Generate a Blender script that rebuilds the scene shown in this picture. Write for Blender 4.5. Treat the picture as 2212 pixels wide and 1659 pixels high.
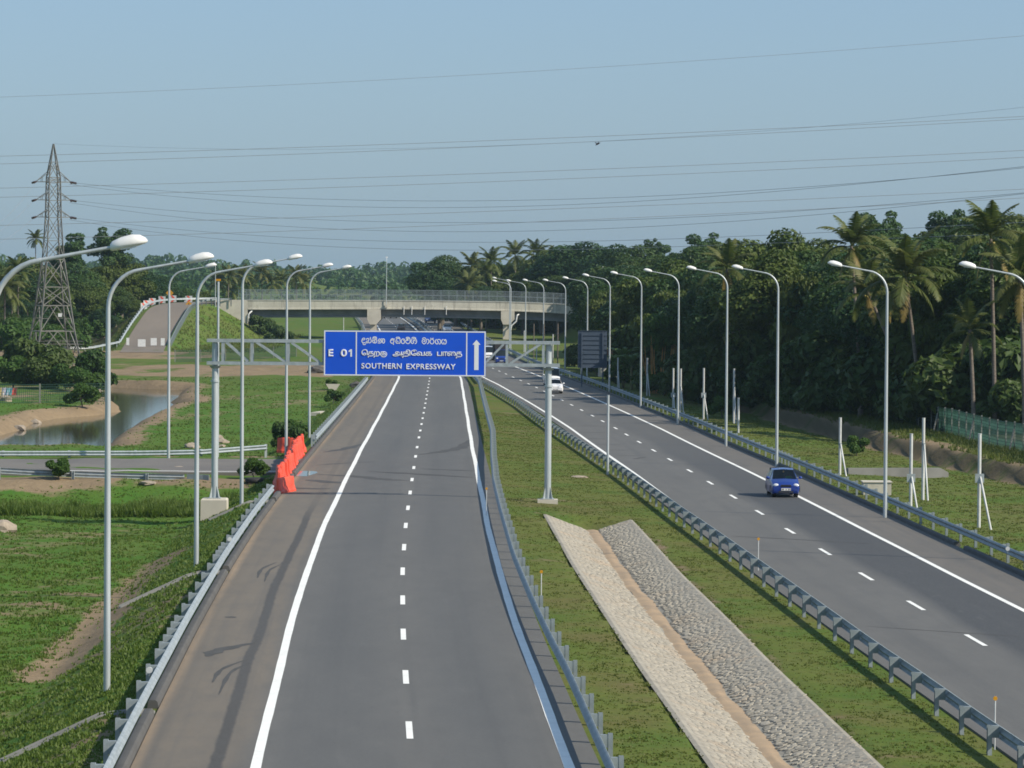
import bpy, math, random
import numpy as np
from mathutils import Vector, Matrix

for _o in list(bpy.data.objects):
    bpy.data.objects.remove(_o)
S = bpy.context.scene
COL = S.collection

# ------------------------------------------------------------------ camera, sky, sun, exposure
FOC = 8286.0 / 2212.0                    # focal length in picture widths (long zoom)
CAMZ = 11.6                              # camera stands on an overbridge
PITCH = math.atan((829.5 - 567.0) / 8286.0)
ROLL = math.radians(0.4)
cam_d = bpy.data.cameras.new('camera')
cam_d.sensor_width = 36.0
cam_d.lens = 36.0 * FOC
cam_d.clip_start = 0.5
cam_d.clip_end = 9000.0
cam = bpy.data.objects.new('camera', cam_d)
COL.objects.link(cam)
cam.matrix_world = Matrix.Translation((0, 0, CAMZ)) @ Matrix.Rotation(math.pi / 2 - PITCH, 4, 'X') @ Matrix.Rotation(ROLL, 4, 'Z')
S.camera = cam

SUN_EL, SUN_AZ = math.radians(37.5), math.radians(115.0)     # sun stands to the right, a little behind the camera
world = bpy.data.worlds.new("World")
S.world = world
world.use_nodes = True
wn = world.node_tree
wn.nodes.clear()
w_out = wn.nodes.new('ShaderNodeOutputWorld')
w_bg = wn.nodes.new('ShaderNodeBackground')
w_sky = wn.nodes.new('ShaderNodeTexSky')
w_sky.sky_type = 'NISHITA'
w_sky.sun_disc = False
w_sky.sun_elevation = SUN_EL
w_sky.sun_rotation = SUN_AZ
w_sky.altitude = 0.0
w_sky.air_density = 1.0
w_sky.dust_density = 0.9
w_sky.ozone_density = 2.5
w_mul = wn.nodes.new('ShaderNodeMix')
w_mul.data_type = 'RGBA'
w_mul.blend_type = 'MULTIPLY'
w_mul.inputs[0].default_value = 1.0
w_mul.inputs[7].default_value = (0.70, 0.83, 1.05, 1)
wn.links.new(w_sky.outputs[0], w_mul.inputs[6])
w_veil = wn.nodes.new('ShaderNodeMix')           # thin even veil of humid air over the clear sky
w_veil.data_type = 'RGBA'
w_veil.inputs[0].default_value = 0.55
w_veil.inputs[7].default_value = (2.05, 3.00, 3.95, 1)
wn.links.new(w_mul.outputs[2], w_veil.inputs[6])
wn.links.new(w_veil.outputs[2], w_bg.inputs[0])
w_bg.inputs[1].default_value = 0.112
wn.links.new(w_bg.outputs[0], w_out.inputs[0])

sun_d = bpy.data.lights.new('sun', 'SUN')
sun_d.energy = 4.4
sun_d.angle = math.radians(0.5)
sun_d.color = (1.0, 0.91, 0.76)
sun = bpy.data.objects.new('sun', sun_d)
COL.objects.link(sun)
sun.location = (60, 0, 80)
sun.rotation_euler = Vector((math.cos(SUN_EL) * math.sin(SUN_AZ), math.cos(SUN_EL) * math.cos(SUN_AZ), math.sin(SUN_EL))).to_track_quat('Z', 'Y').to_euler()

S.view_settings.view_transform = 'Standard'
S.view_settings.look = 'None'
S.view_settings.exposure = 0.32
S.view_settings.gamma = 1.0
S.view_settings.use_curve_mapping = False
S.render.engine = 'CYCLES'
S.cycles.use_denoising = True
S.cycles.filter_width = 1.7
S.cycles.max_bounces = 6
S.cycles.transparent_max_bounces = 12
S.cycles.volume_bounces = 1

HAZE_DENSITY = 0.00006

# ------------------------------------------------------------------ survey helpers: a sight line to a point on the land
_cr, _sr = math.cos(ROLL), math.sin(ROLL)
_a = math.pi / 2 - PITCH
_ca, _sa = math.cos(_a), math.sin(_a)


def sight(px, py):
    x, y, z = (px - 1106.0) / 8286.0, -(py - 829.5) / 8286.0, -1.0
    x, y = _cr * x - _sr * y, _sr * x + _cr * y
    yy, zz = _ca * y - _sa * z, _sa * y + _ca * z
    return x / yy, zz / yy


def at(px, py, Y):
    dx, dz = sight(px, py)
    return Vector((dx * Y, Y, CAMZ + dz * Y))


def hit(px, py, zf, off=0.0, y0=60.0, y1=1700.0):
    dx, dz = sight(px, py)
    Y = np.arange(y0, y1, 0.5)
    d = CAMZ + dz * Y - (zf(dx * Y, Y) + off)
    m = d < 0
    if not m.any():
        return at(px, py, y1)
    i = max(1, int(np.argmax(m)))
    Yh = Y[i - 1] + 0.5 * d[i - 1] / (d[i - 1] - d[i])
    return Vector((dx * Yh, Yh, CAMZ + dz * Yh))


def sm(a, b, x):
    t = np.clip((x - a) / (b - a), 0.0, 1.0)
    return t * t * (3 - 2 * t)


_YY = np.arange(-100.0, 3000.0, 1.0)


def smooth_curve(ky, kx, win):
    v = np.interp(_YY, ky, kx)
    # keep end slopes
    s0 = (kx[1] - kx[0]) / (ky[1] - ky[0])
    s1 = (kx[-1] - kx[-2]) / (ky[-1] - ky[-2])
    v = np.where(_YY < ky[0], kx[0] + s0 * (_YY - ky[0]), v)
    v = np.where(_YY > ky[-1], kx[-1] + s1 * (_YY - ky[-1]), v)
    k = np.ones(win) / win
    for _ in range(2):
        v = np.convolve(np.pad(v, win // 2, 'edge'), k, 'valid')
    return lambda Y: np.interp(Y, _YY, v)


ZL = smooth_curve([40, 170, 220, 266, 340, 442, 540, 620, 700, 780, 900, 1100, 1500, 2000],
                  [0, 0, -.3, -.7, -1.25, -1.9, -2.3, -2.3, -1.9, -1.4, -1.0, -.5, 0, 0], 31)


def ZR(Y):
    return ZL(Y) - .5 * (1 - sm(250, 500, Y))


# lane-line axes of both carriageways, X as a function of Y
XL = smooth_curve([70, 94.75, 119.2, 143.5, 168.9, 195.1, 222.2, 251.8, 282.3, 351.9, 449.7, 600, 780, 845, 1000, 1300],
                  [-1.55, -2.49, -3.34, -4.06, -4.65, -5.15, -5.66, -6.21, -6.73, -7.93, -9.64, -15.2, -23.9, -27.5, -36.5, -54.5], 9)
XR = smooth_curve([70, 90, 123.7, 148.9, 174.6, 202.5, 231.4, 261.5, 302.4, 330.4, 362.8, 422.6, 507.7, 744.6, 852, 1000, 1300],
                  [17.9, 16.8, 15.04, 13.80, 12.71, 11.74, 10.77, 9.70, 8.21, 6.96, 5.35, 2.15, -3.2, -15.1, -20.5, -29, -47], 9)
XML = smooth_curve([75, 82.9, 91.9, 104.2, 110.6, 125.4, 144.8, 158.2, 174, 198.4, 211.9, 222, 266.2, 322.8, 410.2, 470, 600, 780, 1000],
                   [2.50, 2.23, 1.93, 1.53, 1.24, .70, .08, -.21, -.54, -.96, -1.06, -1.18, -1.45, -2.32, -3.6, -5.4, -10.6, -19.3, -31.9], 7)
XMR = smooth_curve([80, 91.7, 98.5, 107.4, 115.7, 128.9, 141, 162.3, 179.9, 223.1, 266.4, 307.4, 349.7, 392.2, 418.8, 470, 600, 780, 1000],
                   [12.95, 12.35, 11.98, 11.58, 11.11, 10.52, 9.95, 8.95, 8.13, 6.42, 4.49, 2.48, .73, -1.61, -3.2, -4.7, -9.6, -18.2, -30.6], 7)

rng = np.random.default_rng(11)
random.seed(11)

# ------------------------------------------------------------------ mesh helpers


class MB:
    """collects shapes and links them as ONE mesh object"""

    def __init__(self):
        self.v, self.f, self.n = [], [], 0

    def add(self, V, F):
        self.v.extend([tuple(p) for p in V])
        n = self.n
        self.f.extend([tuple(i + n for i in q) for q in F])
        self.n += len(V)
        return self

    def box(self, c, s, rot=None):
        hx, hy, hz = s[0] / 2, s[1] / 2, s[2] / 2
        V = [Vector((x, y, z)) for x in (-hx, hx) for y in (-hy, hy) for z in (-hz, hz)]
        if rot is not None:
            V = [rot @ p for p in V]
        c = Vector(c)
        V = [p + c for p in V]
        return self.add(V, [(0, 1, 3, 2), (4, 6, 7, 5), (0, 4, 5, 1), (2, 3, 7, 6), (0, 2, 6, 4), (1, 5, 7, 3)])

    def bar(self, a, b, w, h=None, up=(0, 0, 1)):
        a, b = Vector(a), Vector(b)
        d = b - a
        L = d.length
        z = d.normalized()
        x = Vector(up).cross(z)
        if x.length < 1e-4:
            x = Vector((1, 0, 0)).cross(z)
            if x.length < 1e-4:
                x = Vector((0, 1, 0)).cross(z)
        x.normalize()
        y = z.cross(x)
        R = Matrix((x, y, z)).transposed()
        return self.box((a + b) / 2, (w, h or w, L), R)

    def tube(self, pts, rad, n=8, cap=True):
        pts = [Vector(p) for p in pts]
        if not hasattr(rad, '__len__'):
            rad = [rad] * len(pts)
        V, F = [], []
        prev = None
        for i, p in enumerate(pts):
            t = (pts[min(i + 1, len(pts) - 1)] - pts[max(i - 1, 0)]).normalized()
            if prev is None:
                x = t.orthogonal().normalized()
            else:
                x = (prev - t * prev.dot(t)).normalized()
            prev = x
            y = t.cross(x)
            for k in range(n):
                a = 2 * math.pi * k / n
                V.append(p + (x * math.cos(a) + y * math.sin(a)) * rad[i])
        for i in range(len(pts) - 1):
            for k in range(n):
                k2 = (k + 1) % n
                F.append((i * n + k, i * n + k2, (i + 1) * n + k2, (i + 1) * n + k))
        if cap:
            F.append(tuple(range(n - 1, -1, -1)))
            F.append(tuple((len(pts) - 1) * n + k for k in range(n)))
        return self.add(V, F)

    def prism(self, poly, d, M=None):
        """closed outline (x,z) extruded along y by d, both ways"""
        n = len(poly)
        V = [Vector((p[0], -d / 2, p[1])) for p in poly] + [Vector((p[0], d / 2, p[1])) for p in poly]
        F = [tuple(range(n)), tuple(range(2 * n - 1, n - 1, -1))]
        F += [(i, i + n, (i + 1) % n + n, (i + 1) % n) for i in range(n)]
        if M is not None:
            V = [M @ p for p in V]
        return self.add(V, F)

    def loft(self, rings, cap=True):
        n = len(rings[0])
        V = [p for r in rings for p in r]
        F = []
        for i in range(len(rings) - 1):
            for k in range(n):
                k2 = (k + 1) % n
                F.append((i * n + k, i * n + k2, (i + 1) * n + k2, (i + 1) * n + k))
        if cap:
            F.append(tuple(range(n - 1, -1, -1)))
            F.append(tuple((len(rings) - 1) * n + k for k in range(n)))
        return self.add(V, F)

    def sweep(self, path, prof, closed=False, normals=None):
        """profile (lateral, up) swept on a plan path; lateral points right of the path's direction"""
        rings = []
        P = [Vector(p) for p in path]
        for i, p in enumerate(P):
            t = P[min(i + 1, len(P) - 1)] - P[max(i - 1, 0)]
            t.z = 0
            t.normalize()
            r = Vector((t.y, -t.x, 0))
            rings.append([p + r * a + Vector((0, 0, b)) for a, b in prof])
        n = len(prof)
        V = [q for r in rings for q in r]
        F = []
        for i in range(len(rings) - 1):
            for k in range(n if closed else n - 1):
                k2 = (k + 1) % n
                F.append((i * n + k, i * n + k2, (i + 1) * n + k2, (i + 1) * n + k))
        if closed:
            F.append(tuple(range(n - 1, -1, -1)))
            F.append(tuple((len(rings) - 1) * n + k for k in range(n)))
        return self.add(V, F)

    def mesh(self, name, mat, smooth=None):
        me = bpy.data.meshes.new(name)
        me.from_pydata(self.v, [], self.f)
        if mat is not None:
            me.materials.append(mat)
        if smooth is not None:
            me.shade_smooth()
            me.set_sharp_from_angle(angle=smooth)
        me.update()
        return me

    def build(self, name, mat, parent=None, smooth=None, loc=None):
        return link(name, self.mesh(name, mat, smooth), parent, loc)


def link(name, data, parent=None, loc=None):
    o = bpy.data.objects.new(name, data)
    COL.objects.link(o)
    if parent is not None:
        o.parent = parent
    if loc is not None:
        o.location = loc
    return o


def np_mesh(name, V, F, mat, attrs=None, smooth=False):
    """fast mesh from numpy arrays; F is (n,3) or (n,4); attrs: name -> per-vertex floats"""
    me = bpy.data.meshes.new(name)
    k = F.shape[1]
    me.vertices.add(len(V))
    me.vertices.foreach_set('co', np.ascontiguousarray(V, dtype=np.float32).ravel())
    me.loops.add(F.size)
    me.loops.foreach_set('vertex_index', np.ascontiguousarray(F, dtype=np.int32).ravel())
    me.polygons.add(len(F))
    me.polygons.foreach_set('loop_start', np.arange(0, F.size, k, dtype=np.int32))
    me.polygons.foreach_set('loop_total', np.full(len(F), k, dtype=np.int32))
    me.polygons.foreach_set('use_smooth', np.full(len(F), bool(smooth)))
    me.update(calc_edges=True)
    for n, a in (attrs or {}).items():
        at_ = me.attributes.new(n, 'FLOAT', 'POINT')
        at_.data.foreach_set('value', np.ascontiguousarray(a, dtype=np.float32))
    if mat is not None:
        me.materials.append(mat)
    return me


def tag(o, label=None, cat=None, group=None, kind=None):
    if label:
        o['label'] = label
    if cat:
        o['category'] = cat
    if group:
        o['group'] = group
    if kind:
        o['kind'] = kind
    return o


def thing(name, label, cat, loc=(0, 0, 0), rotz=0.0, group=None):
    o = bpy.data.objects.new(name, None)
    COL.objects.link(o)
    o.empty_display_size = 0.5
    o.location = loc
    o.rotation_euler = (0, 0, rotz)
    return tag(o, label, cat, group)


_kids = {}


def copy_tree(o, parent=None):
    c = o.copy()
    COL.objects.link(c)
    if parent is not None:
        c.parent = parent
    for ch in list(o.children):
        copy_tree(ch, c)
    return c


def structure(o):
    o['kind'] = 'structure'
    return o


# ------------------------------------------------------------------ materials


def new_mat(name):
    m = bpy.data.materials.new(name)
    m.use_nodes = True
    nt = m.node_tree
    return m, nt, nt.nodes['Principled BSDF']


def nd(nt, typ, **kw):
    n = nt.nodes.new(typ)
    for k, v in kw.items():
        setattr(n, k, v)
    return n


def mixc(nt, fac, a, b, blend='MIX'):
    n = nt.nodes.new('ShaderNodeMix')
    n.data_type = 'RGBA'
    n.blend_type = blend
    for idx, v in ((0, fac), (6, a), (7, b)):
        if isinstance(v, (int, float)):
            n.inputs[idx].default_value = v
        elif isinstance(v, tuple):
            n.inputs[idx].default_value = v if len(v) == 4 else v + (1,)
        else:
            nt.links.new(v, n.inputs[idx])
    return n.outputs[2]


def noise(nt, scale, detail=4.0, rough=0.55, coord=None, stretch=None):
    n = nt.nodes.new('ShaderNodeTexNoise')
    n.inputs['Scale'].default_value = scale
    n.inputs['Detail'].default_value = detail
    n.inputs['Roughness'].default_value = rough
    if coord is None:
        coord = nd(nt, 'ShaderNodeTexCoord').outputs['Object']
    if stretch is not None:
        mp = nd(nt, 'ShaderNodeMapping')
        mp.inputs['Scale'].default_value = stretch
        nt.links.new(coord, mp.inputs[0])
        coord = mp.outputs[0]
    nt.links.new(coord, n.inputs['Vector'])
    return n.outputs['Fac']


def ramp(nt, fac, a, b, lo=0.0, hi=1.0):
    n = nt.nodes.new('ShaderNodeMapRange')
    n.clamp = True
    n.inputs[1].default_value, n.inputs[2].default_value = a, b
    n.inputs[3].default_value, n.inputs[4].default_value = lo, hi
    nt.links.new(fac, n.inputs[0])
    return n.outputs[0]


def math_n(nt, op, a, b=None):
    n = nt.nodes.new('ShaderNodeMath')
    n.operation = op
    for i, v in enumerate((a, b)):
        if v is None:
            continue
        if isinstance(v, (int, float)):
            n.inputs[i].default_value = v
        else:
            nt.links.new(v, n.inputs[i])
    return n.outputs[0]


def bump(nt, bsdf, h, strength=0.3, dist=0.05):
    b = nt.nodes.new('ShaderNodeBump')
    b.inputs['Strength'].default_value = strength
    b.inputs['Distance'].default_value = dist
    nt.links.new(h, b.inputs['Height'])
    nt.links.new(b.outputs[0], bsdf.inputs['Normal'])


def attr(nt, name):
    n = nt.nodes.new('ShaderNodeAttribute')
    n.attribute_name = name
    return n.outputs['Fac']


def plain(name, c1, c2=None, scale=2.0, rough=0.6, metal=0.0, lo=0.35, hi=0.65, stretch=None, bmp=0.0, spec=None, coat=0.0):
    m, nt, b = new_mat(name)
    c2 = c2 or tuple(x * 0.8 for x in c1)
    f = noise(nt, scale, 5.0, 0.6, None, stretch)
    col = mixc(nt, ramp(nt, f, lo, hi), c1, c2)
    nt.links.new(col, b.inputs['Base Color'])
    b.inputs['Roughness'].default_value = rough
    b.inputs['Metallic'].default_value = metal
    if coat:
        b.inputs['Coat Weight'].default_value = coat
        b.inputs['Coat Roughness'].default_value = 0.06
    if spec is not None:
        b.inputs['Specular IOR Level'].default_value = spec
    if bmp:
        bump(nt, b, f, bmp, 0.02)
    return m


M = {}
M['galv'] = plain('galvanised_steel', (.42, .46, .47), (.30, .34, .35), 3.0, .5, .35)
M['galv_dull'] = plain('weathered_galvanised_steel', (.30, .34, .35), (.20, .24, .25), 2.0, .6, .3)
M['pole'] = plain('galvanised_pole', (.52, .56, .57), (.40, .44, .45), 1.5, .45, .3, stretch=(3, 3, .3))
M['white_paint'] = plain('white_enamel', (.80, .80, .78), (.68, .68, .66), 3.0, .4)
M['post_white'] = plain('chalky_white_paint', (.62, .63, .62), (.45, .46, .45), 1.2, .6)
def concrete_mat():
    m, nt, b = new_mat('stained_pale_concrete')
    geo = nd(nt, 'ShaderNodeNewGeometry').outputs['Position']
    n1 = noise(nt, .35, 5, .6, geo)
    run = noise(nt, 1.4, 5, .65, geo, (1, 1, .12))
    n3 = noise(nt, 4.0, 4, .7, geo)
    c = mixc(nt, ramp(nt, n1, .3, .7), (.60, .57, .47), (.48, .45, .37))
    c = mixc(nt, ramp(nt, run, .52, .74, 0, .75), c, (.22, .20, .165))
    c = mixc(nt, ramp(nt, n3, .45, .8, 0, .3), c, (.25, .23, .20))
    nt.links.new(c, b.inputs['Base Color'])
    b.inputs['Roughness'].default_value = .92
    bump(nt, b, n3, .2, .02)
    return m


M['concrete'] = concrete_mat()
M['concrete_new'] = plain('clean_concrete', (.56, .52, .43), (.47, .43, .36), .5, .9)
M['concrete_dark'] = plain('stained_concrete', (.24, .235, .22), (.16, .16, .15), .4, .9)
M['sign_blue'] = plain('blue_reflective_sheet', (.004, .085, .62), (.004, .075, .56), .8, .35)
M['sign_white'] = plain('white_reflective_sheet', (.74, .76, .78), (.68, .70, .72), 1.0, .4)
M['sign_back'] = plain('sign_back_aluminium', (.075, .10, .14), (.055, .08, .115), .6, .6, .2)
M['red_plastic'] = plain('red_barrier_plastic', (.82, .115, .055), (.60, .06, .03), 1.4, .55, lo=.3, hi=.7)
M['rubber'] = plain('black_rubber', (.02, .02, .02), (.03, .03, .03), 4, .8)
M['rim'] = plain('wheel_rim', (.35, .35, .36), (.25, .25, .26), 5, .35, .7)
M['blackplastic'] = plain('black_plastic', (.02, .022, .025), (.03, .03, .035), 5, .5)
M['lens'] = plain('clear_lens', (.75, .78, .8), (.5, .52, .55), 8, .12)
M['red_lens'] = plain('red_lens', (.4, .02, .02), (.3, .015, .015), 8, .15)
M['plate'] = plain('number_plate', (.75, .75, .72), (.6, .6, .55), 9, .4)
M['paint_blue'] = plain('blue_car_paint', (.012, .045, .27), (.010, .040, .24), 1, .3, .2, coat=.6)
M['paint_white'] = plain('white_car_paint', (.82, .82, .82), (.76, .76, .76), 1, .3, coat=.6)
M['paint_busblue'] = plain('bus_blue_paint', (.05, .09, .22), (.06, .10, .24), 1, .35, coat=.4)
M['paint_dark'] = plain('dark_car_paint', (.02, .022, .025), (.03, .03, .032), 1, .3, coat=.6)
M['paint_silver'] = plain('silver_car_paint', (.5, .51, .52), (.45, .46, .47), 1, .3, .4, coat=.6)
M['canvas'] = plain('dark_canvas', (.03, .028, .027), (.045, .04, .038), 2, .9)
M['bark'] = plain('bark', (.10, .08, .06), (.17, .15, .12), 2.0, .95, stretch=(1, 1, .3))
M['palm_bark'] = plain('palm_bark', (.20, .17, .14), (.12, .10, .085), 3.0, .95, stretch=(1, 1, 4))
M['yellow'] = plain('yellow_reflective', (.62, .30, .01), (.52, .24, .01), 4, .4)
M['skin'] = plain('brown_skin', (.12, .06, .035), (.10, .05, .03), 4, .5)
M['lime'] = plain('lime_vest', (.20, .75, .02), (.18, .68, .02), 4, .8)
M['cloth_dark'] = plain('dark_cloth', (.03, .03, .04), (.05, .05, .06), 4, .9)
M['rock'] = plain('pale_rock', (.36, .30, .23), (.24, .20, .155), 2, .9, bmp=.5)
M['rock_dark'] = plain('dark_rubble', (.06, .055, .05), (.11, .10, .09), 2, .95)
M['fence_green'] = plain('green_netting', (.006, .045, .032), (.012, .06, .042), 2, .7)
M['tar'] = plain('tyre_rubber_on_asphalt', (.052, .051, .048), (.075, .073, .069), 2.0, .85)  # one dark colour shared by all streaks on the carriageways
M['pylon'] = plain('weathered_lattice_steel', (.20, .20, .18), (.14, .135, .12), .5, .6, .2)
M['post_concrete'] = plain('weathered_fence_post', (.26, .26, .23), (.18, .18, .16), 1.5, .9)
M['wire'] = plain('grey_conductor', (.26, .28, .30), (.3, .32, .34), .5, .5, .2)
M['insulator'] = plain('brown_insulator', (.05, .03, .025), (.07, .04, .03), 2, .3)
M['bamboo'] = plain('orange_bamboo', (.42, .20, .04), (.30, .16, .04), 1.0, .6)
M['soil'] = plain('bare_orange_soil', (.36, .20, .10), (.28, .16, .085), .8, .95)
M['line_white'] = plain('road_marking_paint', (.84, .84, .80), (.74, .74, .70), 1.3, .7, lo=.42, hi=.75)


def glass_mat():
    m, nt, b = new_mat('tinted_car_glass')
    out = nt.nodes['Material Output']
    tr = nd(nt, 'ShaderNodeBsdfTransparent')
    tr.inputs[0].default_value = (.36, .42, .40, 1)
    gl = nd(nt, 'ShaderNodeBsdfGlossy')
    gl.inputs['Color'].default_value = (.9, .95, .95, 1)
    gl.inputs['Roughness'].default_value = .04
    mx = nd(nt, 'ShaderNodeMixShader')
    mx.inputs[0].default_value = .07
    nt.links.new(tr.outputs[0], mx.inputs[1])
    nt.links.new(gl.outputs[0], mx.inputs[2])
    nt.links.new(mx.outputs[0], out.inputs[0])
    return m


M['glass'] = glass_mat()
M['darkglass'] = plain('dark_side_glass', (.012, .016, .018), (.015, .02, .022), 1, .08)


def asphalt(name, tone=1.0, right=False):
    """u = metres from the lane line (to the right), v = metres along"""
    m, nt, b = new_mat(name)
    uv = nd(nt, 'ShaderNodeUVMap')
    sp = nd(nt, 'ShaderNodeSeparateXYZ')
    nt.links.new(uv.outputs[0], sp.inputs[0])
    u, v = sp.outputs[0], sp.outputs[1]
    fine = noise(nt, 9.0, 3.0, .7, uv.outputs[0])
    mid = noise(nt, 1.1, 6.0, .7, uv.outputs[0], (1, .3, 1))
    trk = noise(nt, .7, 4.0, .6, uv.outputs[0], (1.6, .02, 1))
    blot = noise(nt, .35, 5.0, .6, uv.outputs[0], (1, .12, 1))
    big = noise(nt, .06, 4.0, .6, uv.outputs[0], (1, .25, 1))
    base = mixc(nt, ramp(nt, blot, .3, .7), (.122 * tone, .118 * tone, .108 * tone), (.102 * tone, .099 * tone, .092 * tone))
    if not right:
        # sandy hard shoulder on the left, wheel-worn lanes
        edge = math_n(nt, 'ADD', u, math_n(nt, 'MULTIPLY', math_n(nt, 'SUBTRACT', blot, .5), 1.1))
        sh = ramp(nt, edge, -4.1, -3.5, 1.0, 0.0)
        base = mixc(nt, sh, base, mixc(nt, ramp(nt, blot, .3, .7), (.172, .142, .104), (.135, .114, .088)))
        sand = ramp(nt, math_n(nt, 'ADD', u, math_n(nt, 'MULTIPLY', big, .35)), -6.16, -5.95, 1.0, 0.0)
        base = mixc(nt, math_n(nt, 'MULTIPLY', sand, ramp(nt, blot, .25, .6)), base, (.30, .22, .14))
        # long oil trail on the shoulder
        wob = math_n(nt, 'MULTIPLY', math_n(nt, 'SUBTRACT', noise(nt, .035, 4, .6, uv.outputs[0], (0, 1, 0)), .5), .42)
        tr = math_n(nt, 'ABSOLUTE', math_n(nt, 'SUBTRACT', math_n(nt, 'ADD', u, wob), -4.52))
        trf = math_n(nt, 'MULTIPLY', ramp(nt, math_n(nt, 'ADD', tr, math_n(nt, 'MULTIPLY', math_n(nt, 'SUBTRACT', noise(nt, .9, 3, .6, uv.outputs[0]), .5), .16)), .12, .20, 1.0, 0.0), ramp(nt, v, 172, 186, 1.0, 0.25))
        base = mixc(nt, math_n(nt, 'MULTIPLY', trf, .85), base, (.036, .034, .032))
        for c in (-1.75, 1.75):
            lane = math_n(nt, 'ABSOLUTE', math_n(nt, 'SUBTRACT', u, c))
            f = math_n(nt, 'MULTIPLY', ramp(nt, lane, .5, 1.7, 1.0, 0.0), ramp(nt, big, .3, .65, .25, .7))
            base = mixc(nt, f, base, (.078 * tone, .080 * tone, .079 * tone))
    else:
        # the outer lane carries newer, darker surfacing; shoulder stays brownish
        e1 = math_n(nt, 'ADD', u, math_n(nt, 'MULTIPLY', math_n(nt, 'SUBTRACT', big, .5), 2.2))
        dk = math_n(nt, 'MULTIPLY', ramp(nt, e1, .2, 1.0), ramp(nt, u, 3.35, 3.75, 1.0, 0.0))
        dk = math_n(nt, 'MULTIPLY', dk, ramp(nt, v, 200, 320, 1.0, .25))
        base = mixc(nt, math_n(nt, 'MULTIPLY', dk, .95), base, (.040, .042, .045))
        base = mixc(nt, ramp(nt, u, 3.5, 3.9), base, mixc(nt, ramp(nt, blot, .3, .7), (.138, .122, .102), (.105, .096, .084)))
    base = mixc(nt, ramp(nt, mid, .45, .75, 0.0, .45), base, (.070, .070, .068))
    base = mixc(nt, ramp(nt, mid, .22, .42, .35, 0.0), base, (.155, .150, .138))
    base = mixc(nt, ramp(nt, trk, .50, .72, 0.0, .5), base, (.066, .067, .066))
    base = mixc(nt, ramp(nt, fine, .35, .7, 0.0, .28), base, (.15, .15, .145))
    base = mixc(nt, ramp(nt, fine, .2, .42, .3, 0.0), base, (.05, .05, .05))
    nt.links.new(base, b.inputs['Base Color'])
    b.inputs['Roughness'].default_value = .82
    bump(nt, b, fine, .25, .01)
    return m


M['asphalt_left'] = asphalt('asphalt_outbound')
M['asphalt_right'] = asphalt('asphalt_inbound', 1.0, True)
M['kerb'] = plain('asphalt_kerb', (.10, .097, .092), (.075, .073, .07), 1.0, .9)
M['ramp_asphalt'] = plain('dusty_ramp_asphalt', (.17, .155, .135), (.13, .12, .11), .12, .9)
M['approach_asphalt'] = plain('sandy_approach_road', (.20, .165, .13), (.155, .13, .105), .12, .9, stretch=(1, .2, 1))


def ground_mat():
    m, nt, b = new_mat('turf_and_soil')
    geo = nd(nt, 'ShaderNodeNewGeometry').outputs['Position']
    n1 = noise(nt, .045, 5, .6, geo)
    n2 = noise(nt, .35, 5, .65, geo)
    n3 = noise(nt, 3.0, 4, .7, geo)
    n4 = noise(nt, .13, 4, .6, geo)
    g = mixc(nt, ramp(nt, n1, .35, .65), (.090, .130, .024), (.120, .138, .034))
    g = mixc(nt, ramp(nt, n2, .45, .75), g, (.125, .118, .042))
    g = mixc(nt, ramp(nt, n2, .22, .42, .6, 0.0), g, (.045, .105, .016))
    g = mixc(nt, ramp(nt, n3, .3, .5, .4, 0.0), g, (.055, .080, .018))
    g = mixc(nt, ramp(nt, n4, .52, .66, 0.0, .75), g, (.130, .112, .045))
    g = mixc(nt, ramp(nt, n4, .36, .46, .6, 0.0), g, (.060, .120, .020))
    lush = attr(nt, 'lush')
    g = mixc(nt, math_n(nt, 'MULTIPLY', lush, ramp(nt, n2, .2, .7, .9, .35)), g, (.055, .150, .018))
    soil = mixc(nt, ramp(nt, n2, .3, .7), (.30, .225, .140), (.205, .155, .098))
    soil = mixc(nt, ramp(nt, n3, .3, .6, .4, 0.0), soil, (.14, .10, .065))
    dirt = attr(nt, 'dirt')
    dn = ramp(nt, math_n(nt, 'ADD', dirt, math_n(nt, 'MULTIPLY', math_n(nt, 'SUBTRACT', n2, .5), 1.4)), .4, .62)
    col = mixc(nt, dn, g, soil)
    litter_shade = attr(nt, 'litter')
    col = mixc(nt, math_n(nt, 'MULTIPLY', litter_shade, .9), col, mixc(nt, n2, (.035, .04, .018), (.06, .05, .03)))
    nt.links.new(col, b.inputs['Base Color'])
    b.inputs['Roughness'].default_value = 1.0
    b.inputs['Specular IOR Level'].default_value = .1
    bump(nt, b, math_n(nt, 'ADD', n3, n2), .6, .12)
    return m


M['ground'] = ground_mat()


def leaf_mat(name, c1, c2, c3, trans=.32):
    """leaf colour differs from leaf to leaf (attribute 'tint') and from tree to tree"""
    m, nt, b = new_mat(name)
    out = nt.nodes['Material Output']
    t = attr(nt, 'tint')
    oi = nd(nt, 'ShaderNodeObjectInfo').outputs['Random']
    col = mixc(nt, t, c1, c2)
    col = mixc(nt, math_n(nt, 'MULTIPLY', ramp(nt, oi, .2, 1.0), .55), col, c3)
    b.inputs['Roughness'].default_value = .55
    b.inputs['Specular IOR Level'].default_value = .3
    nt.links.new(col, b.inputs['Base Color'])
    tl = nd(nt, 'ShaderNodeBsdfTranslucent')
    nt.links.new(mixc(nt, .5, col, (.10, .16, .02)), tl.inputs[0])
    mx = nd(nt, 'ShaderNodeMixShader')
    mx.inputs[0].default_value = trans
    nt.links.new(b.outputs[0], mx.inputs[1])
    nt.links.new(tl.outputs[0], mx.inputs[2])
    nt.links.new(mx.outputs[0], out.inputs[0])
    return m


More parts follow.
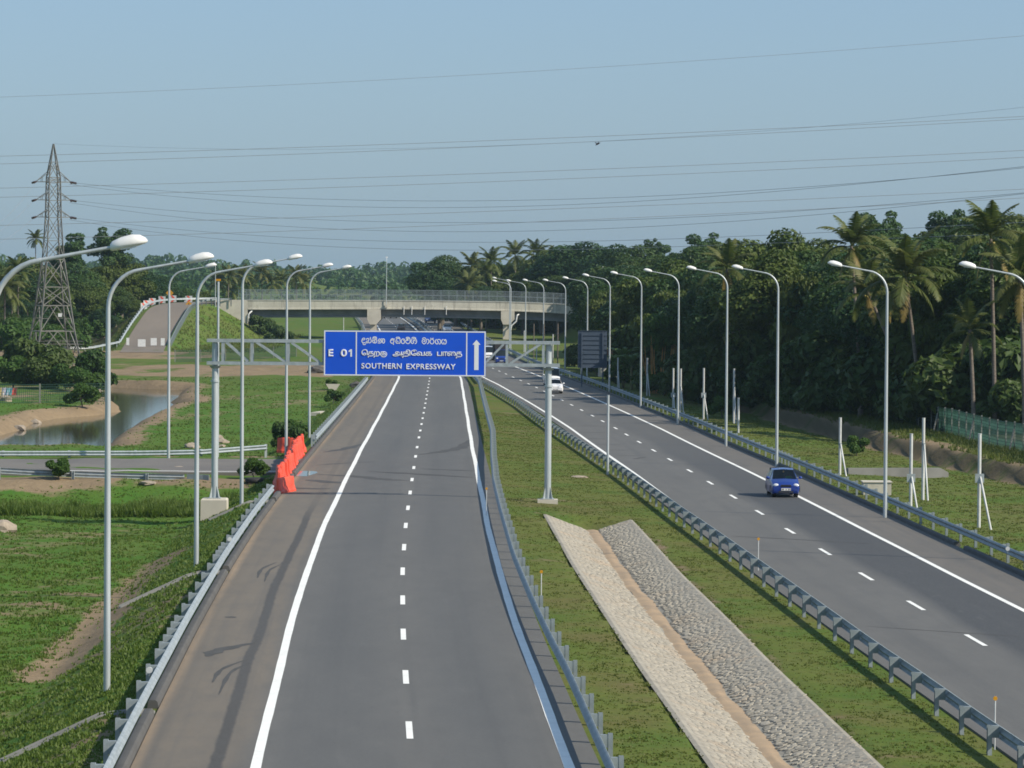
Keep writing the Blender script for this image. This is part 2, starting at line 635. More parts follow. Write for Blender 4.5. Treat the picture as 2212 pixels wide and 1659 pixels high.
M['leaf'] = leaf_mat('broad_leaves', (.016, .052, .009), (.058, .110, .020), (.085, .110, .022), .22)
M['leaf_warm'] = leaf_mat('yellow_green_leaves', (.040, .075, .010), (.095, .135, .022), (.11, .125, .025), .25)
M['leaf_blue'] = leaf_mat('dark_glossy_leaves', (.010, .040, .012), (.034, .080, .022), (.045, .085, .022), .2)
M['leaf_far'] = leaf_mat('distant_leaves', (.024, .068, .018), (.060, .120, .030), (.065, .11, .03), .25)
M['leaf_shrub'] = leaf_mat('shrub_leaves', (.035, .090, .012), (.075, .14, .022), (.06, .12, .02))
M['leaf_palm'] = leaf_mat('palm_leaflets', (.060, .095, .016), (.135, .150, .045), (.15, .14, .045), .3)
M['leaf_banana'] = leaf_mat('banana_leaf', (.07, .14, .03), (.13, .20, .06), (.10, .17, .04))
M['leaf_yellow'] = leaf_mat('yellowed_frond', (.20, .16, .04), (.26, .19, .06), (.20, .15, .05))
M['grass'] = leaf_mat('grass_blades', (.110, .142, .024), (.150, .165, .042), (.13, .14, .035), .45)
M['grass_lush'] = leaf_mat('lush_grass_blades', (.085, .150, .020), (.135, .190, .036), (.12, .17, .03), .42)


def water_mat():
    m, nt, b = new_mat('muddy_water')
    geo = nd(nt, 'ShaderNodeNewGeometry').outputs['Position']
    n = noise(nt, 1.2, 3, .5, geo, (.35, 1, 1))
    b.inputs['Base Color'].default_value = (.060, .050, .026, 1)
    b.inputs['Roughness'].default_value = .06
    b.inputs['IOR'].default_value = 1.33
    bump(nt, b, n, .015, .05)
    return m


M['water'] = water_mat()


def stone_mat():
    m, nt, b = new_mat('drain_stone')
    geo = nd(nt, 'ShaderNodeNewGeometry').outputs['Position']
    oi = attr(nt, 'tint')
    n = noise(nt, 3.0, 5, .7, geo)
    n2 = noise(nt, .4, 4, .6, geo)
    c = mixc(nt, oi, (.31, .28, .225), (.42, .38, .305))
    c = mixc(nt, ramp(nt, n, .4, .75, 0, .5), c, (.22, .20, .165))
    nl = noise(nt, 1.6, 5, .7, geo, (.5, 1.6, 1))
    c = mixc(nt, ramp(nt, nl, .5, .68, 0, .5), c, (.20, .18, .145))
    c = mixc(nt, ramp(nt, n2, .52, .72, 0, .5), c, (.40, .29, .19))
    nt.links.new(c, b.inputs['Base Color'])
    b.inputs['Roughness'].default_value = .95
    bump(nt, b, n, .3, .02)
    return m


M['stone'] = stone_mat()
M['mortar'] = plain('drain_mortar', (.36, .33, .265), (.27, .245, .20), 1.2, .95, bmp=.4)
M['mud'] = plain('orange_silt', (.40, .285, .175), (.30, .225, .15), 1.0, .95)
# ------------------------------------------------------------------ the land
RIVER_PX = [(228, 837), (380, 843.4), (367.6, 857), (352.8, 869.3), (370, 879), (345, 886), (303.5, 904), (266.5, 923.6), (237, 943),
            (212, 963), (200, 975), (190, 984), (-60, 986), (-60, 956), (0, 951), (32, 938), (61.7, 928.5), (93.8, 913.7), (138, 905), (227, 897.7), (279, 889),
            (271, 876.7), (237, 869), (222, 862), (210, 849.6)]
WATER_Z = -3.25
RIVER = np.array([hit(px, py, lambda X, Y: np.full_like(Y, WATER_Z))[:2] for px, py in RIVER_PX])


def poly_dist(X, Y, P):
    """signed distance to a closed outline, negative inside"""
    sh = X.shape
    x, y = X.ravel(), Y.ravel()
    d2 = np.full(x.shape, 1e12)
    ins = np.zeros(x.shape, bool)
    n = len(P)
    for i in range(n):
        ax, ay = P[i]
        bx, by = P[(i + 1) % n]
        ex, ey = bx - ax, by - ay
        t = np.clip(((x - ax) * ex + (y - ay) * ey) / (ex * ex + ey * ey + 1e-9), 0, 1)
        d2 = np.minimum(d2, (x - ax - t * ex) ** 2 + (y - ay - t * ey) ** 2)
        c = ((ay > y) != (by > y))
        xi = (bx - ax) * (y - ay) / (by - ay + 1e-12) + ax
        ins ^= c & (x < xi)
    d = np.sqrt(d2)
    return np.where(ins, -d, d).reshape(sh)


def line_dist(X, Y, P):
    """distance to an open path of (x,y,z) and the height of its nearest point"""
    best = np.full(X.shape, 1e9)
    zb = np.zeros(X.shape)
    for a, b in zip(P[:-1], P[1:]):
        ex, ey = b[0] - a[0], b[1] - a[1]
        t = np.clip(((X - a[0]) * ex + (Y - a[1]) * ey) / (ex * ex + ey * ey + 1e-9), 0, 1)
        d = np.hypot(X - a[0] - t * ex, Y - a[1] - t * ey)
        m = d < best
        best = np.where(m, d, best)
        zb = np.where(m, a[2] + t * (b[2] - a[2]), zb)
    return best, zb


APPROACH = [(-56.5, 585, -2.5), (-58.0, 604, -2.2), (-58.9, 628, -.1), (-59.6, 649, 1.55), (-60.0, 667, 2.95), (-59.2, 678, 3.7), (-56.0, 685.5, 4.05), (-50.5, 688, 4.15)]
EMBANK = APPROACH[:-2] + [(-58.0, 684.5, 4.0)]
FAR_SIDE = [(20.5, 688, 3.3), (30, 690, 3.2), (70, 700, 3.0)]
_bank = [hit(px, py, lambda X, Y: ZR(Y) - .55) for px, py in ((1640, 894), (1793, 936), (1875, 955), (1962, 981), (2050, 1003), (2131, 1021), (2212, 1042))]
_bank.sort(key=lambda p: p.y)
XB = smooth_curve([60] + [p.y for p in _bank] + [420, 700], [_bank[0].x + 7] + [p.x for p in _bank] + [_bank[-1].x - 3, 33], 9)
_f0 = hit(1947.5, 913.7, lambda X, Y: ZR(Y) + .15)
_f1 = hit(2196.5, 980.6, lambda X, Y: ZR(Y) + .15)
FENCE_DIR = (_f1 - _f0)


def XF(Y):
    return _f0.x + (Y - _f0.y) * FENCE_DIR.x / FENCE_DIR.y


def median_z(X, Y):
    lm, rm = XL(Y) + 4.35, XR(Y) - 4.2
    t = np.clip((X - lm) / np.maximum(rm - lm, .1), 0, 1)
    return ZL(Y) + (ZR(Y) - ZL(Y)) * t - .05


DL = smooth_curve([70, 94, 112, 130, 150, 181], [5.6, 4.75, 4.05, 3.35, 2.55, 1.45], 7)
DR = smooth_curve([70, 94, 112, 130, 150, 181], [9.35, 8.5, 7.8, 7.1, 6.3, 5.35], 7)
# median drain edges as surveyed
_e = [hit(px, py, lambda X, Y: median_z(X, Y)) for px, py in ((1173.7, 1103.5), (1238.7, 1218), (1303.7, 1317.4), (1392.6, 1450.8), (1543, 1659))]
_e.sort(key=lambda p: p.y)
DL = smooth_curve([p.y for p in _e], [p.x for p in _e], 7)
_e = [hit(px, py, lambda X, Y: median_z(X, Y)) for px, py in ((1351.6, 1113.8), (1467.9, 1242), (1553.4, 1324), (1656, 1430), (1819.3, 1584))]
_e.sort(key=lambda p: p.y)
DR = smooth_curve([p.y for p in _e], [p.x for p in _e], 7)
D_END = 180.0
_FY = [40, 150, 198, 203, 206, 211, 215, 236, 246, 262, 450, 560, 640, 760, 900, 1100, 1500, 2200]
_FZ = [-1.6, -1.6, -1.7, -1.8, -1.45, -.62, -.52, -.55, -.9, -2.3, -2.5, -2.6, -2.5, -1.6, -.8, 0, 1.0, 2.0]
_FH = [p * .35 for p in (0,)]


def ground_z(X, Y, carve=True):
    X = np.asarray(X, float)
    Y = np.asarray(Y, float)
    zl, zr = ZL(Y), ZR(Y)
    xl, xr = XL(Y), XR(Y)
    lk, lm, rm, rk = xl - 6.75, xl + 4.35, xr - 4.2, xr + 6.5
    bumps = .10 * np.sin(X * .31 + 1.3 * np.sin(Y * .11)) * np.sin(Y * .23 + X * .07) + .05 * np.sin(X * 1.1 + Y * .7) * np.sin(Y * .9 - X * .4)
    F = np.interp(Y, _FY, _FZ) + bumps * 1.5 * sm(1, 6, lk - X)
    F = F + sm(40, 160, lk - X) * 1.5
    d = lk - X
    emb = zl - .06 - np.maximum(0, d - 1.0) / 2.2
    left = np.maximum(F, emb)
    med = median_z(X, Y)
    if carve:
        dl, dr = DL(Y), DR(Y)
        w = (dr - dl) / 2
        prof = np.clip(1 - np.abs(X - (dl + dr) / 2) / np.maximum(w, .1), -.2, 1)
        dep = np.where(prof > -.05, .10 + .66 * np.clip(prof, 0, 1), 0) * (1 - sm(D_END - 2, D_END + 2.5, Y))
        med = med - dep
    d2 = X - rk
    xb = XB(Y)
    bk = sm(205, 235, Y) * (1 - sm(400, 470, Y))
    right = zr - .06 - .25 * sm(1, 9, d2) + bumps * .7 * sm(1, 6, d2)
    right = right - .42 * sm(-4.5, -1.5, X - xb) * bk + .95 * sm(-.2, .7, X - xb) * bk
    right = right + .012 * np.maximum(0, X - 45)
    z = np.where(X < lk, left, np.where(X < lm, zl - .06, np.where(X < rm, med, np.where(X < rk, zr - .06, right))))
    # made ground carrying the crossing road
    dd, zp = line_dist(X, Y, EMBANK)
    z = np.maximum(z, zp - .08 - np.maximum(0, dd - 4.3) / 1.75)
    dd, zp = line_dist(X, Y, FAR_SIDE)
    z = np.maximum(z, zp - .05 - np.maximum(0, dd - 4.5) / 1.7)
    if carve:
        near = (X < -14) & (Y > 270) & (Y < 500)
        pd = np.full(z.shape, 99.0)
        if near.any():
            pd[near] = poly_dist(X[near], Y[near], RIVER)
        k = 1 - sm(-.6, 2.6, pd)
        z = z * (1 - k) + (WATER_Z - .6) * k
    return z


def gz(x, y):
    return float(ground_z(np.array([x]), np.array([y]))[0])


def ghit(px, py, off=0.0):
    return hit(px, py, lambda X, Y: ground_z(X, Y), off)


def axis(parts):
    out = []
    for a, b, s in parts:
        out.append(np.arange(a, b, s))
    return np.concatenate(out)


gx = axis([(-900, -200, 25), (-200, -75, 5), (-75, -18, .75), (-18, 26, .4), (26, 48, .7), (48, 110, 4), (110, 901, 25)])
gy = axis([(-40, 60, 8), (60, 190, 1.0), (190, 290, .8), (290, 520, 1.4), (520, 720, 2.0), (720, 1000, 7), (1000, 2841, 40)])
GX, GY = np.meshgrid(gx, gy)
GZ = ground_z(GX, GY)
pdv = np.full(GX.shape, 99.0)
_m = (GX < -14) & (GY > 270) & (GY < 500)
pdv[_m] = poly_dist(GX[_m], GY[_m], RIVER)
lk_, rk_ = XL(GY) - 6.75, XR(GY) + 6.5
dirt = np.zeros(GX.shape)
left_side = GX < lk_ - .5
# banks of the channel, cart track, ramp verges
dirt = np.maximum(dirt, np.where(left_side, .95 * (1 - sm(1.5, 6.0, pdv)), 0))
dirt = np.maximum(dirt, np.where(left_side & (GX < -22), .8 * sm(462, 474, GY) * (1 - sm(512, 530, GY)), 0))
dirt = np.maximum(dirt, np.where(left_side, .75 * sm(205, 212, GY) * (1 - sm(213, 214, GY)), 0))
dirt = np.maximum(dirt, np.where(left_side, .62 * sm(236, 240, GY) * (1 - sm(242, 250, GY)), 0))
dirt = np.maximum(dirt, np.where(left_side & (GX < -44), .95 * sm(545, 560, GY) * (1 - sm(588, 600, GY)), 0))
dirt = np.maximum(dirt, np.where(left_side & (GX < -46), .5 * sm(350, 370, GY) * (1 - sm(420, 440, GY)), 0))
dirt = np.maximum(dirt, np.where(left_side, .28 * sm(300, 330, GY) * (1 - sm(560, 600, GY)), 0))
dirt = np.maximum(dirt, np.where(left_side, .34 * (1 - sm(195, 203, GY)), 0))
# drain spill on the toe of the near bank
_sp = np.abs(GX - (lk_ - 4.2 + .02 * (GY - 140)))
dirt = np.maximum(dirt, np.where((GY > 118) & (GY < 168), .85 * (1 - sm(.5, 1.6, _sp)), 0))
xb_ = XB(GY)
bk_ = sm(205, 235, GY) * (1 - sm(400, 470, GY))
dirt = np.maximum(dirt, .6 * bk_ * (1 - sm(.8, 2.8, np.abs(GX - xb_ - .8))))
med_ = (GX > XL(GY) + 4.2) & (GX < XR(GY) - 4.1)
dirt = np.maximum(dirt, np.where(med_, .22, 0))
dirt = np.maximum(dirt, np.where(med_, .55 * sm(D_END - .5, D_END + .5, GY) * (1 - sm(D_END + 1.5, D_END + 6, GY)) * (np.abs(GX - (DL(GY) + DR(GY)) / 2) < 2.4), 0))
dirt = np.maximum(dirt, np.where(med_, .5 * (1 - sm(.1, .6, np.abs(GX - DR(GY) - .2))) * (GY < D_END), 0))
_nz = np.sin(GX * .21 + 2 * np.sin(GY * .05)) * np.sin(GY * .09 + GX * .06) + .6 * np.sin(GX * .57 - GY * .13)
dirt = np.clip(dirt * (1 + .45 * _nz * (pdv > 3)), 0, 1.2)
lush = np.where(left_side, 1.0 - .5 * sm(330, 520, GY), 0.0)
lush = np.maximum(lush, np.where(GX > rk_, .15, 0))
litter_shade = np.where((GX > XF(GY) + 1.0) & (GY > 150) & (GX > rk_ + 8), 1.0, 0.0)
litter_shade = np.maximum(litter_shade, .8 * bk_ * (1 - sm(.2, 1.0, np.abs(GX - xb_ - .3))))  # shade of the ditch bank face, painted into the ground colour
litter_shade = np.maximum(litter_shade, np.where((GX < -66) & (GY > 600) & (GY < 900), .9, 0))
nx, ny = len(gx), len(gy)
idx = np.arange(nx * ny).reshape(ny, nx)
GF = np.stack([idx[:-1, :-1].ravel(), idx[:-1, 1:].ravel(), idx[1:, 1:].ravel(), idx[1:, :-1].ravel()], 1)
DIRT = lambda X, Y: _grid(dirt, X, Y)


def _grid(A, X, Y):
    i = np.clip(np.searchsorted(gx, X) - 1, 0, len(gx) - 2)
    j = np.clip(np.searchsorted(gy, Y) - 1, 0, len(gy) - 2)
    return A[j, i]


ground = structure(link('ground', np_mesh('ground', np.stack([GX.ravel(), GY.ravel(), GZ.ravel()], 1), GF, M['ground'],
                                          {'dirt': dirt.ravel(), 'lush': lush.ravel(), 'litter': litter_shade.ravel()}, True)))

# water in the channel
wv = [(p[0], p[1], WATER_Z) for p in RIVER]
c = np.array(RIVER).mean(0)
big = [(c[0] + (p[0] - c[0]) * 1.0, c[1] + (p[1] - c[1]) * 1.0) for p in RIVER]
wx0, wx1, wy0, wy1 = RIVER[:, 0].min() - 3, RIVER[:, 0].max() + 3, RIVER[:, 1].min() - 3, RIVER[:, 1].max() + 3
structure(link('water', np_mesh('water', np.array([(wx0, wy0, WATER_Z), (wx1, wy0, WATER_Z), (wx1, wy1, WATER_Z), (wx0, wy1, WATER_Z)]), np.array([[0, 1, 2, 3]]), M['water'])))

# ------------------------------------------------------------------ carriageways


def road_sheet(name, ax, zf, us, y0, y1, mat, step=2.0):
    Y = np.arange(y0, y1, step)
    U = np.array(us)
    V = np.array([(ax(y) + u, y, zf(y) if 0 < i < len(U) - 1 or True else 0) for y in Y for i, u in enumerate(U)])
    nU = len(U)
    idx = np.arange(len(V)).reshape(len(Y), nU)
    F = np.stack([idx[:-1, :-1].ravel(), idx[:-1, 1:].ravel(), idx[1:, 1:].ravel(), idx[1:, :-1].ravel()], 1)
    # edges turned down into the ground
    e = len(V)
    skirt = []
    Fs = []
    for j, y in enumerate(Y):
        skirt += [(ax(y) + U[0] - .02, y, zf(y) - .25), (ax(y) + U[-1] + .02, y, zf(y) - .25)]
    for j in range(len(Y) - 1):
        Fs += [(e + 2 * j, idx[j, 0], idx[j + 1, 0], e + 2 * j + 2), (idx[j, -1], e + 2 * j + 1, e + 2 * j + 3, idx[j + 1, -1])]
    V = np.concatenate([V, np.array(skirt)])
    F = np.concatenate([F, np.array(Fs)])
    me = np_mesh(name, V, F, mat)
    uvl = me.uv_layers.new(name='UVMap')
    uu = np.concatenate([np.tile(U, len(Y)), np.tile([U[0], U[-1]], len(Y))])
    vv = np.concatenate([np.repeat(Y, nU), np.repeat(Y, 2)])
    li = F.ravel()
    uvl.data.foreach_set('uv', np.stack([uu[li], vv[li]], 1).astype(np.float32).ravel())
    return structure(link(name, me))


road_out = road_sheet('road', XL, ZL, [-6.45, -5.5, -3.6, 0, 3.6, 4.35], 55, 1150, M['asphalt_left'])
road_in = road_sheet('road', XR, ZR, [-4.2, -3.6, 0, 3.6, 5, 6.2], 55, 1150, M['asphalt_right'])


def stripe(name, ax, zf, u, w, y0, y1, parent, step=2.0, lift=.006, jit=0.0):
    n = max(2, int((y1 - y0) / step) + 1)
    Y = np.linspace(y0, y1, n)
    mb = MB()
    V = []
    for k, y in enumerate(Y):
        w_ = w * (1 + jit * math.sin(k * 1.7) * math.sin(k * .53))
        x = ax(y) + u + jit * .25 * math.sin(k * .31)
        V += [(x - w_ / 2, y, zf(y) + lift), (x + w_ / 2, y, zf(y) + lift)]
    mb.add(V, [(2 * i, 2 * i + 1, 2 * i + 3, 2 * i + 2) for i in range(n - 1)])
    return mb.build(name, M['line_white'], parent)


stripe('edge_line', XL, ZL, -3.58, .24, 56, 1140, road_out, 2, .006, .06)
stripe('edge_line', XL, ZL, 3.63, .24, 56, 1140, road_out, 2, .006, .06)
stripe('edge_line', XR, ZR, -3.6, .22, 56, 1140, road_in)
stripe('edge_line', XR, ZR, 3.53, .22, 56, 1140, road_in)
yl = [82.5, 94.75, 106.9, 119.2, 131.3, 143.5, 155.7, 168.9, 181.8, 195.1, 208.2, 222.2, 237.4, 251.8, 268.9, 282.3]
while yl[-1] < 900:
    yl.append(yl[-1] + 13.6)
for y in [70.2] + yl:
    stripe('lane_dash', XL, ZL, 0, .165, y - 1.75, y + 1.75, road_out, 1.2)
yr = [74, 86.5, 99, 111.2, 123.7, 136.2, 148.8, 161.6, 174.6, 188.5, 202.5, 216.9, 231.4, 247, 261.5, 275.8, 289.5, 302.4, 317.5, 330.5]
while yr[-1] < 900:
    yr.append(yr[-1] + 13.8)
for y in yr:
    stripe('lane_dash', XR, ZR, 0, .165, y - 1.85, y + 1.85, road_in, 1.2)

# kerbs of asphalt, broken by drain outlets
KP = [(0, -.1), (.03, .13), (.08, .16), (.22, .16), (.27, .12), (.32, -.1)]


def kerb(ax, zf, u, y0, y1, step=3.0):
    n = max(2, int((y1 - y0) / step) + 1)
    mb = MB()
    mb.sweep([(ax(y) + u, y, zf(y)) for y in np.linspace(y0, y1, n)], KP, True)
    return structure(mb.build('kerb', M['kerb'], None, .6))


for a, b in ((58, 97.6), (99.4, 142), (143.6, 186.0), (187.4, 211), (212, 330), (331, 700)):
    kerb(XL, ZL, -6.78, a, b)
for a, b in ((58, 163.5), (166, 330), (332, 700)):
    kerb(XR, ZR, 6.12, a, b)
# concrete spillways down the bank at the outlets
for y, L in ((98.5, 5.5), (142.8, 4.0), (186.7, 3.2)):
    mb = MB()
    x0 = float(XL(y)) - 6.45
    path = [(x0 - s, y - .25 * s, gz(x0 - s, y - .25 * s) + .03) for s in np.linspace(0.1, L, 9)]
    mb.sweep(path, [(-.26, 0), (-.22, .06), (-.16, .0), (.16, .0), (.22, .06), (.26, 0), (.26, -.3), (-.26, -.3)], True)
    structure(mb.build('drain', M['concrete_dark'], None))

# side road that joins from the left, closed off
rv, uvs = [], []
Xs = np.linspace(-12.6, -90, 60)
mb = MB()
for x in Xs:
    t = sm(0, 14, -12.6 - x)
    zf_ = (1 - t) * (float(ZL(222)) - .03) + t * -.47
    rv += [(x, 216.0 - .02 * (x + 13), zf_ + .0), (x, 233.5 - .05 * (x + 13), zf_ + .0)]
rz = lambda x: (1 - sm(0, 14, -12.6 - x)) * (float(ZL(222)) - .03) + sm(0, 14, -12.6 - x) * -.47
V = []
for x in Xs:
    z = max(float(rz(x)), gz(x, 224) + .03, gz(x, 217.5) + .03, gz(x, 231) + .03)
    V += [(x, 216.2, z - .3), (x, 216.2, z), (x, 231.5, z), (x, 231.5, z - .3)]
F = []
for i in range(len(Xs) - 1):
    for k in range(3):
        F.append((4 * i + k, 4 * i + k + 1, 4 * i + 5 + k, 4 * i + 4 + k))
mb.add(V, F)
side_road = structure(mb.build('side_road', M['ramp_asphalt']))
RAMPZ = {}
mb = MB()
for yy_, w in ((217.4, .16),):
    VV = []
    for i, x in enumerate(Xs):
        VV += [(x, yy_, V[4 * i + 1][2] + .006), (x, yy_ + w * 2.2, V[4 * i + 1][2] + .006)]
    mb.add(VV, [(2 * i, 2 * i + 1, 2 * i + 3, 2 * i + 2) for i in range(len(Xs) - 1)])
mb.build('edge_line', M['line_white'], side_road)

# local road climbing to the bridge
mb = MB()
P = [Vector(p) for p in APPROACH]
dense = []
for i in range(len(P) - 1):
    for t in np.linspace(0, 1, 9)[:-1]:
        p0, p1, p2, p3 = P[max(i - 1, 0)], P[i], P[i + 1], P[min(i + 2, len(P) - 1)]
        q = .5 * ((2 * p1) + (p2 - p0) * t + (2 * p0 - 5 * p1 + 4 * p2 - p3) * t * t + (3 * p1 - p0 - 3 * p2 + p3) * t ** 3)
        dense.append(q)
dense.append(P[-1])
APP = dense
mb.sweep([p + Vector((0, 0, .05)) for p in dense], [(-3.3, -.4), (-3.3, 0), (3.3, 0), (3.3, -.4)], True)
structure(mb.build('local_road', M['approach_asphalt']))

# ------------------------------------------------------------------ stone paved drain in the median
drain_bed = MB()
Yd = np.arange(60, D_END + .01, 2.0)
V = []
for y in Yd:
    a, b = float(DL(y)), float(DR(y))
    mid = a + (b - a) * .54
    za, zb = float(median_z(np.array([a]), np.array([y]))[0]) + .01, float(median_z(np.array([b]), np.array([y]))[0]) + .01
    zm = (za + zb) / 2 - .58
    V += [(a - .12, y, za), (a, y, za + .02), (mid - .22, y, zm), (mid + .22, y, zm), (b, y, zb + .02), (b + .12, y, zb)]
drain_bed.add(V, [(6 * i + k, 6 * i + k + 1, 6 * i + 7 + k, 6 * i + 6 + k) for i in range(len(Yd) - 1) for k in range(5)])
drain = structure(drain_bed.build('drain', M['mortar']))


def drain_z(x, y):
    a, b = float(DL(y)), float(DR(y))
    mid = a + (b - a) * .54
    za = float(median_z(np.array([a]), np.array([y]))[0]) + .03
    zb = float(median_z(np.array([b]), np.array([y]))[0]) + .03
    zm = (za + zb) / 2 - .57
    if x < mid:
        t = (x - a) / (mid - .22 - a)
        return za + (zm - za) * min(1, max(0, t)), (za - zm) / (mid - .22 - a)
    t = (x - mid - .22) / (b - mid - .22)
    return zm + (zb - zm) * min(1, max(0, t)), -(zb - zm) / (b - mid - .22)


def stone_shape(seed):
    r = random.Random(seed)
    n = 7
    top, bot = [], []
    for k in range(n):
        a = 2 * math.pi * k / n + r.uniform(-.25, .25)
        q = r.uniform(.82, 1.1)
        bot.append(Vector((math.cos(a) * q, math.sin(a) * q * .72, -.03)))
        top.append(Vector((math.cos(a) * q * .8, math.sin(a) * q * .58, r.uniform(.004, .018))))
    return [bot, top]


stone_rings = [stone_shape(i) for i in range(6)]
stone_meshes = []
for i, rr in enumerate(stone_rings):
    mb = MB()
    mb.loft(rr)
    me = mb.mesh('paving_stone', M['stone'])
    a_ = me.attributes.new('tint', 'FLOAT', 'POINT')
    a_.data.foreach_set('value', np.full(len(me.vertices), [.1, .3, .5, .7, .9, .45][i], np.float32))
    stone_meshes.append(me)
SV, SF, ST, cnt, n_st = [], [], [], 0, 0
y = 84.0
while y < D_END - .3:
    a, b = float(DL(y)), float(DR(y))
    mid = a + (b - a) * .54
    x = a + .16
    while x < b - .1:
        r = random.uniform(.09, .16)
        xx, yy_ = x + r * .6, y + random.uniform(-.08, .08)
        if abs(xx - mid) > .30:
            z, sl = drain_z(xx, yy_)
            tilt = Matrix.Rotation(math.atan(sl), 4, 'Y') @ Matrix.Rotation(random.uniform(-.35, .35), 4, 'Z')
            T = Matrix.Translation((xx, yy_, z)) @ tilt @ Matrix.Diagonal((r * 1.1, r * 1.5, random.uniform(.25, .7), 1))
            k = random.randrange(6)
            if n_st < 300:
                o = link('paving_stone', stone_meshes[k], drain)
                o.matrix_local = T
                n_st += 1
            else:
                for ring in stone_rings[k]:
                    for p in ring:
                        SV.append(T @ p)
                        ST.append([.1, .3, .5, .7, .9, .45][k])
                for q in range(7):
                    SF.append((cnt + q, cnt + (q + 1) % 7, cnt + 7 + (q + 1) % 7, cnt + 7 + q))
                SF.append(tuple(cnt + 7 + q for q in range(7)))
                cnt += 14
        x += r * 1.75
    y += .30 if y < 130 else .40
me = bpy.data.meshes.new('stone_lining')
me.from_pydata([tuple(p) for p in SV], [], SF)
me.materials.append(M['stone'])
a_ = me.attributes.new('tint', 'FLOAT', 'POINT')
a_.data.foreach_set('value', np.array(ST, np.float32))
o = link('stone_lining', me, drain)
o['kind'] = 'stuff'
# silt lying in the bottom of the drain
mb = MB()
V = []
Ys = np.arange(60, D_END + .6, .8)
for i, y in enumerate(Ys):
    a, b = float(DL(y)), float(DR(y))
    mid = a + (b - a) * .54
    z = drain_z(mid, min(y, D_END))[0] + .012 + .012 * math.sin(y * .23)
    w = .19 + .07 * math.sin(y * .9) + .05 * math.sin(y * .37 + 1) + .04 * random.random() + .5 * max(0, (y - D_END + 3) / 3.6) ** 2
    s = .07 * math.sin(y * .5)
    V += [(mid - w + s - .12, y, z - .035), (mid - w * .6 + s, y, z - .01), (mid + s, y, z + .01), (mid + w * .6 + s, y, z - .01), (mid + w + s + .12, y, z - .035)]
mb.add(V, [(5 * i + k, 5 * i + k + 1, 5 * i + 6 + k, 5 * i + 5 + k) for i in range(len(Ys) - 1) for k in range(4)])
o = mb.build('silt', M['mud'], drain, .8)
o['kind'] = 'stuff'


# ------------------------------------------------------------------ dark streaks on the carriageways, tyre marks on the left shoulder
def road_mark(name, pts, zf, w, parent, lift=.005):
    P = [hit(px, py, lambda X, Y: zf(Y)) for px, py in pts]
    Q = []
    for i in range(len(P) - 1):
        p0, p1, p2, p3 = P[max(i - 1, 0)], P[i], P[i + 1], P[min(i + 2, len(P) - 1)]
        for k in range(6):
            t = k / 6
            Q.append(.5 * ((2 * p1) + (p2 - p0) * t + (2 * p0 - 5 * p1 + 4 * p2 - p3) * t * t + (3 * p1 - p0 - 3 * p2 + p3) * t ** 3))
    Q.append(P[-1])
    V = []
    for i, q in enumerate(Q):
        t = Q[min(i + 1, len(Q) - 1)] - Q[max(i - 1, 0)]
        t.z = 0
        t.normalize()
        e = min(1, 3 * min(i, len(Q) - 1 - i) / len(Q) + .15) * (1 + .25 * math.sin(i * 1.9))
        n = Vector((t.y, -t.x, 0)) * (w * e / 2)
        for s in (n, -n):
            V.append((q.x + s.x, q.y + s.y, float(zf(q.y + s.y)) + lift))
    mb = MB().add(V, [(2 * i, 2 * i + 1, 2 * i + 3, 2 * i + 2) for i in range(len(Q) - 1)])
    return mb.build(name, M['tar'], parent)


def zA(x, y):
    return ((900 + x / 2.765) / 1.649, (1350 + y / 2.765) / 1.649)


def zB(x, y):
    return ((300 + x / 2.212) / 1.649, (2000 + y / 2.212) / 1.649)


def zC(x, y):
    return ((1700 + x / 3.687) / 1.649, (1250 + y / 3.687) / 1.649)


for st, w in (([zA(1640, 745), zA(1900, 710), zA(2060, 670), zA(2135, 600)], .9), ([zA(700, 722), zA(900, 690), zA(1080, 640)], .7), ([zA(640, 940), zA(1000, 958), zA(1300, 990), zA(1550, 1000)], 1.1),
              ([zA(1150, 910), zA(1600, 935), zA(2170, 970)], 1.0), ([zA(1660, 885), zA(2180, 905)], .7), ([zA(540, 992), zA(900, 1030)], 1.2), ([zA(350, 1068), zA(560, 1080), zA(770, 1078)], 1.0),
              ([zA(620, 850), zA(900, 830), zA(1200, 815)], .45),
              ([zB(970, 750), zB(1060, 700), zB(1340, 640)], .5), ([zB(1010, 955), zB(1085, 850), zB(1290, 770)], .14), ([zB(1060, 1050), zB(1150, 880), zB(1300, 800)], .12), ([zB(1365, 130), zB(1400, 60), zB(1520, 5)], .14),  # curved tyre marks on the left shoulder
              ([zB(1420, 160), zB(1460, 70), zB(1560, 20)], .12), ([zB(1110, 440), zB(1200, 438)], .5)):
    road_mark('tyre_mark', st, ZL, w, road_out)  # thin dark ribbons laid on the outbound surface
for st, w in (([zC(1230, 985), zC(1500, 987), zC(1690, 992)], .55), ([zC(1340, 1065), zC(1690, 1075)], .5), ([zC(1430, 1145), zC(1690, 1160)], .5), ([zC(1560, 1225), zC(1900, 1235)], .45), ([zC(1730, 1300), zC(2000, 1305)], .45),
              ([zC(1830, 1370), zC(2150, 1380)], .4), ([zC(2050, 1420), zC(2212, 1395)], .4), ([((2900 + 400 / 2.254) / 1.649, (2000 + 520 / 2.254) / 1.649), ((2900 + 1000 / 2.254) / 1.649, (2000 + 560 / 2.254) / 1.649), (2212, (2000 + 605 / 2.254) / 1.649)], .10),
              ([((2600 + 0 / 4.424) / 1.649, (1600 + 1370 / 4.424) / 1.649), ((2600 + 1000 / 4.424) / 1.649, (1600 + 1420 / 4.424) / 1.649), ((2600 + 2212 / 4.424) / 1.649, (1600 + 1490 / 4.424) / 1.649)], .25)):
    road_mark('tar_seam', st, ZR, w, road_in)  # thin dark ribbons laid across the inbound surface
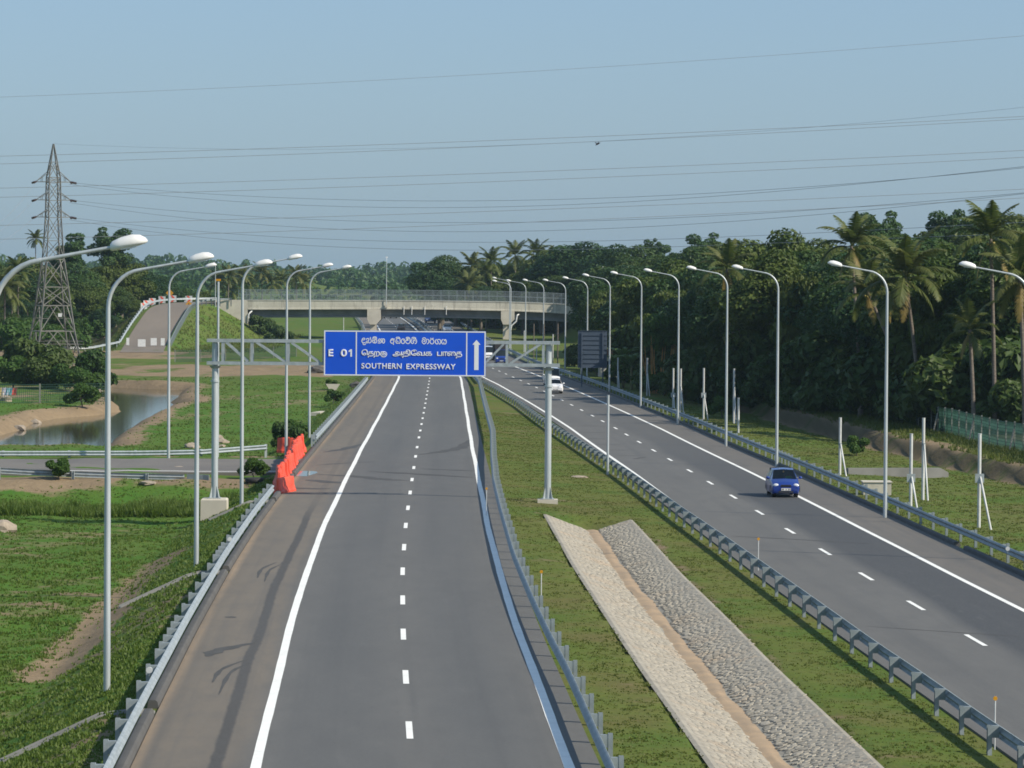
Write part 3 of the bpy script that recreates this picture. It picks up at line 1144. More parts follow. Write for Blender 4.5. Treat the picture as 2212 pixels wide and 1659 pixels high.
# ------------------------------------------------------------------ guard rails
W_PROF = [(-.035, .435), (.03, .465), (.05, .50), (.03, .545), (-.02, .595), (.03, .645), (.05, .69), (.03, .73), (-.035, .76), (-.045, .755), (.018, .725), (.036, .69), (.018, .65), (-.034, .6), (-.034, .59), (.018, .54), (.036, .50), (.018, .47), (-.045, .44)]


def post_mesh(h=.80, side=1, matl='galv'):
    mb = MB()
    w, d, t = .15, .11, .012
    x = side * -.235
    mb.box((x, 0, h / 2 - .35), (t, w, h + .7))
    mb.box((x - side * d / 2, w / 2 - t / 2, h / 2 - .35), (d - t, t, h + .7))
    mb.box((x - side * d / 2, -w / 2 + t / 2, h / 2 - .35), (d - t, t, h + .7))
    mb.box((side * -.14, 0, .62), (.18, .13, .30))
    return mb.mesh('post', M[matl])


def guard_rail(label, path, front, ys, matl='galv', h=.80, group='steel guard rails along the carriageways'):
    """path(y) -> ground point under the beam; front=+1: face looks to +X side"""
    y0, y1 = ys[0], ys[-1]
    base = path(y0)
    t = thing('guard_rail', label, 'guard rail', base, 0, group)
    n = max(2, int((y1 - y0) / 2.0) + 1)
    prof = [(front * a, b) for a, b in W_PROF]
    mb = MB()
    mb.sweep([path(y) - base for y in np.linspace(y0, y1, n)], prof, True)
    mb.build('beam', M[matl], t, .7)
    pm = post_mesh(h, front, matl)
    for y in ys:
        p = path(y)
        q = path(y + 1.0)
        o = link('post', pm, t, p - base)
        o.rotation_euler.z = -math.atan2(q.x - p.x, q.y - p.y)
    return t


def spaced(y0, y1, s, tight=()):
    out, y = [], y0
    while y <= y1:
        out.append(y)
        st = s
        for a, b in tight:
            if a <= y < b:
                st = s / 2
        y += st
    return out


def V3(x, y, z):
    return Vector((float(x), float(y), float(z)))


rail_l = lambda y: V3(XL(y) - 6.66, y, ZL(y) - .03)
guard_rail('near guard rail along the left shoulder, ending at the red barriers', rail_l, 1, spaced(62, 189, 4.06, ((106, 116), (139, 147))))
guard_rail('far guard rail on the left shoulder, starting beyond the red barriers', rail_l, 1, spaced(252.5, 420, 4.06))
guard_rail('distant guard rail left of the outbound road past the bridge pier', rail_l, 1, spaced(660, 1000, 8))
guard_rail('guard rail between the outbound road and the grass median', lambda y: V3(XML(y), y, ZL(y) - .06), -1, spaced(64, 470, 4.06), 'galv_dull')
guard_rail('guard rail seen from behind, between grass median and inbound road', lambda y: V3(XMR(y), y, ZR(y) - .06), 1, spaced(62, 418, 4.1), 'galv_dull', .78)
guard_rail('guard rail on the outer right edge below the lamp posts', lambda y: V3(XR(y) + 6.62, y, ZR(y) - .05), -1, spaced(100, 640, 4.06, ((118, 132), (238, 250))), 'galv_dull')
guard_rail('distant guard rail right of the inbound road beyond the bridge', lambda y: V3(XR(y) + 6.62, y, ZR(y) - .05), -1, spaced(648, 960, 8), 'galv_dull')
guard_rail('distant median rail on the outbound side, seen under the bridge', lambda y: V3(XML(y), y, ZL(y) - .06), -1, spaced(474, 980, 8), 'galv_dull')
guard_rail('distant median rail on the inbound side, seen under the bridge', lambda y: V3(XMR(y), y, ZR(y) - .06), 1, spaced(424, 980, 8), 'galv_dull')


def rail_along(label, pts, front, step, matl, posts_every=2, group='steel guard rails along the side roads', skip=()):
    """guard rail on a free path of ground points"""
    P = [Vector(p) for p in pts]
    L = [0]
    for a, b in zip(P[:-1], P[1:]):
        L.append(L[-1] + (b - a).length)
    ss = np.arange(0, L[-1], step)
    ax = [np.interp(ss, L, [p[i] for p in P]) for i in range(3)]
    Q = [Vector((float(ax[0][i]), float(ax[1][i]), float(ax[2][i]))) for i in range(len(ss))]
    t = thing('guard_rail', label, 'guard rail', Q[0], 0, group)
    mb = MB()
    mb.sweep([q - Q[0] for q in Q], [(front * a, b) for a, b in W_PROF], True)
    mb.build('beam', M[matl], t, .7)
    pm = post_mesh(.78, front, matl)
    for i in range(0, len(Q), posts_every):
        a, b = Q[max(i - 1, 0)], Q[min(i + 1, len(Q) - 1)]
        o = link('post', pm, t, Q[i] - Q[0])
        o.rotation_euler.z = -math.atan2(b.x - a.x, b.y - a.y)
    return t


far_pts = [at(px, py, 232.5) for px, py in ((-160, 979), (0, 979), (303, 978.5), (420, 976.3), (522, 970), (607, 964))]
far_pts = [V3(p.x, 236.6 if i < 4 else 237.6, p.z * 236.6 / 232.5 - .62 + CAMZ * (1 - 236.6 / 232.5)) for i, p in enumerate(far_pts)]
rail_along('bright guard rail along the far edge of the closed side road', far_pts, 1, 2.05, 'pole')
near_pts = [at(px, py, 212.6) - Vector((0, 0, .60)) for px, py in ((-160, 1012), (0, 1016), (98, 1021.5), (259, 1027.5), (404, 1030.5))]
t = rail_along('short guard rail with a flared end plate on the near edge of the side road', near_pts, -1, 2.05, 'galv')
e = near_pts[-1] - Vector(t.location)
mb = MB()
mb.sweep([e + Vector((0, 0, 0)), e + Vector((.9, -.2, -.02)), e + Vector((1.25, -.35, -.03))], [(-.03, .42), (.03, .42), (.03, .77), (-.03, .77)], True)
mb.build('end_plate', M['galv_dull'], t)

# delineators fixed behind the rails
for i, (px, py, zf_, lab) in enumerate(((1169, 1296, ZL, 'amber delineator on a thin stake behind the median rail, near the drain middle'),
                                        (1050.7, 1100, ZL, 'amber delineator on a thin stake behind the median rail, level with the gantry'),
                                        (1638, 1216, ZR, 'amber delineator on a thin stake by the inbound median rail, below the blue car'),
                                        (2149, 1590, ZR, 'amber delineator on a thin stake by the inbound median rail, lower right corner'))):
    p = hit(px, py, lambda X, Y: zf_(Y), .3)
    p.z -= .35
    d = thing('delineator', lab, 'delineator', p, 0, 'amber delineators along the median rails')
    MB().tube([(0, 0, -.3), (0, 0, 1.25)], .017, 6).build('stake', M['post_white'], d)
    MB().tube([(0, -.03, 1.30), (0, .03, 1.30)], .055, 10).build('reflector', M['yellow'], d)
for px, py, lab in ((325, 1450, 'round white reflector on the left guard rail, nearest the camera'), (497.7, 1166.5, 'round white reflector on the left guard rail, before the gantry')):
    p = hit(px, py, lambda X, Y: ZL(Y), .78)
    d = thing('reflector', lab, 'reflector', p - Vector((0, 0, .06)), 0, 'white reflectors on the left guard rail')
    MB().tube([(-.03, -.03, .09), (-.03, .03, .09)], .085, 12).build('disc', M['post_white'], d)
    MB().box((-.03, .0, -.02), (.03, .02, .1)).build('bracket', M['galv_dull'], d)
p = hit(2175, 1187, lambda X, Y: ZR(Y), .8)
d = thing('reflector', 'round cream reflector on the outer right guard rail by the grass', 'reflector', p - Vector((0, 0, .06)))
MB().tube([(.03, -.03, .09), (.03, .03, .09)], .085, 12).build('disc', M['post_white'], d)
MB().box((.03, .0, -.02), (.03, .02, .1)).build('bracket', M['galv_dull'], d)

# ------------------------------------------------------------------ street lamps


def lamp_prototype():
    t = thing('street_lamp', 'x', 'street lamp')
    pts = [(0, 0, -2.0), (0, 0, 3), (0, 0, 7), (0, 0, 9.9)]
    rad = [.098, .092, .078, .062]
    for k in range(1, 9):
        a = math.pi / 2 * k / 8.6
        pts.append((1.0 * (1 - math.cos(a)), 0, 9.9 + 1.05 * math.sin(a)))
        rad.append(.060 - .0015 * k)
    MB().tube(pts, rad, 10).build('pole', M['pole'], t, .8)
    a0 = Vector(pts[-1])
    MB().tube([a0 - Vector((.03, 0, .004)), (1.5, 0, 11.06), (2.26, 0, 11.2)], [.042, .036, .034], 8).build('arm', M['pole'], t, .8)
    rings = []
    for s, hw, hu, hd in ((0, .055, .06, .06), (.04, .10, .105, .085), (.2, .14, .155, .085), (.4, .16, .175, .075), (.55, .14, .145, .06), (.66, .08, .07, .04), (.70, .015, .012, .012)):
        c = Vector((2.20 + s, 0, 11.2 + .17 * s))
        ring = []
        for k in range(14):
            a = 2 * math.pi * k / 14
            zz = math.sin(a)
            ring.append(c + Vector((0, math.cos(a) * hw, zz * (hu if zz > 0 else hd))))
        rings.append(ring)
    h = MB().loft(rings).build('lamp_head', M['white_paint'], t, .9)
    MB().box((2.55, 0, 11.2), (.3, .16, .05), Matrix.Rotation(-.17, 3, 'Y')).build('lens', M['lens'], h)
    return t


lamp0 = lamp_prototype()
lamp_used = False


def put_lamp(base_px, base_py, head_py, right, label, Y=None, group=None):
    global lamp_used
    if Y is None:
        Y = 11.35 * 8286.0 / (base_py - head_py)
    p = at(base_px, base_py, Y)
    # roll leans the picture: keep the foot under the visible pole
    o = copy_tree(lamp0) if lamp_used else lamp0
    lamp_used = True
    o.location = p
    o.rotation_euler.z = math.pi if right else 0.0
    o.rotation_euler.z += random.uniform(-.05, .05)
    o['label'] = label
    o['group'] = group or ('street lamps along the right verge' if right else 'street lamps along the left verge')
    return o


put_lamp(2218, 1168, 563, True, 'street lamp at the right edge of the picture, only its arm and head in view', 157)
for px, py, hy, lab in ((1912, 1075, 567, 'tall street lamp rising past the leaning coconut palms'),
                        (1677.9, 969.9, 575, 'street lamp on the verge straight above the blue hatchback'),
                        (1568.5, 925.8, 577, 'street lamp between two braced white posts on the right verge'),
                        (1464.3, 884.5, 582.5, 'street lamp in front of the orange bamboo clump'),
                        (1384, 855, 588, 'street lamp in front of the banana plants'),
                        (1316.4, 830.6, 593, 'street lamp just right of the big sign seen from behind'),
                        (1268, 815, 599, 'street lamp standing across the big sign seen from behind'),
                        (1220.5, 800, 604, 'street lamp left of the big sign seen from behind, on the bridge slope'),
                        (1173.5, 785, 604, 'fourth farthest street lamp of the right row, before the bridge'),
                        (1134.8, 774, 605, 'third farthest street lamp of the right row, before the bridge'),
                        (1103, 766, 606, 'second farthest street lamp of the right row, next to the right pier'),
                        ):
    put_lamp(px, py, hy, True, lab)
put_lamp(1100.5, 750, 602, True, 'farthest street lamp of the right row, touching the right bridge pier', 625)
put_lamp(-18, 1816, 510, False, 'nearest street lamp, its head and arm entering the picture from the left', 72)
put_lamp(231, 1440, 548, False, 'nearest whole street lamp on the left bank, standing in the grass')
put_lamp(424, 1200, 563, False, 'street lamp left of the gantry column on its concrete block')
put_lamp(522, 1055, 551, False, 'street lamp right of the gantry column, by the red barriers')
put_lamp(618, 960, 568, False, 'street lamp behind the far end of the red barriers', 241)
put_lamp(668, 925, 566, False, 'street lamp farthest along the left guard rail before the sign', 268)
put_lamp(364, 972, 559, False, 'street lamp beyond the side road guard rail, near the water', 234)

# ------------------------------------------------------------------ sign gantry over the outbound road
GY_ = 190.0
gp = lambda px, py, dy=0.0: at(px, py, GY_ + dy)
gl, gr = gp(463.5, 1076), gp(1183, 1078)
gantry = thing('sign_gantry', 'steel gantry carrying the blue trilingual expressway sign over the road', 'sign gantry', (gl.x, GY_, gl.z))
G0 = Vector(gantry.location)
loc = lambda v: v - G0


def column(p, ztop, ring_px):
    b = loc(p)
    r = .165
    mb = MB()
    zt = ztop - G0.z
    zr_ = ring_px - G0.z
    c = mb
    H = zt - b.z
    c.tube([(b.x, 0, b.z), (b.x, 0, zr_)], r, 20)
    c.tube([(b.x, 0, zr_), (b.x, 0, zt)], r * .94, 20)
    col = c.build('column', M['pole'], gantry, .6)
    MB().tube([(b.x, 0, zr_ - .05), (b.x, 0, zr_ + .05)], r * 1.28, 20).build('flange', M['pole'], col, .6)
    f = MB()
    f.box((b.x, 0, b.z + .02), (.62, .62, .04))
    f.build('base_plate', M['galv'], col)
    for k in range(4):
        a = math.pi / 4 + k * math.pi / 2
        d = Vector((math.cos(a), math.sin(a), 0))
        Mx = Matrix.Translation((b.x, 0, b.z + .04)) @ Matrix.Rotation(a, 4, 'Z')
        MB().prism([(r - .01, 0), (r + .17, 0), (r + .02, .55), (r - .01, .55)], .02, Mx).build('gusset', M['galv'], col)
    return col


zt_l, zt_r = gp(466, 737).z, gp(1190, 741).z
column(gl, zt_l, gp(466, 823).z)
column(gr, zt_r, gp(1187, 834).z)
# concrete plinth of the left column
pb = gp(463, 1122)
mb = MB()
ph = gl.z - pb.z + .8
rings = []
for z, s in ((-ph, .66), (-.07, .64), (-.02, .60), (-.004, .58)):
    rings.append([Vector((sx * s, sy * s, z)) for sx, sy in ((-1, -1), (1, -1), (1, 1), (-1, 1))])
mb.loft(rings).build('plinth', M['concrete_new'], gantry)
MB().box((loc(gr).x, 0, loc(gr).z - .32), (1.0, 1.0, .62)).build('plinth', M['concrete_new'], gantry)
MB().tube([(0, 0, gp(466, 789).z - G0.z - .02), (0, 0, gp(466, 789).z - G0.z - .14)], [.30, .2], 20).build('collar', M['galv'], gantry)
MB().tube([(loc(gr).x, 0, gp(1187, 794).z - G0.z - .02), (loc(gr).x, 0, gp(1187, 794).z - G0.z - .14)], [.30, .2], 20).build('collar', M['galv'], gantry)
TF = -.26         # front truss plane
zU = (loc(gp(830, 738)).z)
zD = (loc(gp(830, 786.5)).z)
xL_, xR_ = loc(gp(447.8, 740)).x, loc(gp(1209.5, 740)).x
for dy in (TF, -TF):
    for z in (zU, zD):
        MB().box(((xL_ + xR_) / 2, dy, z), (xR_ - xL_, .15, .155)).build('chord', M['galv'], gantry)
lx = lambda px: loc(gp(px, 760)).x
for px in (482, 544.7, 622.9, 1095, 1173.6, 700, 780, 860, 940, 1020):
    for dy in (TF, -TF):
        MB().box((lx(px), dy, (zU + zD) / 2), (.13, .10, abs(zU - zD) - .156)).build('strut', M['galv'], gantry)
for a, b in ((489, 536), (555, 616), (630, 690), (706, 772), (786, 852), (866, 932), (946, 1012), (1088, 1048), (1167, 1102)):
    for dy in (TF, -TF):
        MB().bar((lx(a), dy, zU - .08), (lx(b), dy, zD + .08), .10, .13, (0, 1, 0)).build('diagonal', M['galv'], gantry)
for px in (447.9 + 4, 544, 622, 1095, 1173, 1205):
    for z in (zU, zD):
        MB().box((lx(px), 0, z), (.10, abs(TF) * 2 - .152, .10)).build('cross_tie', M['galv'], gantry)

# sign panel: width 8.0 m, height 2.2 m
SW, SH = 8.0, 2.235
sc_ = loc(gp(875, 763))
sign = MB().box((sc_.x, TF - .17, sc_.z), (SW, .05, SH)).build('sign_panel', M['sign_blue'], gantry)
SFY = TF - .17 - .025
for px in (-3.2, -1.1, 1.1, 3.2):
    MB().box((sc_.x + px, TF - .11, sc_.z), (.09, .066, SH * .92)).build('bracket', M['galv'], sign)
U = SW / 2115.0                       # one unit of the measured lettering


def sp(u, v):
    """measured panel coordinates (left 20, top 95) to local x,z"""
    return sc_.x - SW / 2 + (u - 20) * U, sc_.z + SH / 2 - (v - 95) * (SH / 597.0)


def flat_poly(name, outline, mat=None, y=None):
    mb = MB()
    ps = [sp(*p) for p in outline]
    cx = sum(p[0] for p in ps) / len(ps)
    cz = sum(p[1] for p in ps) / len(ps)
    mb.prism([(p[0], p[1]) for p in ps], .008, Matrix.Translation((0, SFY - .004, 0)))
    return mb.build(name, mat or M['sign_white'], sign)


b_ = 15
mb = MB()
for u0, v0, u1, v1 in ((22, 97, 2133, 97 + b_), (22, 690 - b_, 2133, 690), (22, 97 + b_, 22 + b_, 690 - b_), (2133 - b_, 97 + b_, 2133, 690 - b_)):
    (x0, z0), (x1, z1) = sp(u0, v0), sp(u1, v1)
    mb.box(((x0 + x1) / 2, SFY - .004, (z0 + z1) / 2), (abs(x1 - x0), .008, abs(z1 - z0)))
mb.build('border', M['sign_white'], sign)
for u0 in (436, 1878):
    flat_poly('divider', [(u0, 112), (u0 + 15, 112), (u0 + 15, 675), (u0, 675)])
flat_poly('arrow', [(1985, 606), (1985, 272), (1960, 272), (2013, 208), (2067, 272), (2042, 272), (2042, 606)])


def text_mesh(s, bold=0.0, spacing=1.0):
    cu = bpy.data.curves.new('lettering', 'FONT')
    cu.body = s
    cu.extrude = .004
    cu.bevel_depth = bold
    cu.bevel_resolution = 0
    cu.space_character = spacing
    cu.resolution_u = 3
    ob = bpy.data.objects.new('lettering', cu)
    COL.objects.link(ob)
    bpy.context.view_layer.update()
    me = bpy.data.meshes.new_from_object(ob.evaluated_get(bpy.context.evaluated_depsgraph_get()))
    bpy.data.objects.remove(ob)
    bpy.data.curves.remove(cu)
    return me


def place_text(s, u0, u1, v_top, v_base, bold=.0, spacing=1.0, keep=None):
    """fits the text's ink box between u0..u1 and v_top..v_base of the panel"""
    me = text_mesh(s, bold, spacing)
    co = np.empty(len(me.vertices) * 3, np.float32)
    me.vertices.foreach_get('co', co)
    co = co.reshape(-1, 3)
    mn, mx = co.min(0), co.max(0)
    (x0, z1), (x1, z0) = sp(u0, v_top), sp(u1, v_base)
    out = np.empty_like(co)
    out[:, 0] = x0 + (co[:, 0] - mn[0]) / (mx[0] - mn[0]) * (x1 - x0)
    out[:, 2] = z0 + (co[:, 1] - mn[1]) / (mx[1] - mn[1]) * (z1 - z0)
    out[:, 1] = SFY - .004 - co[:, 2]
    me.vertices.foreach_set('co', out.ravel())
    me.materials.clear()
    me.materials.append(M['sign_white'])
    me.update()
    return link('lettering', me, sign)


place_text('E', 78, 143, 345, 440, .03)
place_text('0', 238, 322, 342, 443, .03)
flat_poly('lettering', [(366, 441), (366, 372), (343, 382), (343, 362), (370, 343), (387, 343), (387, 441)])
place_text('SOUTHERN', 510, 1037, 524, 599, .022, 1.12)
place_text('EXPRESSWAY', 1097, 1742, 528, 603, .022, 1.12)
place_text('\u0bc6\u0ba4\u0bb1\u0b95', 510, 828, 343, 452, .022, .84)
place_text('\u0b85\u0ba4\u0bbf\u0bc7\u0bb5\u0b95', 917, 1432, 343, 452, .022, .84)
place_text('\u0baa\u0bbe\u0bc8\u0ba4', 1497, 1826, 365, 455, .022, .84)


def ribbon(name, strokes, w):
    """pen strokes (lists of panel points) as raised bands"""
    mb = MB()
    for st in strokes:
        P = [Vector((sp(*p)[0], 0, sp(*p)[1])) for p in st]
        V = []
        for i, p in enumerate(P):
            t = (P[min(i + 1, len(P) - 1)] - P[max(i - 1, 0)])
            t = t.normalized() if t.length > 1e-6 else Vector((1, 0, 0))
            n = Vector((t.z, 0, -t.x)) * (w / 2)
            for s in (n, -n):
                V.append(p + s + Vector((0, SFY - .008, 0)))
            for s in (n, -n):
                V.append(p + s + Vector((0, SFY, 0)))
        F = []
        for i in range(len(P) - 1):
            a, b2 = 4 * i, 4 * i + 4
            F += [(a, a + 1, b2 + 1, b2), (a, a + 2, b2 + 2, b2), (a + 1, b2 + 1, b2 + 3, a + 3)]
        mb.add(V, F)
    return mb.build(name, M['sign_white'], sign)


def arc(cx, cy, rx, ry, a0, a1, n=9):
    return [(cx + rx * math.cos(math.radians(a0 + (a1 - a0) * k / n)), cy - ry * math.sin(math.radians(a0 + (a1 - a0) * k / n))) for k in range(n + 1)]


# the hook that turns the fourth Tamil letter into its 'ku' form
ribbon('lettering', [arc(800, 405, 42, 36, 60, -150, 10)], 10 * U)
# Sinhala line: pen strokes of each letter, one part per word
def pen(u0, strokes):
    return [[(u0 + X * .3484, 147.5 + Y * .3484) for X, Y in st] for st in strokes]


def curve(st, n=3):
    """round the pen strokes"""
    out = []
    for i in range(len(st) - 1):
        p0, p1, p2, p3 = st[max(i - 1, 0)], st[i], st[i + 1], st[min(i + 2, len(st) - 1)]
        for k in range(n):
            t = k / n
            out.append(tuple(.5 * (2 * b + (c - a) * t + (2 * a - 5 * b + 4 * c - d) * t * t + (3 * b - a - 3 * c + d) * t ** 3) for a, b, c, d in zip(p0, p1, p2, p3)))
    return out + [st[-1]]


SIN = [(479.3, [[(215, 190), (215, 155), (180, 138), (140, 148), (118, 185), (102, 235), (112, 285), (155, 310), (235, 305)], [(125, 205), (170, 205), (215, 190)], [(150, 315), (150, 360), (190, 385), (238, 365), (238, 340)],
                [(290, 245), (265, 275), (275, 310), (310, 315), (330, 285), (322, 250), (300, 240)], [(275, 200), (285, 160), (330, 148), (370, 170), (352, 235), (345, 290), (385, 315), (440, 290), (458, 235), (435, 175), (425, 140), (427, 95)],
                [(520, 175), (518, 120), (550, 90), (590, 84), (632, 95), (656, 130), (645, 170)], [(535, 128), (585, 132), (635, 128)], [(520, 185), (504, 240), (520, 290), (560, 316), (612, 316), (652, 290), (668, 240), (650, 190)], [(522, 200), (560, 225), (590, 180), (640, 190)], [(588, 195), (590, 250), (575, 300)],
                [(702, 315), (780, 316), (830, 290), (838, 240), (812, 185), (770, 165), (735, 185), (725, 230), (750, 260), (785, 240), (778, 205)], [(835, 160), (860, 160), (872, 200), (870, 260), (885, 305), (915, 320), (948, 290), (958, 230), (942, 172), (905, 160), (886, 190), (900, 240)]]),
       (848.0, [[(280, 165), (235, 165), (200, 150), (160, 160), (130, 200), (118, 255), (135, 305), (172, 325), (220, 318)], [(150, 215), (195, 195), (235, 200), (240, 250), (228, 310), (230, 385)], [(245, 240), (278, 240)],
                [(330, 140), (336, 110), (372, 94), (430, 95), (462, 120), (472, 170), (485, 230), (478, 295), (450, 325), (415, 315), (402, 280)], [(340, 142), (390, 146), (445, 138)], [(345, 165), (326, 220), (324, 280), (350, 322), (388, 318), (402, 280), (385, 240), (362, 252)],
                [(645, 215), (640, 175), (605, 158), (565, 162), (538, 195), (525, 250), (540, 310), (590, 332), (632, 308), (645, 250), (630, 212), (592, 208)],
                [(700, 140), (712, 106), (760, 94), (820, 104), (842, 145), (855, 220), (842, 295), (792, 330), (732, 324), (692, 280), (690, 225), (722, 205), (768, 212), (780, 185), (740, 172), (715, 185)], [(715, 145), (770, 140), (830, 140)],
                [(920, 140), (932, 105), (980, 94), (1042, 106), (1068, 140), (1020, 152), (950, 142)], [(930, 160), (896, 210), (888, 270), (915, 320), (960, 325), (988, 282), (966, 242), (990, 205), (1030, 205), (1045, 250)], [(1062, 160), (1092, 210), (1097, 270), (1072, 322), (1030, 332)]]),
       (1253.6, [[(150, 150), (182, 115), (232, 110), (276, 140), (298, 205), (290, 272), (255, 325), (210, 340), (165, 312), (140, 250), (152, 198), (192, 175), (232, 187), (245, 225), (220, 255), (190, 236)], [(322, 175), (365, 165), (392, 210), (392, 270), (365, 320), (325, 336)],
                 [(435, 250), (455, 190), (510, 165), (565, 190), (585, 250), (565, 312), (510, 338), (455, 312), (435, 250)], [(455, 112), (490, 150), (530, 142), (562, 110)],
                 [(690, 165), (652, 190), (635, 250), (650, 310), (692, 340), (735, 320), (752, 272), (722, 240), (712, 200), (750, 170), (800, 170), (832, 210), (838, 280), (812, 330), (770, 340)],
                 [(945, 170), (902, 180), (874, 230), (880, 300), (920, 340), (950, 318), (952, 265)], [(952, 318), (1000, 340), (1036, 310), (1047, 240), (1030, 182), (992, 170), (978, 205), (1012, 222)]])]
for u0, strokes in SIN:
    ribbon('lettering', pen(u0, [curve(st) for st in strokes]), 10.5 * U)

# ------------------------------------------------------------------ white posts with braces on the right verge


def braced_post(base, top, brace_top, brace_base, label, plate=False, dia=.085):
    p = ghit(*base)
    Y = p.y
    Yt = Y
    tz = at(top[0], top[1], Y).z - p.z
    bz = at(base[0], brace_top, Y).z - p.z
    t = thing('sign_support', label, 'sign support', p, 0, 'unfinished white sign supports on the right verge')
    MB().tube([(0, 0, -.4), (0, 0, tz)], dia, 10).build('post', M['post_white'], t, .8)
    MB().tube([(0, 0, tz), (0, 0, tz + .03)], dia * 1.12, 10).build('cap', M['post_white'], t, .8)
    if brace_base:
        q = at(brace_base[0], brace_base[1], Y - 1.2)
        q.z = gz(q.x, q.y) - .05
        MB().tube([(dia * .4, -dia * .9, bz), q - p], dia * .62, 8).build('brace', M['post_white'], t, .8)
        if plate:
            MB().box((0, -dia - .012, bz - .06), (.42, .02, .42)).build('bracket_plate', M['galv'], t)
        else:
            MB().tube([(0, 0, bz - .05), (0, 0, bz + .07)], dia * 1.25, 10).build('clamp', M['galv_dull'], t)
    return t


for a in (((1814, 1026), (1815, 903), 960, (1828, 1034), 'braced white post left of the tall lamp, on the grass beside a concrete kerb', False),
          ((1967, 1098), (1967.5, 938), 1030, (1981.8, 1100), 'braced white post with square bracket plate right of the tall lamp', True),
          ((1993.5, 1080), (1998, 904), 960, (2004.4, 1085), 'tallest braced white post, standing free on the grass before the ditch', False),
          ((2114.4, 1139.5), (2117, 938), 1030, (2141, 1145), 'braced white post with square bracket plate nearest the right edge', True),
          ((1397.7, 855), (1397.7, 774), 806, (1403.5, 855), 'braced white post beside the banana plants', False),
          ((1453.9, 881.6), (1454.5, 796), 852, (1457.5, 881.6), 'braced white post with bracket plate just left of the bamboo lamp', True),
          ((1470, 889), (1469.5, 797), 836.5, (1476.4, 889), 'braced white post just right of the bamboo lamp', False),
          ((1519.5, 906), (1519.5, 796), 852, (1529.5, 909.4), 'braced white post with bracket plate midway between two lamps', True),
          ((1584.8, 914.5), (1586, 797), 836.5, (1589.6, 917.5), 'braced white post just right of a lamp, dark trees behind', False),
          ((1594.8, 935.4), (1594.8, 860), 900, None, 'short plain white post beside a taller braced post', False),
          ((1334.5, 839), (1334.5, 773), 800, (1338, 839), 'braced white post under the banana leaves', False),
          ((1255.5, 815), (1255.5, 752), 800, None, 'slim plain white post in front of the big sign back', False)):
    braced_post(*a)
p = ghit(1312.5, 1025)
t = thing('steel_pole', 'single plain grey pole standing in the grass median', 'pole', p)
MB().tube([(0, 0, -.4), (0, 0, 4.65)], .075, 12).build('shaft', M['pole'], t, .8)
MB().tube([(0, 0, 4.65), (0, 0, 4.68)], .082, 12).build('cap', M['pole'], t, .8)
p = at(470, 968, 236)
t = thing('steel_pole', 'tall lampless pole behind the left gantry column with an orange tip', 'pole', (p.x, p.y, -.6))
MB().tube([(0, 0, -.3), (0, 0, 10.9)], [.08, .07], 12).build('shaft', M['pole'], t, .8)
MB().box((0, 0, 11.0), (.3, .1, .12)).build('tip', M['yellow'], t)

# big sign seen from behind
p = hit(1279, 818, lambda X, Y: ZR(Y) - .2)
SY = 418.0
a, b = at(1248.6, 714.5, SY), at(1311, 794.5, SY)
t = thing('road_sign', 'large blue grey road sign seen from behind on two legs', 'road sign', ((a.x + b.x) / 2, SY, gz((a.x + b.x) / 2, SY)))
O = Vector(t.location)
w, h = b.x - a.x, a.z - b.z
zc = (a.z + b.z) / 2 - O.z
n_pl = 8
for k in range(n_pl):
    MB().box((0, .03, zc - h / 2 + h * (k + .5) / n_pl), (w, .03, h / n_pl - .02)).build('panel', M['sign_back'], t)
for k in range(n_pl + 1):
    MB().box((0, -.02, zc - h / 2 + h * k / n_pl), (w * .98, .06, .05)).build('rib', M['sign_back'], t)
for s in (-1, 1):
    MB().box((s * w * .36, -.10, (zc + h / 2 - .1 - .4) / 2), (.14, .09, zc + h / 2 + .3)).build('leg', M['sign_back'], t)
# thin poles in the fields near the right pier
for i, (px, yb, yt, Y, lab, mt) in enumerate((
        (1153, 755, 699, 560, 'slim weathered pole right of the pier, tallest of the left group', 'palm_bark'), (1140.5, 776, 740, 520, 'short white pole right of the pier, nearest the rail', 'post_white'),
        (1132, 740, 714, 600, 'thin white pole beside the pier drainpipe', 'post_white'), (1174.5, 790, 700, 500, 'slim weathered pole behind the gantry truss', 'palm_bark'),
        (1159, 784, 732, 520, 'white pole between two lamps under the bridge', 'post_white'), (1194, 790, 722, 500, 'slim white pole just left of the gantry column top', 'post_white'),
        (1204.5, 790, 699, 500, 'slim brown pole behind the gantry column top', 'palm_bark'), (1016, 716, 684, 800, 'white pole by the road beyond the bridge, right side', 'post_white'),
        (992, 708, 684, 840, 'farther white pole by the road beyond the bridge', 'post_white'), (742, 733, 686, 720, 'white pole in the field left of the left pier', 'post_white'))):
    p = at(px, yb, Y)
    z = gz(p.x, Y)
    zt = at(px, yt, Y).z
    MBt = MB().tube([(0, 0, -.3), (0, 0, zt - z)], .07, 8)
    o = MBt.build('marker_pole', M[mt], None, .8, (p.x, Y, z))
    tag(o, lab, 'pole', 'thin poles standing near the bridge')
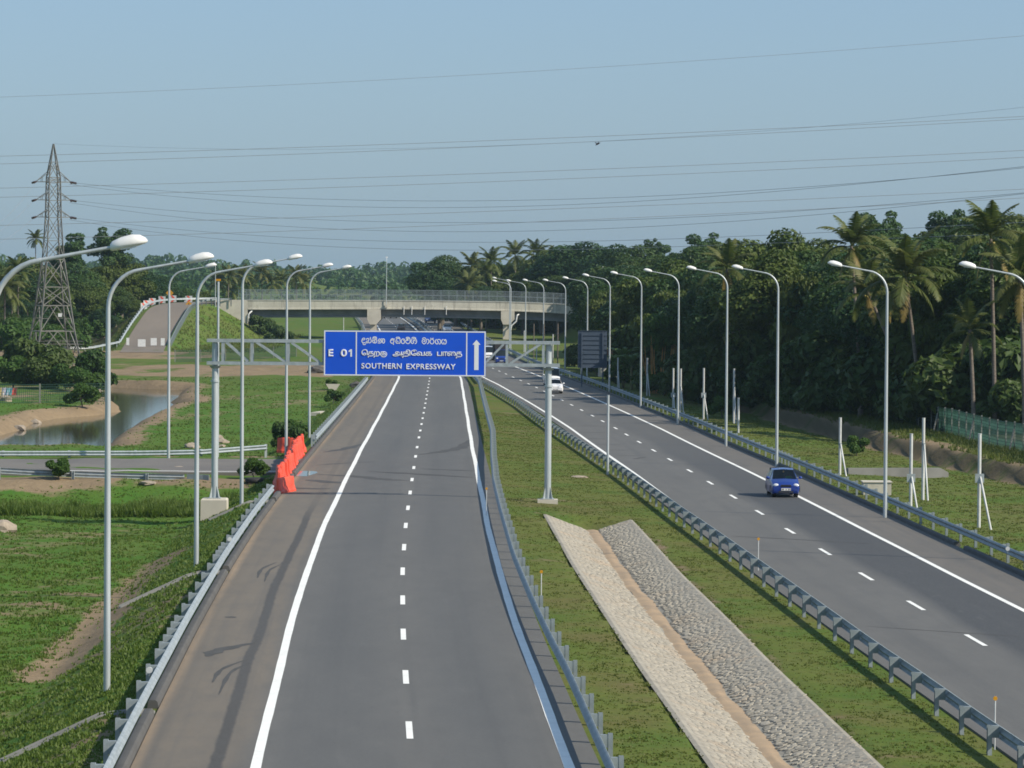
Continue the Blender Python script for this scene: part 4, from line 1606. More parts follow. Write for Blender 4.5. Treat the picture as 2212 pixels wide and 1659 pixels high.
# ------------------------------------------------------------------ green net fence on the right
def net_fence(label, y0, y1, xf, h, s, wire=.11):
    x0 = xf(y0)
    base = V3(x0, y0, gz(x0, y0))
    t = thing('net_fence', label, 'fence', base)
    n = int((y1 - y0) / s)
    pts = [V3(xf(y0 + s * i), y0 + s * i, gz(xf(y0 + s * i), y0 + s * i)) - base for i in range(n + 1)]
    pm = MB().box((0, 0, h / 2 - .2), (.10, .10, h + .4)).mesh('post', M['post_concrete'])
    for i, p in enumerate(pts):
        link('post', pm, t, p)
        if i % 5 == 2:
            MB().bar(p + Vector((-.05, -.1, h * .75)), p + Vector((-.5, -.9, -.1)), .09).build('brace', M['post_concrete'], t)
    mb = MB()
    for a, b in zip(pts[:-1], pts[1:]):
        for k in range(3):
            z = .06 + (h - .12) * k / 2
            mb.bar(a + Vector((0, 0, z)), b + Vector((0, 0, z)), .012)
        m = max(2, int((b - a).length / wire))
        for k in range(m):
            q = a + (b - a) * ((k + .5) / m)
            d = (b - a) / m * .95
            # the net's twisted strands lean both ways
            mb.add([q + Vector((0, 0, .05)), q + Vector((.012, .03, .05)), q + d + Vector((.012, .03, h - .05)), q + d + Vector((0, 0, h - .05))], [(0, 1, 2, 3)])
            mb.add([q + d + Vector((0, 0, .05)), q + d + Vector((.012, .03, .05)), q + Vector((.012, .03, h - .05)), q + Vector((0, 0, h - .05))], [(0, 1, 2, 3)])
        for k in range(9):
            z = .1 + (h - .2) * k / 8
            mb.bar(a + Vector((0, 0, z)), b + Vector((0, 0, z)), .022, .022)
    o = mb.build('net', M['fence_green'], t)
    o['kind'] = 'stuff'
    return t


net_fence('green net fence on concrete posts in front of the dark trees', 232, 392, XF, 2.0, 3.6)


def fence_along(label, A, B, h, s, matl='fence_green'):
    A, B = Vector(A), Vector(B)
    n = max(1, int((B - A).length / s))
    t = thing('net_fence', label, 'fence', A)
    pm = MB().box((0, 0, h / 2 - .2), (.12, .12, h + .4)).mesh('post', M['post_concrete'])
    mb = MB()
    prev = None
    for i in range(n + 1):
        q = A + (B - A) * i / n
        q.z = gz(q.x, q.y)
        link('post', pm, t, q - A)
        if prev is not None:
            a, b = prev - A, q - A
            for k in range(8):
                z = .08 + (h - .16) * k / 7
                mb.bar(a + Vector((0, 0, z)), b + Vector((0, 0, z)), .03)
            m = int((b - a).length / .22)
            for k in range(m):
                c = a + (b - a) * ((k + .5) / m)
                mb.box(c + Vector((0, 0, h / 2)), (.03, .03, h - .1))
        prev = q
    o = mb.build('net', M[matl], t)
    o['kind'] = 'stuff'
    return t


fence_along('green net fence on the far river bank beside the laundry', ghit(-60, 872), ghit(228, 868), 1.9, 6.5)
fence_along('green net fence at the foot of the bridge embankment', ghit(378, 782), ghit(640, 770), 1.7, 7)

# ------------------------------------------------------------------ red water filled barriers across the side road
p0, p1 = ghit(597, 1062), ghit(652, 972)
P0, P1 = V3(p0.x, p0.y, 0), V3(p1.x, p1.y, 0)
N_B = 14
prof = [(-.29, 0), (.29, 0), (.29, .16), (.24, .22), (.13, .52), (.11, .95), (.07, 1.04), (-.07, 1.04), (-.11, .95), (-.13, .52), (-.24, .22), (-.29, .16)]
bar_len = (P1 - P0).length / N_B
mb = MB()
ys_ = [-.5, -.47, -.33, -.30, -.2, -.17, -.02, .02, .17, .2, .30, .33, .47, .5]
dp_ = [.0, 1, 1, .82, .82, 1, 1, .82, .82, 1, 1, .82, .82, 0]
rings = []
for k, yv in enumerate(ys_):
    sx = .55 if k in (0, len(ys_) - 1) else (.84 if dp_[k] < 1 else 1.0)
    sz = .93 if k in (0, len(ys_) - 1) else (.97 if dp_[k] < 1 else 1.0)
    rings.append([Vector((a * sx, yv * bar_len * .985, b * sz)) for a, b in prof])
mb.loft(rings)
bar_me = mb.mesh('water_barrier', M['red_plastic'], .5)
cap_me = MB().tube([(0, 0, 1.0), (0, 0, 1.08)], .09, 10).mesh('filler_cap', M['red_plastic'])
d = (P1 - P0).normalized()
ang = -math.atan2(d.x, d.y)
ordn = ['nearest', 'second', 'third', 'fourth', 'fifth', 'sixth', 'seventh', 'eighth', 'ninth', 'tenth', 'eleventh', 'twelfth', 'thirteenth', 'last straight']
for i in range(N_B):
    c = P0 + (P1 - P0) * ((i + .5) / N_B)
    jit = random.uniform(-.1, .1)
    o = link('water_barrier', bar_me, None, V3(c.x + jit, c.y, max(gz(c.x, c.y), gz(c.x, c.y)) + .02))
    o.rotation_euler.z = ang + random.uniform(-.10, .10)
    tag(o, 'red plastic water barrier, %s of the row counted from the guard rail end' % ordn[i], 'barrier', 'red water barriers closing the side road')
    link('filler_cap', cap_me, o)
c = P1 + Vector((-.9, .75, 0))
o = link('water_barrier', bar_me, None, V3(c.x, c.y, gz(c.x, c.y) + .02))
o.rotation_euler.z = 1.1
o.scale = (.9, .45, .95)
tag(o, 'red plastic water barrier turned aside at the far end of the row, touching it', 'barrier', 'red water barriers closing the side road')
link('filler_cap', cap_me, o)
c = P0 + Vector((.55, -1.6, 0))
o = link('water_barrier', bar_me, None, V3(c.x, c.y, gz(c.x, c.y) + .02))
o.rotation_euler.z = ang - .25
o.scale = (.8, .8, .8)
tag(o, 'small red plastic barrier standing in front of the row by the rail end', 'barrier', 'red water barriers closing the side road')
link('filler_cap', cap_me, o)
# puddle on the shoulder
pc = hit(657, 1023, lambda X, Y: ZL(Y))
mb = MB()
ring = [V3(pc.x + .62 * math.cos(a) * (1 + .2 * math.sin(3 * a)), pc.y + 3.6 * math.sin(a) * (1 + .15 * math.cos(2 * a)), float(ZL(pc.y)) + .008) for a in np.linspace(0, 2 * math.pi, 25)[:-1]]
ring = [V3(q.x, q.y, float(ZL(q.y)) + .006) for q in ring]
mb.add([V3(pc.x, pc.y, float(ZL(pc.y)) + .009)] + ring, [(0, i + 1, (i + 1) % 24 + 1) for i in range(24)])
structure(mb.build('water', M['water']))

# ------------------------------------------------------------------ the crossing bridge
BY = 684.0
bp = lambda px, py, dy=0.0: at(px, py, BY + dy)
bridge = thing('road_bridge', 'concrete road bridge crossing above both carriageways', 'bridge', (-20, BY, 0))
B0 = Vector(bridge.location)
DEPTH = 8.6
topl = [(466, 648.2), (900, 649.5), (1106, 652.5), (1200, 656), (1285, 661.5)]
botl = [(466, 669), (900, 668), (1106, 672), (1200, 676), (1285, 683)]
tx = [bp(*q).x for q in topl]
tz = [bp(*q).z for q in topl]
bx_ = [bp(*q).x for q in botl]
bz = [bp(*q).z for q in botl]
ztop = lambda x: float(np.interp(x, tx, tz))
zbot = lambda x: float(np.interp(x, bx_, bz))
x_a, x_b = bp(535, 650).x, bp(1257, 650).x
n_p = 9
for face, dy in ((0, 0.0), (1, DEPTH)):
    for k in range(n_p):
        xa = x_a + (x_b - x_a) * k / n_p + .02
        xb2 = x_a + (x_b - x_a) * (k + 1) / n_p - .02
        mb = MB()
        rings = []
        for x in (xa, xb2):
            zt, zb = ztop(x), zbot(x)
            s = 1 if not face else -1
            rings.append([Vector((x, dy + s * o, z)) - Vector((B0.x, 0, B0.z)) for o, z in ((0, zb), (0, zb + .22), (.05, zb + .28), (.05, zt - .12), (-.02, zt - .08), (-.02, zt), (.30, zt), (.30, zb))])
        mb.loft(rings)
        mb.build('parapet_panel', M['concrete'], bridge)
mb = MB()
rings = []
for x in np.linspace(x_a, x_b, 12):
    z = zbot(x)
    rings.append([Vector((x - B0.x, o, zz)) for o, zz in ((.302, z + .02), (.302, z + .38), (DEPTH - .302, z + .38), (DEPTH - .302, z + .02))])
mb.loft(rings)
mb.build('deck', M['concrete_dark'], bridge)
for o in (1.3, 3.3, 5.3, 7.3):
    mb = MB()
    rings = []
    for x in np.linspace(x_a + .1, x_b - .1, 12):
        z = zbot(x)
        rings.append([Vector((x - B0.x, o + q, zz)) for q, zz in ((-.35, z - 1.45), (-.35, z - 1.2), (-.14, z - 1.0), (-.14, z + .018), (.14, z + .018), (.14, z - 1.0), (.35, z - 1.2), (.35, z - 1.45))])
    mb.loft(rings)
    mb.build('girder', M['concrete_dark'], bridge)


def pier(pxc, pxs, yb):
    xc = bp(pxc, 670).x
    zt = zbot(xc) - .02
    hw = bp(pxc + 14.7, 670).x - xc
    sw = bp(pxc + 6.7, 670).x - xc
    xs = bp(pxs, 670).x
    zb = gz(xs, BY + 4)
    z1, z2 = bp(pxc, 690).z, bp(pxc, 701).z
    mb = MB()
    out = [(xc - hw, zt), (xc + hw, zt), (xc + hw, z1), (xs + sw, z2), (xs + sw, zb - .5), (xs - sw, zb - .5), (xs - sw, z2), (xc - hw, z1)]
    # crosshead spans the deck; the stem below it
    mb.prism([(xc - hw - B0.x, zt - 1.5), (xc - hw - B0.x, z1), (xs - sw - B0.x, z2), (xs + sw - B0.x, z2), (xc + hw - B0.x, z1), (xc + hw - B0.x, zt - 1.5)][::-1], DEPTH + .4, Matrix.Translation((0, DEPTH / 2, 0)))
    mb.prism([(xc - hw - B0.x, zt), (xc + hw - B0.x, zt), (xc + hw - B0.x, zt - 1.502), (xc - hw - B0.x, zt - 1.502)], .95, Matrix.Translation((0, .27, 0)))
    mb.prism([(xs - sw - B0.x, z2), (xs + sw - B0.x, z2), (xs + sw - B0.x, zb - .5), (xs - sw - B0.x, zb - .5)], 3.4, Matrix.Translation((0, 2.2, 0)))
    mb.build('pier', M['concrete_new'], bridge)
    return xc, hw, zt


pier(808, 806, 740)
xc, hw, zt = pier(1097, 1093.5, 742)
# abutments with wing walls
for s, x in ((-1, x_a), (1, x_b)):
    zt = zbot(x)
    g = gz(x, BY + 3)
    MB().box((x - B0.x + s * .55, DEPTH / 2, (zt + .3 + min(g, zt) - 3.4) / 2), (1.1, DEPTH - .62, zt + .3 - min(g, zt) + 3.4)).build('abutment', M['concrete_new'], bridge)
    xe = bp(466, 650).x if s < 0 else bp(1290, 650).x
    zt1, zt0 = ztop(xe), ztop(x)
    q = [(x - B0.x + s * .01, zt0 - .03), (xe - B0.x, zt1 - .03), (xe - B0.x, zt1 - 2.9), (x - B0.x + s * .01, zt0 - 4.6)]
    for dy in (.20, DEPTH - .2):
        MB().prism(q if s < 0 else q[::-1], .36, Matrix.Translation((0, dy, 0))).build('wing_wall', M['concrete_new'], bridge)
# drain pipes
pp = lambda px, py, dy=-.12: bp(px, py, 0) - B0 + Vector((0, dy, 0))
MB().tube([pp(545, 671, .4), pp(540.5, 675), pp(537, 679), pp(537, 697)], .13, 8).build('drainpipe', M['white_paint'], bridge, .8)
MB().tube([pp(1121, 679, .4), pp(1117, 681), pp(1115, 694), pp(1105, 703), pp(1103, 713)], .14, 8).build('drainpipe', M['white_paint'], bridge, .8)
MB().tube([pp(1264, 676, .4), pp(1266, 684), pp(1266, 705)], .1, 8).build('drainpipe', M['white_paint'], bridge, .8)
for px in (873, 890, 964.5, 918):
    MB().tube([pp(px, 661), pp(px - .5, 680)], .055, 6).build('marker_rod', M['white_paint'], bridge)
# safety fence on both parapets
xs0, xs1 = bp(515, 648).x, bp(1283, 655).x
nF = 44
for dy in (.15, DEPTH - .15):
    pm = MB().box((0, 0, .92), (.06, .06, 1.9)).mesh('fence_post', M['galv_dull'])
    pts = []
    for k in range(nF + 1):
        x = xs0 + (xs1 - xs0) * k / nF
        p = V3(x - B0.x, dy, ztop(x))
        pts.append(p)
        link('fence_post', pm, bridge, p)
    mb = MB()
    for a, b in zip(pts[:-1], pts[1:]):
        for z in (.05, .95, 1.84):
            mb.bar(a + Vector((0, 0, z)), b + Vector((0, 0, z)), .04)
        for k in range(7):
            c = a + (b - a) * (k / 7)
            mb.box(c + Vector((0, 0, .92)), (.02, .02, 1.8))
        for k in range(7):
            z = .12 + 1.7 * k / 7
            mb.bar(a + Vector((0, 0, z)), b + Vector((0, 0, z)), .022)
    o = mb.build('mesh_panels', M['galv_dull'], bridge)
    o['kind'] = 'stuff'
# lamp standing on the bridge parapet and two more at its ends


def mast(px, pb, pt, Y, lab, bend):
    p = at(px, pb, Y)
    zt = at(px, pt, Y).z - p.z
    t = thing('street_lamp', lab, 'street lamp', p, 0, 'slim lamps on the crossing road')
    pts = [(0, 0, -.4), (0, 0, zt * .8), (.0, .02, zt * .92), (bend * .25, .15, zt * .98), (bend * .5, .5, zt)]
    MB().tube(pts, [.075, .06, .05, .045, .04], 8).build('pole', M['pole'], t, .8)
    MB().box((bend * .5, .6, zt + .02), (.34, .5, .2)).build('lamp_head', M['white_paint'], t)
    MB().box((0, .0, -.1), (.5, .4, .55)).build('footing', M['concrete_new'], t)


mast(834.5, 660, 556, BY - .25, 'slim lamp on the left part of the bridge parapet, above the pier', 0)
mast(465, 672, 568, BY - 1.2, 'slim lamp at the left end of the bridge beside the approach road', -.6)
mast(1298, 672, 577, 700, 'slim curved lamp at the right end of the bridge among the trees', .8)
# pale van crossing the bridge is only a roofline behind the fence
p = bp(1005, 650, 5.2)

# ------------------------------------------------------------------ signs on the approach road


def chevron(px, py, Y, lab, size=1.05, yaw=0.0):
    p = at(px, py, Y)
    g = gz(p.x, Y)
    t = thing('chevron_sign', lab, 'chevron sign', (p.x, Y, g), yaw, 'red chevron signs on the bend')
    h = p.z - g
    MB().tube([(0, .05, -.3), (0, .05, h + .3)], .05, 6).build('post', M['galv'], t)
    b = MB().box((0, 0, h), (size, .03, size)).build('board', M['post_white'], t)
    s = size / 2
    MB().prism([(-s * .7, s * .95), (-s * .05, s * .95), (s * .75, 0), (-s * .05, -s * .95), (-s * .7, -s * .95), (s * .05, 0)][::-1], .01, Matrix.Translation((0, -.022, h))).build('chevron', M['red_plastic'], b)
    return t


chevron(310.5, 661.5, 672, 'lowest red chevron sign at the left of the bend', 1.15, .5)
chevron(316.5, 656, 676, 'second red chevron sign from the left on the bend', 1.15, .4)
chevron(329, 651.5, 681, 'third red chevron sign from the left on the bend', 1.2, .2)
chevron(350, 647.5, 690, 'red chevron sign in the middle of the bend', 1.25)
chevron(373.5, 645.5, 694, 'red chevron sign behind a lamp pole on the bend', 1.25)
chevron(408, 646.5, 694, 'red chevron sign at the right end of the bend', 1.25)
for px, py, Y, lab in ((408, 659, 678, 'yellow diamond warning sign near the bridge end'), (366.5, 633, 700, 'small orange sign standing above the bend')):
    p = at(px, py, Y)
    g = gz(p.x, Y)
    t = thing('warning_sign', lab, 'warning sign', (p.x, Y, g))
    h = p.z - g
    MB().tube([(0, .05, -.3), (0, .05, h + .2)], .05, 6).build('post', M['galv'], t)
    b = MB().prism([(0, .72), (.72, 0), (0, -.72), (-.72, 0)], .03, Matrix.Translation((0, 0, h))).build('board', M['yellow'], t)
    MB().prism([(-.07, .3), (.07, .3), (.07, -.3), (-.07, -.3)], .01, Matrix.Translation((0, -.022, h))).build('symbol', M['blackplastic'], b)
for i, (px, py, Y, w, lab) in enumerate(((276, 751, 606, .45, 'narrow white marker board at the foot of the approach road'), (306, 752, 604, 1.2, 'square white board at the foot of the approach road'),
                                         (332, 749, 606, .95, 'white board in the middle of the approach road mouth'), (351.5, 746.5, 606, .6, 'white board at the right kerb of the approach road'))):
    p = at(px, py, Y)
    g = gz(p.x, Y)
    t = thing('marker_board', lab, 'marker board', (p.x, Y, g), 0, 'white boards at the foot of the approach road')
    h = max(.8, p.z - g)
    MB().box((0, 0, h), (w, .06, 1.15)).build('board', M['white_paint'], t)
    for s in (-1, 1):
        MB().box((s * w * .3, .07, h / 2 - .1), (.07, .07, h + .2)).build('leg', M['galv'], t)
# rails along the approach road
nrm = []
for i, p in enumerate(APP):
    q = APP[min(i + 1, len(APP) - 1)] - APP[max(i - 1, 0)]
    q.z = 0
    q.normalize()
    nrm.append(Vector((q.y, -q.x, 0)))
lp = [p - n * 3.9 + Vector((0, 0, .02)) for p, n in zip(APP, nrm)]
rp = [p + n * 3.9 + Vector((0, 0, .02)) for p, n in zip(APP, nrm)]
start = at(196, 775, 590)
lp = [V3(start.x - 12, 584, gz(start.x - 12, 584)), V3(start.x, 590, gz(start.x, 590))] + [q for q in lp if q.y > 606]
rail_along('bright guard rail curving up the outer side of the approach road', lp, 1, 2.1, 'pole', 2)
rail_along('guard rail on the inner side of the approach road, above the grass slope', [q for q in rp if q.y > 606], -1, 2.1, 'galv_dull', 1)

# ------------------------------------------------------------------ lattice tower and overhead lines
TY = 500.0
tp = lambda px, py: at(px, py, TY)
tb = tp(114, 822)
tg = gz(tb.x, TY)
tower = thing('pylon', 'steel lattice power pylon with three pairs of arms', 'pylon', (tb.x, TY, tg))
T0 = Vector(tower.location)
ztp = lambda py: tp(114, py).z - T0.z
apex = ztp(311)
levels = [(-.3, 3.55), (ztp(770), 2.85), (ztp(715), 2.28), (ztp(660), 1.85), (ztp(620), 1.60), (ztp(560), 1.15), (ztp(520), 1.0), (ztp(470), .84), (ztp(433), .80), (ztp(395), .76), (ztp(383), .74), (ztp(350), .42), (apex, .04)]
rot = Matrix.Rotation(.38, 3, 'Z')


def corner(i, s):
    z, w = levels[i]
    return rot @ Vector((s[0] * w, s[1] * w, z))


C4 = [(-1, -1), (1, -1), (1, 1), (-1, 1)]
for s in C4:
    mb = MB()
    for i in range(len(levels) - 1):
        mb.bar(corner(i, s), corner(i + 1, s), .17 if levels[i][0] < ztp(560) else .12)
    mb.build('leg', M['pylon'], tower)
for f in range(4):
    a, b = C4[f], C4[(f + 1) % 4]
    for i in range(len(levels) - 2):
        A0, B0_, A1, B1 = corner(i, a), corner(i, b), corner(i + 1, a), corner(i + 1, b)
        mb = MB()
        w_ = .10 if levels[i][0] < ztp(560) else .07
        if i == 0 or i == 1 or i == 2:
            mid = (A1 + B1) / 2
            mb.bar(A0, mid, w_)
            mb.bar(B0_, mid, w_)
            mb.bar((A0 + mid) / 2, (A0 + A1) / 2, .06)
            mb.bar((B0_ + mid) / 2, (B0_ + B1) / 2, .06)
        else:
            mb.bar(A0, B1, w_)
            mb.bar(B0_, A1, w_)
        mb.bar(A1, B1, w_)
        mb.build('brace', M['pylon'], tower)
arm_tips = []
for py, up in ((393, 372), (432, 415), (469, 453)):
    z, zu = ztp(py), ztp(up)
    for s in (-1, 1):
        tip = rot @ Vector((s * 2.35, 0, z))
        mb = MB()
        for q in (-1, 1):
            rootp = rot @ Vector((s * .76, q * .76, z))
            rootu = rot @ Vector((s * .72, q * .72, zu))
            mb.bar(rootp, tip, .09)
            mb.bar(rootu, tip, .07)
            mb.bar((rootp + tip) / 2, (rootu + tip) / 2, .05)
        arm = mb.build('arm', M['pylon'], tower)
        arm_tips.append(tip)
        for q in (-1, 1):
            e = tip + Vector((s * .55 if q > 0 else s * .15, q * .9, -.12))
            m2 = MB()
            n_d = 7
            for k in range(n_d):
                c = tip + (e - tip) * ((k + .8) / n_d)
                dd = (e - tip).normalized()
                m2.tube([c - dd * .045, c + dd * .045], .15, 8)
            m2.bar(tip, e, .05)
            m2.build('insulator', M['insulator'], arm)
MB().box(rot @ Vector((.3, -2.4, ztp(680))), (.5, .05, .45)).build('notice_plate', M['white_paint'], tower)
for z in (2.4, 3.0, 3.4):
    mb = MB()
    for k in range(4):
        a, b = C4[k], C4[(k + 1) % 4]
        w = 3.55 - z * .1
        mb.bar(rot @ Vector((a[0] * w, a[1] * w, z)), rot @ Vector((b[0] * w, b[1] * w, z)), .04)
    mb.build('climbing_guard', M['pylon'], tower)

WIRES = [
    ('topmost thin earth wire, high across the whole sky', [(0, 209.7), (737, 177.3), (1475, 133), (2212, 77.3)], 430, 430, .022),
    ('upper wire of the highest pair crossing the sky', [(0, 337.3), (737, 315.3), (1475, 286.7), (2212, 251.3)], 430, 430, .032),
    ('lower wire of the highest pair crossing the sky', [(0, 354), (737, 329), (1475, 296.7), (2212, 256.7)], 436, 436, .032),
    ('upper wire of the middle pair crossing the sky', [(0, 406.4), (737, 385), (1475, 358), (2212, 324.7)], 430, 430, .032),
    ('lower wire of the middle pair crossing the sky', [(0, 426), (737, 404.4), (1475, 375.3), (2212, 339.7)], 436, 436, .032),
    ('upper wire of the lowest pair crossing the sky', [(0, 486.7), (737, 467), (1475, 440.7), (2212, 408.4)], 430, 430, .032),
    ('lower wire of the lowest pair crossing the sky', [(0, 516.7), (737, 495.4), (1475, 465), (2212, 427.4)], 436, 436, .032),
    ('sagging wire from the right end of the top pylon arm', [(160, 395), (393, 415.7), (737, 431.6), (1037, 433), (1475, 420.7), (1808, 399), (2212, 362.3)], 500, 340, .026),
    ('sagging wire from the top pylon arm that crosses its neighbour', [(150, 397), (283, 417), (737, 445.7), (1037, 446.7), (1475, 430), (1842, 398), (2212, 359.7)], 500, 345, .026),
    ('sagging wire from the right end of the middle pylon arm', [(160, 433), (393, 457), (737, 475.7), (1037, 481.4), (1475, 470), (1842, 447), (2212, 416.7)], 500, 340, .026),
    ('sagging wire from the middle pylon arm, just below its neighbour', [(150, 436), (393, 473), (737, 495.4), (1037, 498.4), (1475, 485), (1875, 455.7), (2212, 417.4)], 500, 345, .026),
    ('sagging wire from the right end of the lowest pylon arm', [(160, 470), (393, 498), (737, 516.7), (1037, 523.4), (1475, 515.7), (1775, 502.4), (2212, 480)], 500, 340, .026),
    ('lowest sagging wire, vanishing behind the treetops', [(150, 474), (393, 510), (737, 533), (1004, 539.7), (1475, 533), (2212, 505)], 500, 345, .026),
    ('faint earth wire from the pylon tip', [(114, 311), (360, 319), (593, 322), (1106, 314), (1475, 297), (1775, 270.7), (2212, 232.3)], 500, 345, .014),
    ('wire from the left end of the top pylon arm to the left edge', [(76, 396), (40, 442), (0, 480)], 500, 470, .02),
    ('wire from the left end of the middle pylon arm to the left edge', [(74, 433), (40, 466), (0, 500)], 500, 470, .02),
    ('wire from the left end of the lowest pylon arm to the left edge', [(74, 470), (40, 498), (0, 525)], 500, 470, .02),
]
for lab, pts, Ya, Yb, r in WIRES:
    px = np.array([q[0] for q in pts], float)
    py = np.array([q[1] for q in pts], float)
    deg = 1 if len(pts) == 2 else min(3 if len(pts) > 4 else 2, len(pts) - 1)
    co = np.polyfit(px, py, deg)
    x0, x1 = px[0], px[-1]
    e0 = x0 - (90 if x0 == 0 else 0)
    e1 = x1 + (90 if x1 > 2000 else (-60 if x1 == 0 else 0))
    P = []
    for x in np.linspace(e0, e1, 26):
        Y = Ya + (Yb - Ya) * (x - x0) / (x1 - x0)
        P.append(at(float(x), float(np.polyval(co, x)), Y))
    base = P[0].copy()
    o = MB().tube([p - base for p in P], r * .8, 5).build('power_line', M['wire'], None, None, base)
    tag(o, lab, 'power line', 'overhead wires across the sky')
# a bird below the highest pair of wires
p = at(1291, 311, 300)
bd = MB()
bd.loft([[Vector((x, r * math.cos(a), r * math.sin(a))) for a in np.linspace(0, 2 * math.pi, 7)[:-1]] for x, r in ((-.22, .01), (-.12, .05), (0, .07), (.12, .06), (.2, .03), (.26, .005))])
bd.add([(-.06, .05, 0), (.1, .05, 0), (.02, .42, .16), (-.04, .40, .16)], [(0, 1, 2, 3)])
bd.add([(-.06, -.05, 0), (.1, -.05, 0), (.02, -.42, .16), (-.04, -.40, .16)], [(3, 2, 1, 0)])
o = bd.build('bird', M['cloth_dark'], None, None, p)
o.rotation_euler = (0, -.5, .3)
tag(o, 'small dark bird flying below the highest pair of wires', 'bird')

# ------------------------------------------------------------------ odds and ends on the ground
ico_cache = {}


def rock(px, py, s, lab, matl='rock', flat=.6, seed=0):
    p = ghit(px, py)
    r = random.Random(seed + int(px))
    import bmesh
    bm = bmesh.new()
    bmesh.ops.create_icosphere(bm, subdivisions=2, radius=1)
    for v in bm.verts:
        k = 1 + r.uniform(-.22, .22)
        v.co = Vector((v.co.x * k, v.co.y * k, v.co.z * flat * k))
    me = bpy.data.meshes.new('rock')
    bm.to_mesh(me)
    bm.free()
    me.materials.append(M[matl])
    o = link('rock' if matl != 'rock_dark' else 'rubble_heap', me, None, p + Vector((0, 0, s * flat * .25)))
    o.scale = (s, s, s)
    o.rotation_euler.z = r.uniform(0, 3)
    return tag(o, lab, 'rock' if matl != 'rock_dark' else 'rubble heap')


rock(6, 1148, .7, 'white boulder in the grass at the left edge of the picture')
rock(388, 1012, .45, 'pale flat stone lying on the bank by the side road', flat=.3)
rock(320, 1045, .5, 'long sandy stone on top of the grass bank left of a lamp', flat=.3)
rock(479, 956, .55, 'white stone in the field right of the gantry column', flat=.5)
rock(470, 949, .4, 'grey stone in the field touching the gantry column', flat=.8)
rock(478, 966, .35, 'small pale stone in the field below two larger ones', flat=.5)
rock(414, 977 - 10, .6, 'grey stone half hidden by the side road guard rail', flat=.5)
rock(14, 866, .6, 'pale boulder on the river bank under the laundry', flat=.7)
rock(42, 930, .65, 'sandy boulder at the water edge, lower left', flat=.6)
rock(75, 915, .55, 'sandy boulder at the water edge, right of another', flat=.6)
rock(686, 806, 1.5, 'dark rubble heap beside the left edge of the blue sign', 'rock_dark', .55)
rock(770, 835, .0 + .7, 'dark heap of cut stems beside the concrete headwall', 'rock_dark', .6)
rock(1251, 1031, .5, 'flat sandy stone lying in the median grass', flat=.16)
rock(206, 838, 1.0, 'pale boulder under the dark shrub at the river', flat=.6)
# concrete headwall, kerbs and boxes in the grass
p = ghit(719, 848)
mb = MB()
mb.prism([(-.75, .72), (.75, .72), (.1, -.35), (-.1, -.35)][::-1], .35)
o = mb.build('headwall', M['concrete_new'], None, None, p + Vector((0, 0, .2)))
tag(o, 'pale triangular concrete headwall in the grass left of the guard rail', 'headwall')
p = ghit(692, 893)
o = MB().box((0, 0, 0), (.9, 3.6, .3)).build('slab', M['concrete_new'], None, None, p)
o.rotation_euler.z = -.2
tag(o, 'pale concrete slab in the bank left of the guard rail', 'slab')
a, b = ghit(1830, 1024), ghit(2046, 1030)
mb = MB()
L = (b - a).length
mb.prism([(0, -.3), (L, -.3), (L, .05), (L - .5, .32), (0, .36)][::-1], .4)
o = mb.build('retaining_kerb', M['concrete_dark'], None, None, a)
o.rotation_euler.z = math.atan2(b.y - a.y, b.x - a.x)
tag(o, 'low concrete wall lying across the verge behind the white posts', 'low wall')
p = ghit(1893, 1068)
o = MB().box((0, 0, .2), (1.5, 1.2, .95)).build('inspection_chamber', M['concrete'], None, None, p)
MB().box((0, 0, .70), (1.6, 1.3, .05)).build('lid', M['concrete_new'], o)
tag(o, 'square concrete chamber behind the outer guard rail, beside the tall lamp', 'concrete box')
p = ghit(571, 1036)
for px, py, r in ((548, 1044, .55), (562, 1046, .4)):
    pass
p = ghit(1505, 890)
# laundry on a line, far left
LY = 396.0
pts = [at(-20, 838, LY), at(36, 838, LY)]
g0 = gz(pts[0].x, LY)
t = thing('clothes_line', 'clothes line between two stakes at the left edge', 'clothes line', (pts[0].x, LY, g0))
O = Vector(t.location)
for q in pts:
    MB().tube([Vector((q.x - O.x, 0, gz(q.x, LY) - O.z - .2)), Vector((q.x - O.x, 0, q.z - O.z + .1))], .05, 6).build('stake', M['bark'], t)
MB().tube([pts[0] - O, (pts[0] + pts[1]) / 2 - O - Vector((0, 0, .06)), pts[1] - O], .015, 5).build('line', M['wire'], t)
for px, w, h, c, lab in ((2.5, .55, 1.25, (.72, .58, .25), 'pale yellow cloth on the clothes line'), (11, .75, 1.45, (.62, .62, .75), 'white and violet cloth on the clothes line'), (20.5, .7, .75, (.25, .55, .62), 'turquoise cloth on the clothes line'), (30.5, .55, .75, (.6, .10, .08), 'red cloth on the clothes line')):
    q = at(px, 838, LY)
    mm = plain('laundry_cloth', c, tuple(x * .75 for x in c), 3, .9)
    V, F = [], []
    for j in range(6):
        for i in range(7):
            u = i / 6 - .5
            V.append((u * w * (1 - .1 * j / 5), .06 * math.sin(u * 9 + j * .6), -h * j / 5))
    V2 = [(a_, b_ + .02, c_) for a_, b_, c_ in V]
    n = len(V)
    for j in range(5):
        for i in range(6):
            k = j * 7 + i
            F.append((k, k + 1, k + 8, k + 7))
            F.append((n + k, n + k + 7, n + k + 8, n + k + 1))
    mb = MB().add(V + V2, F)
    o = mb.build('hanging_cloth', mm, None, None, q)
    tag(o, lab, 'laundry', 'laundry on the line')
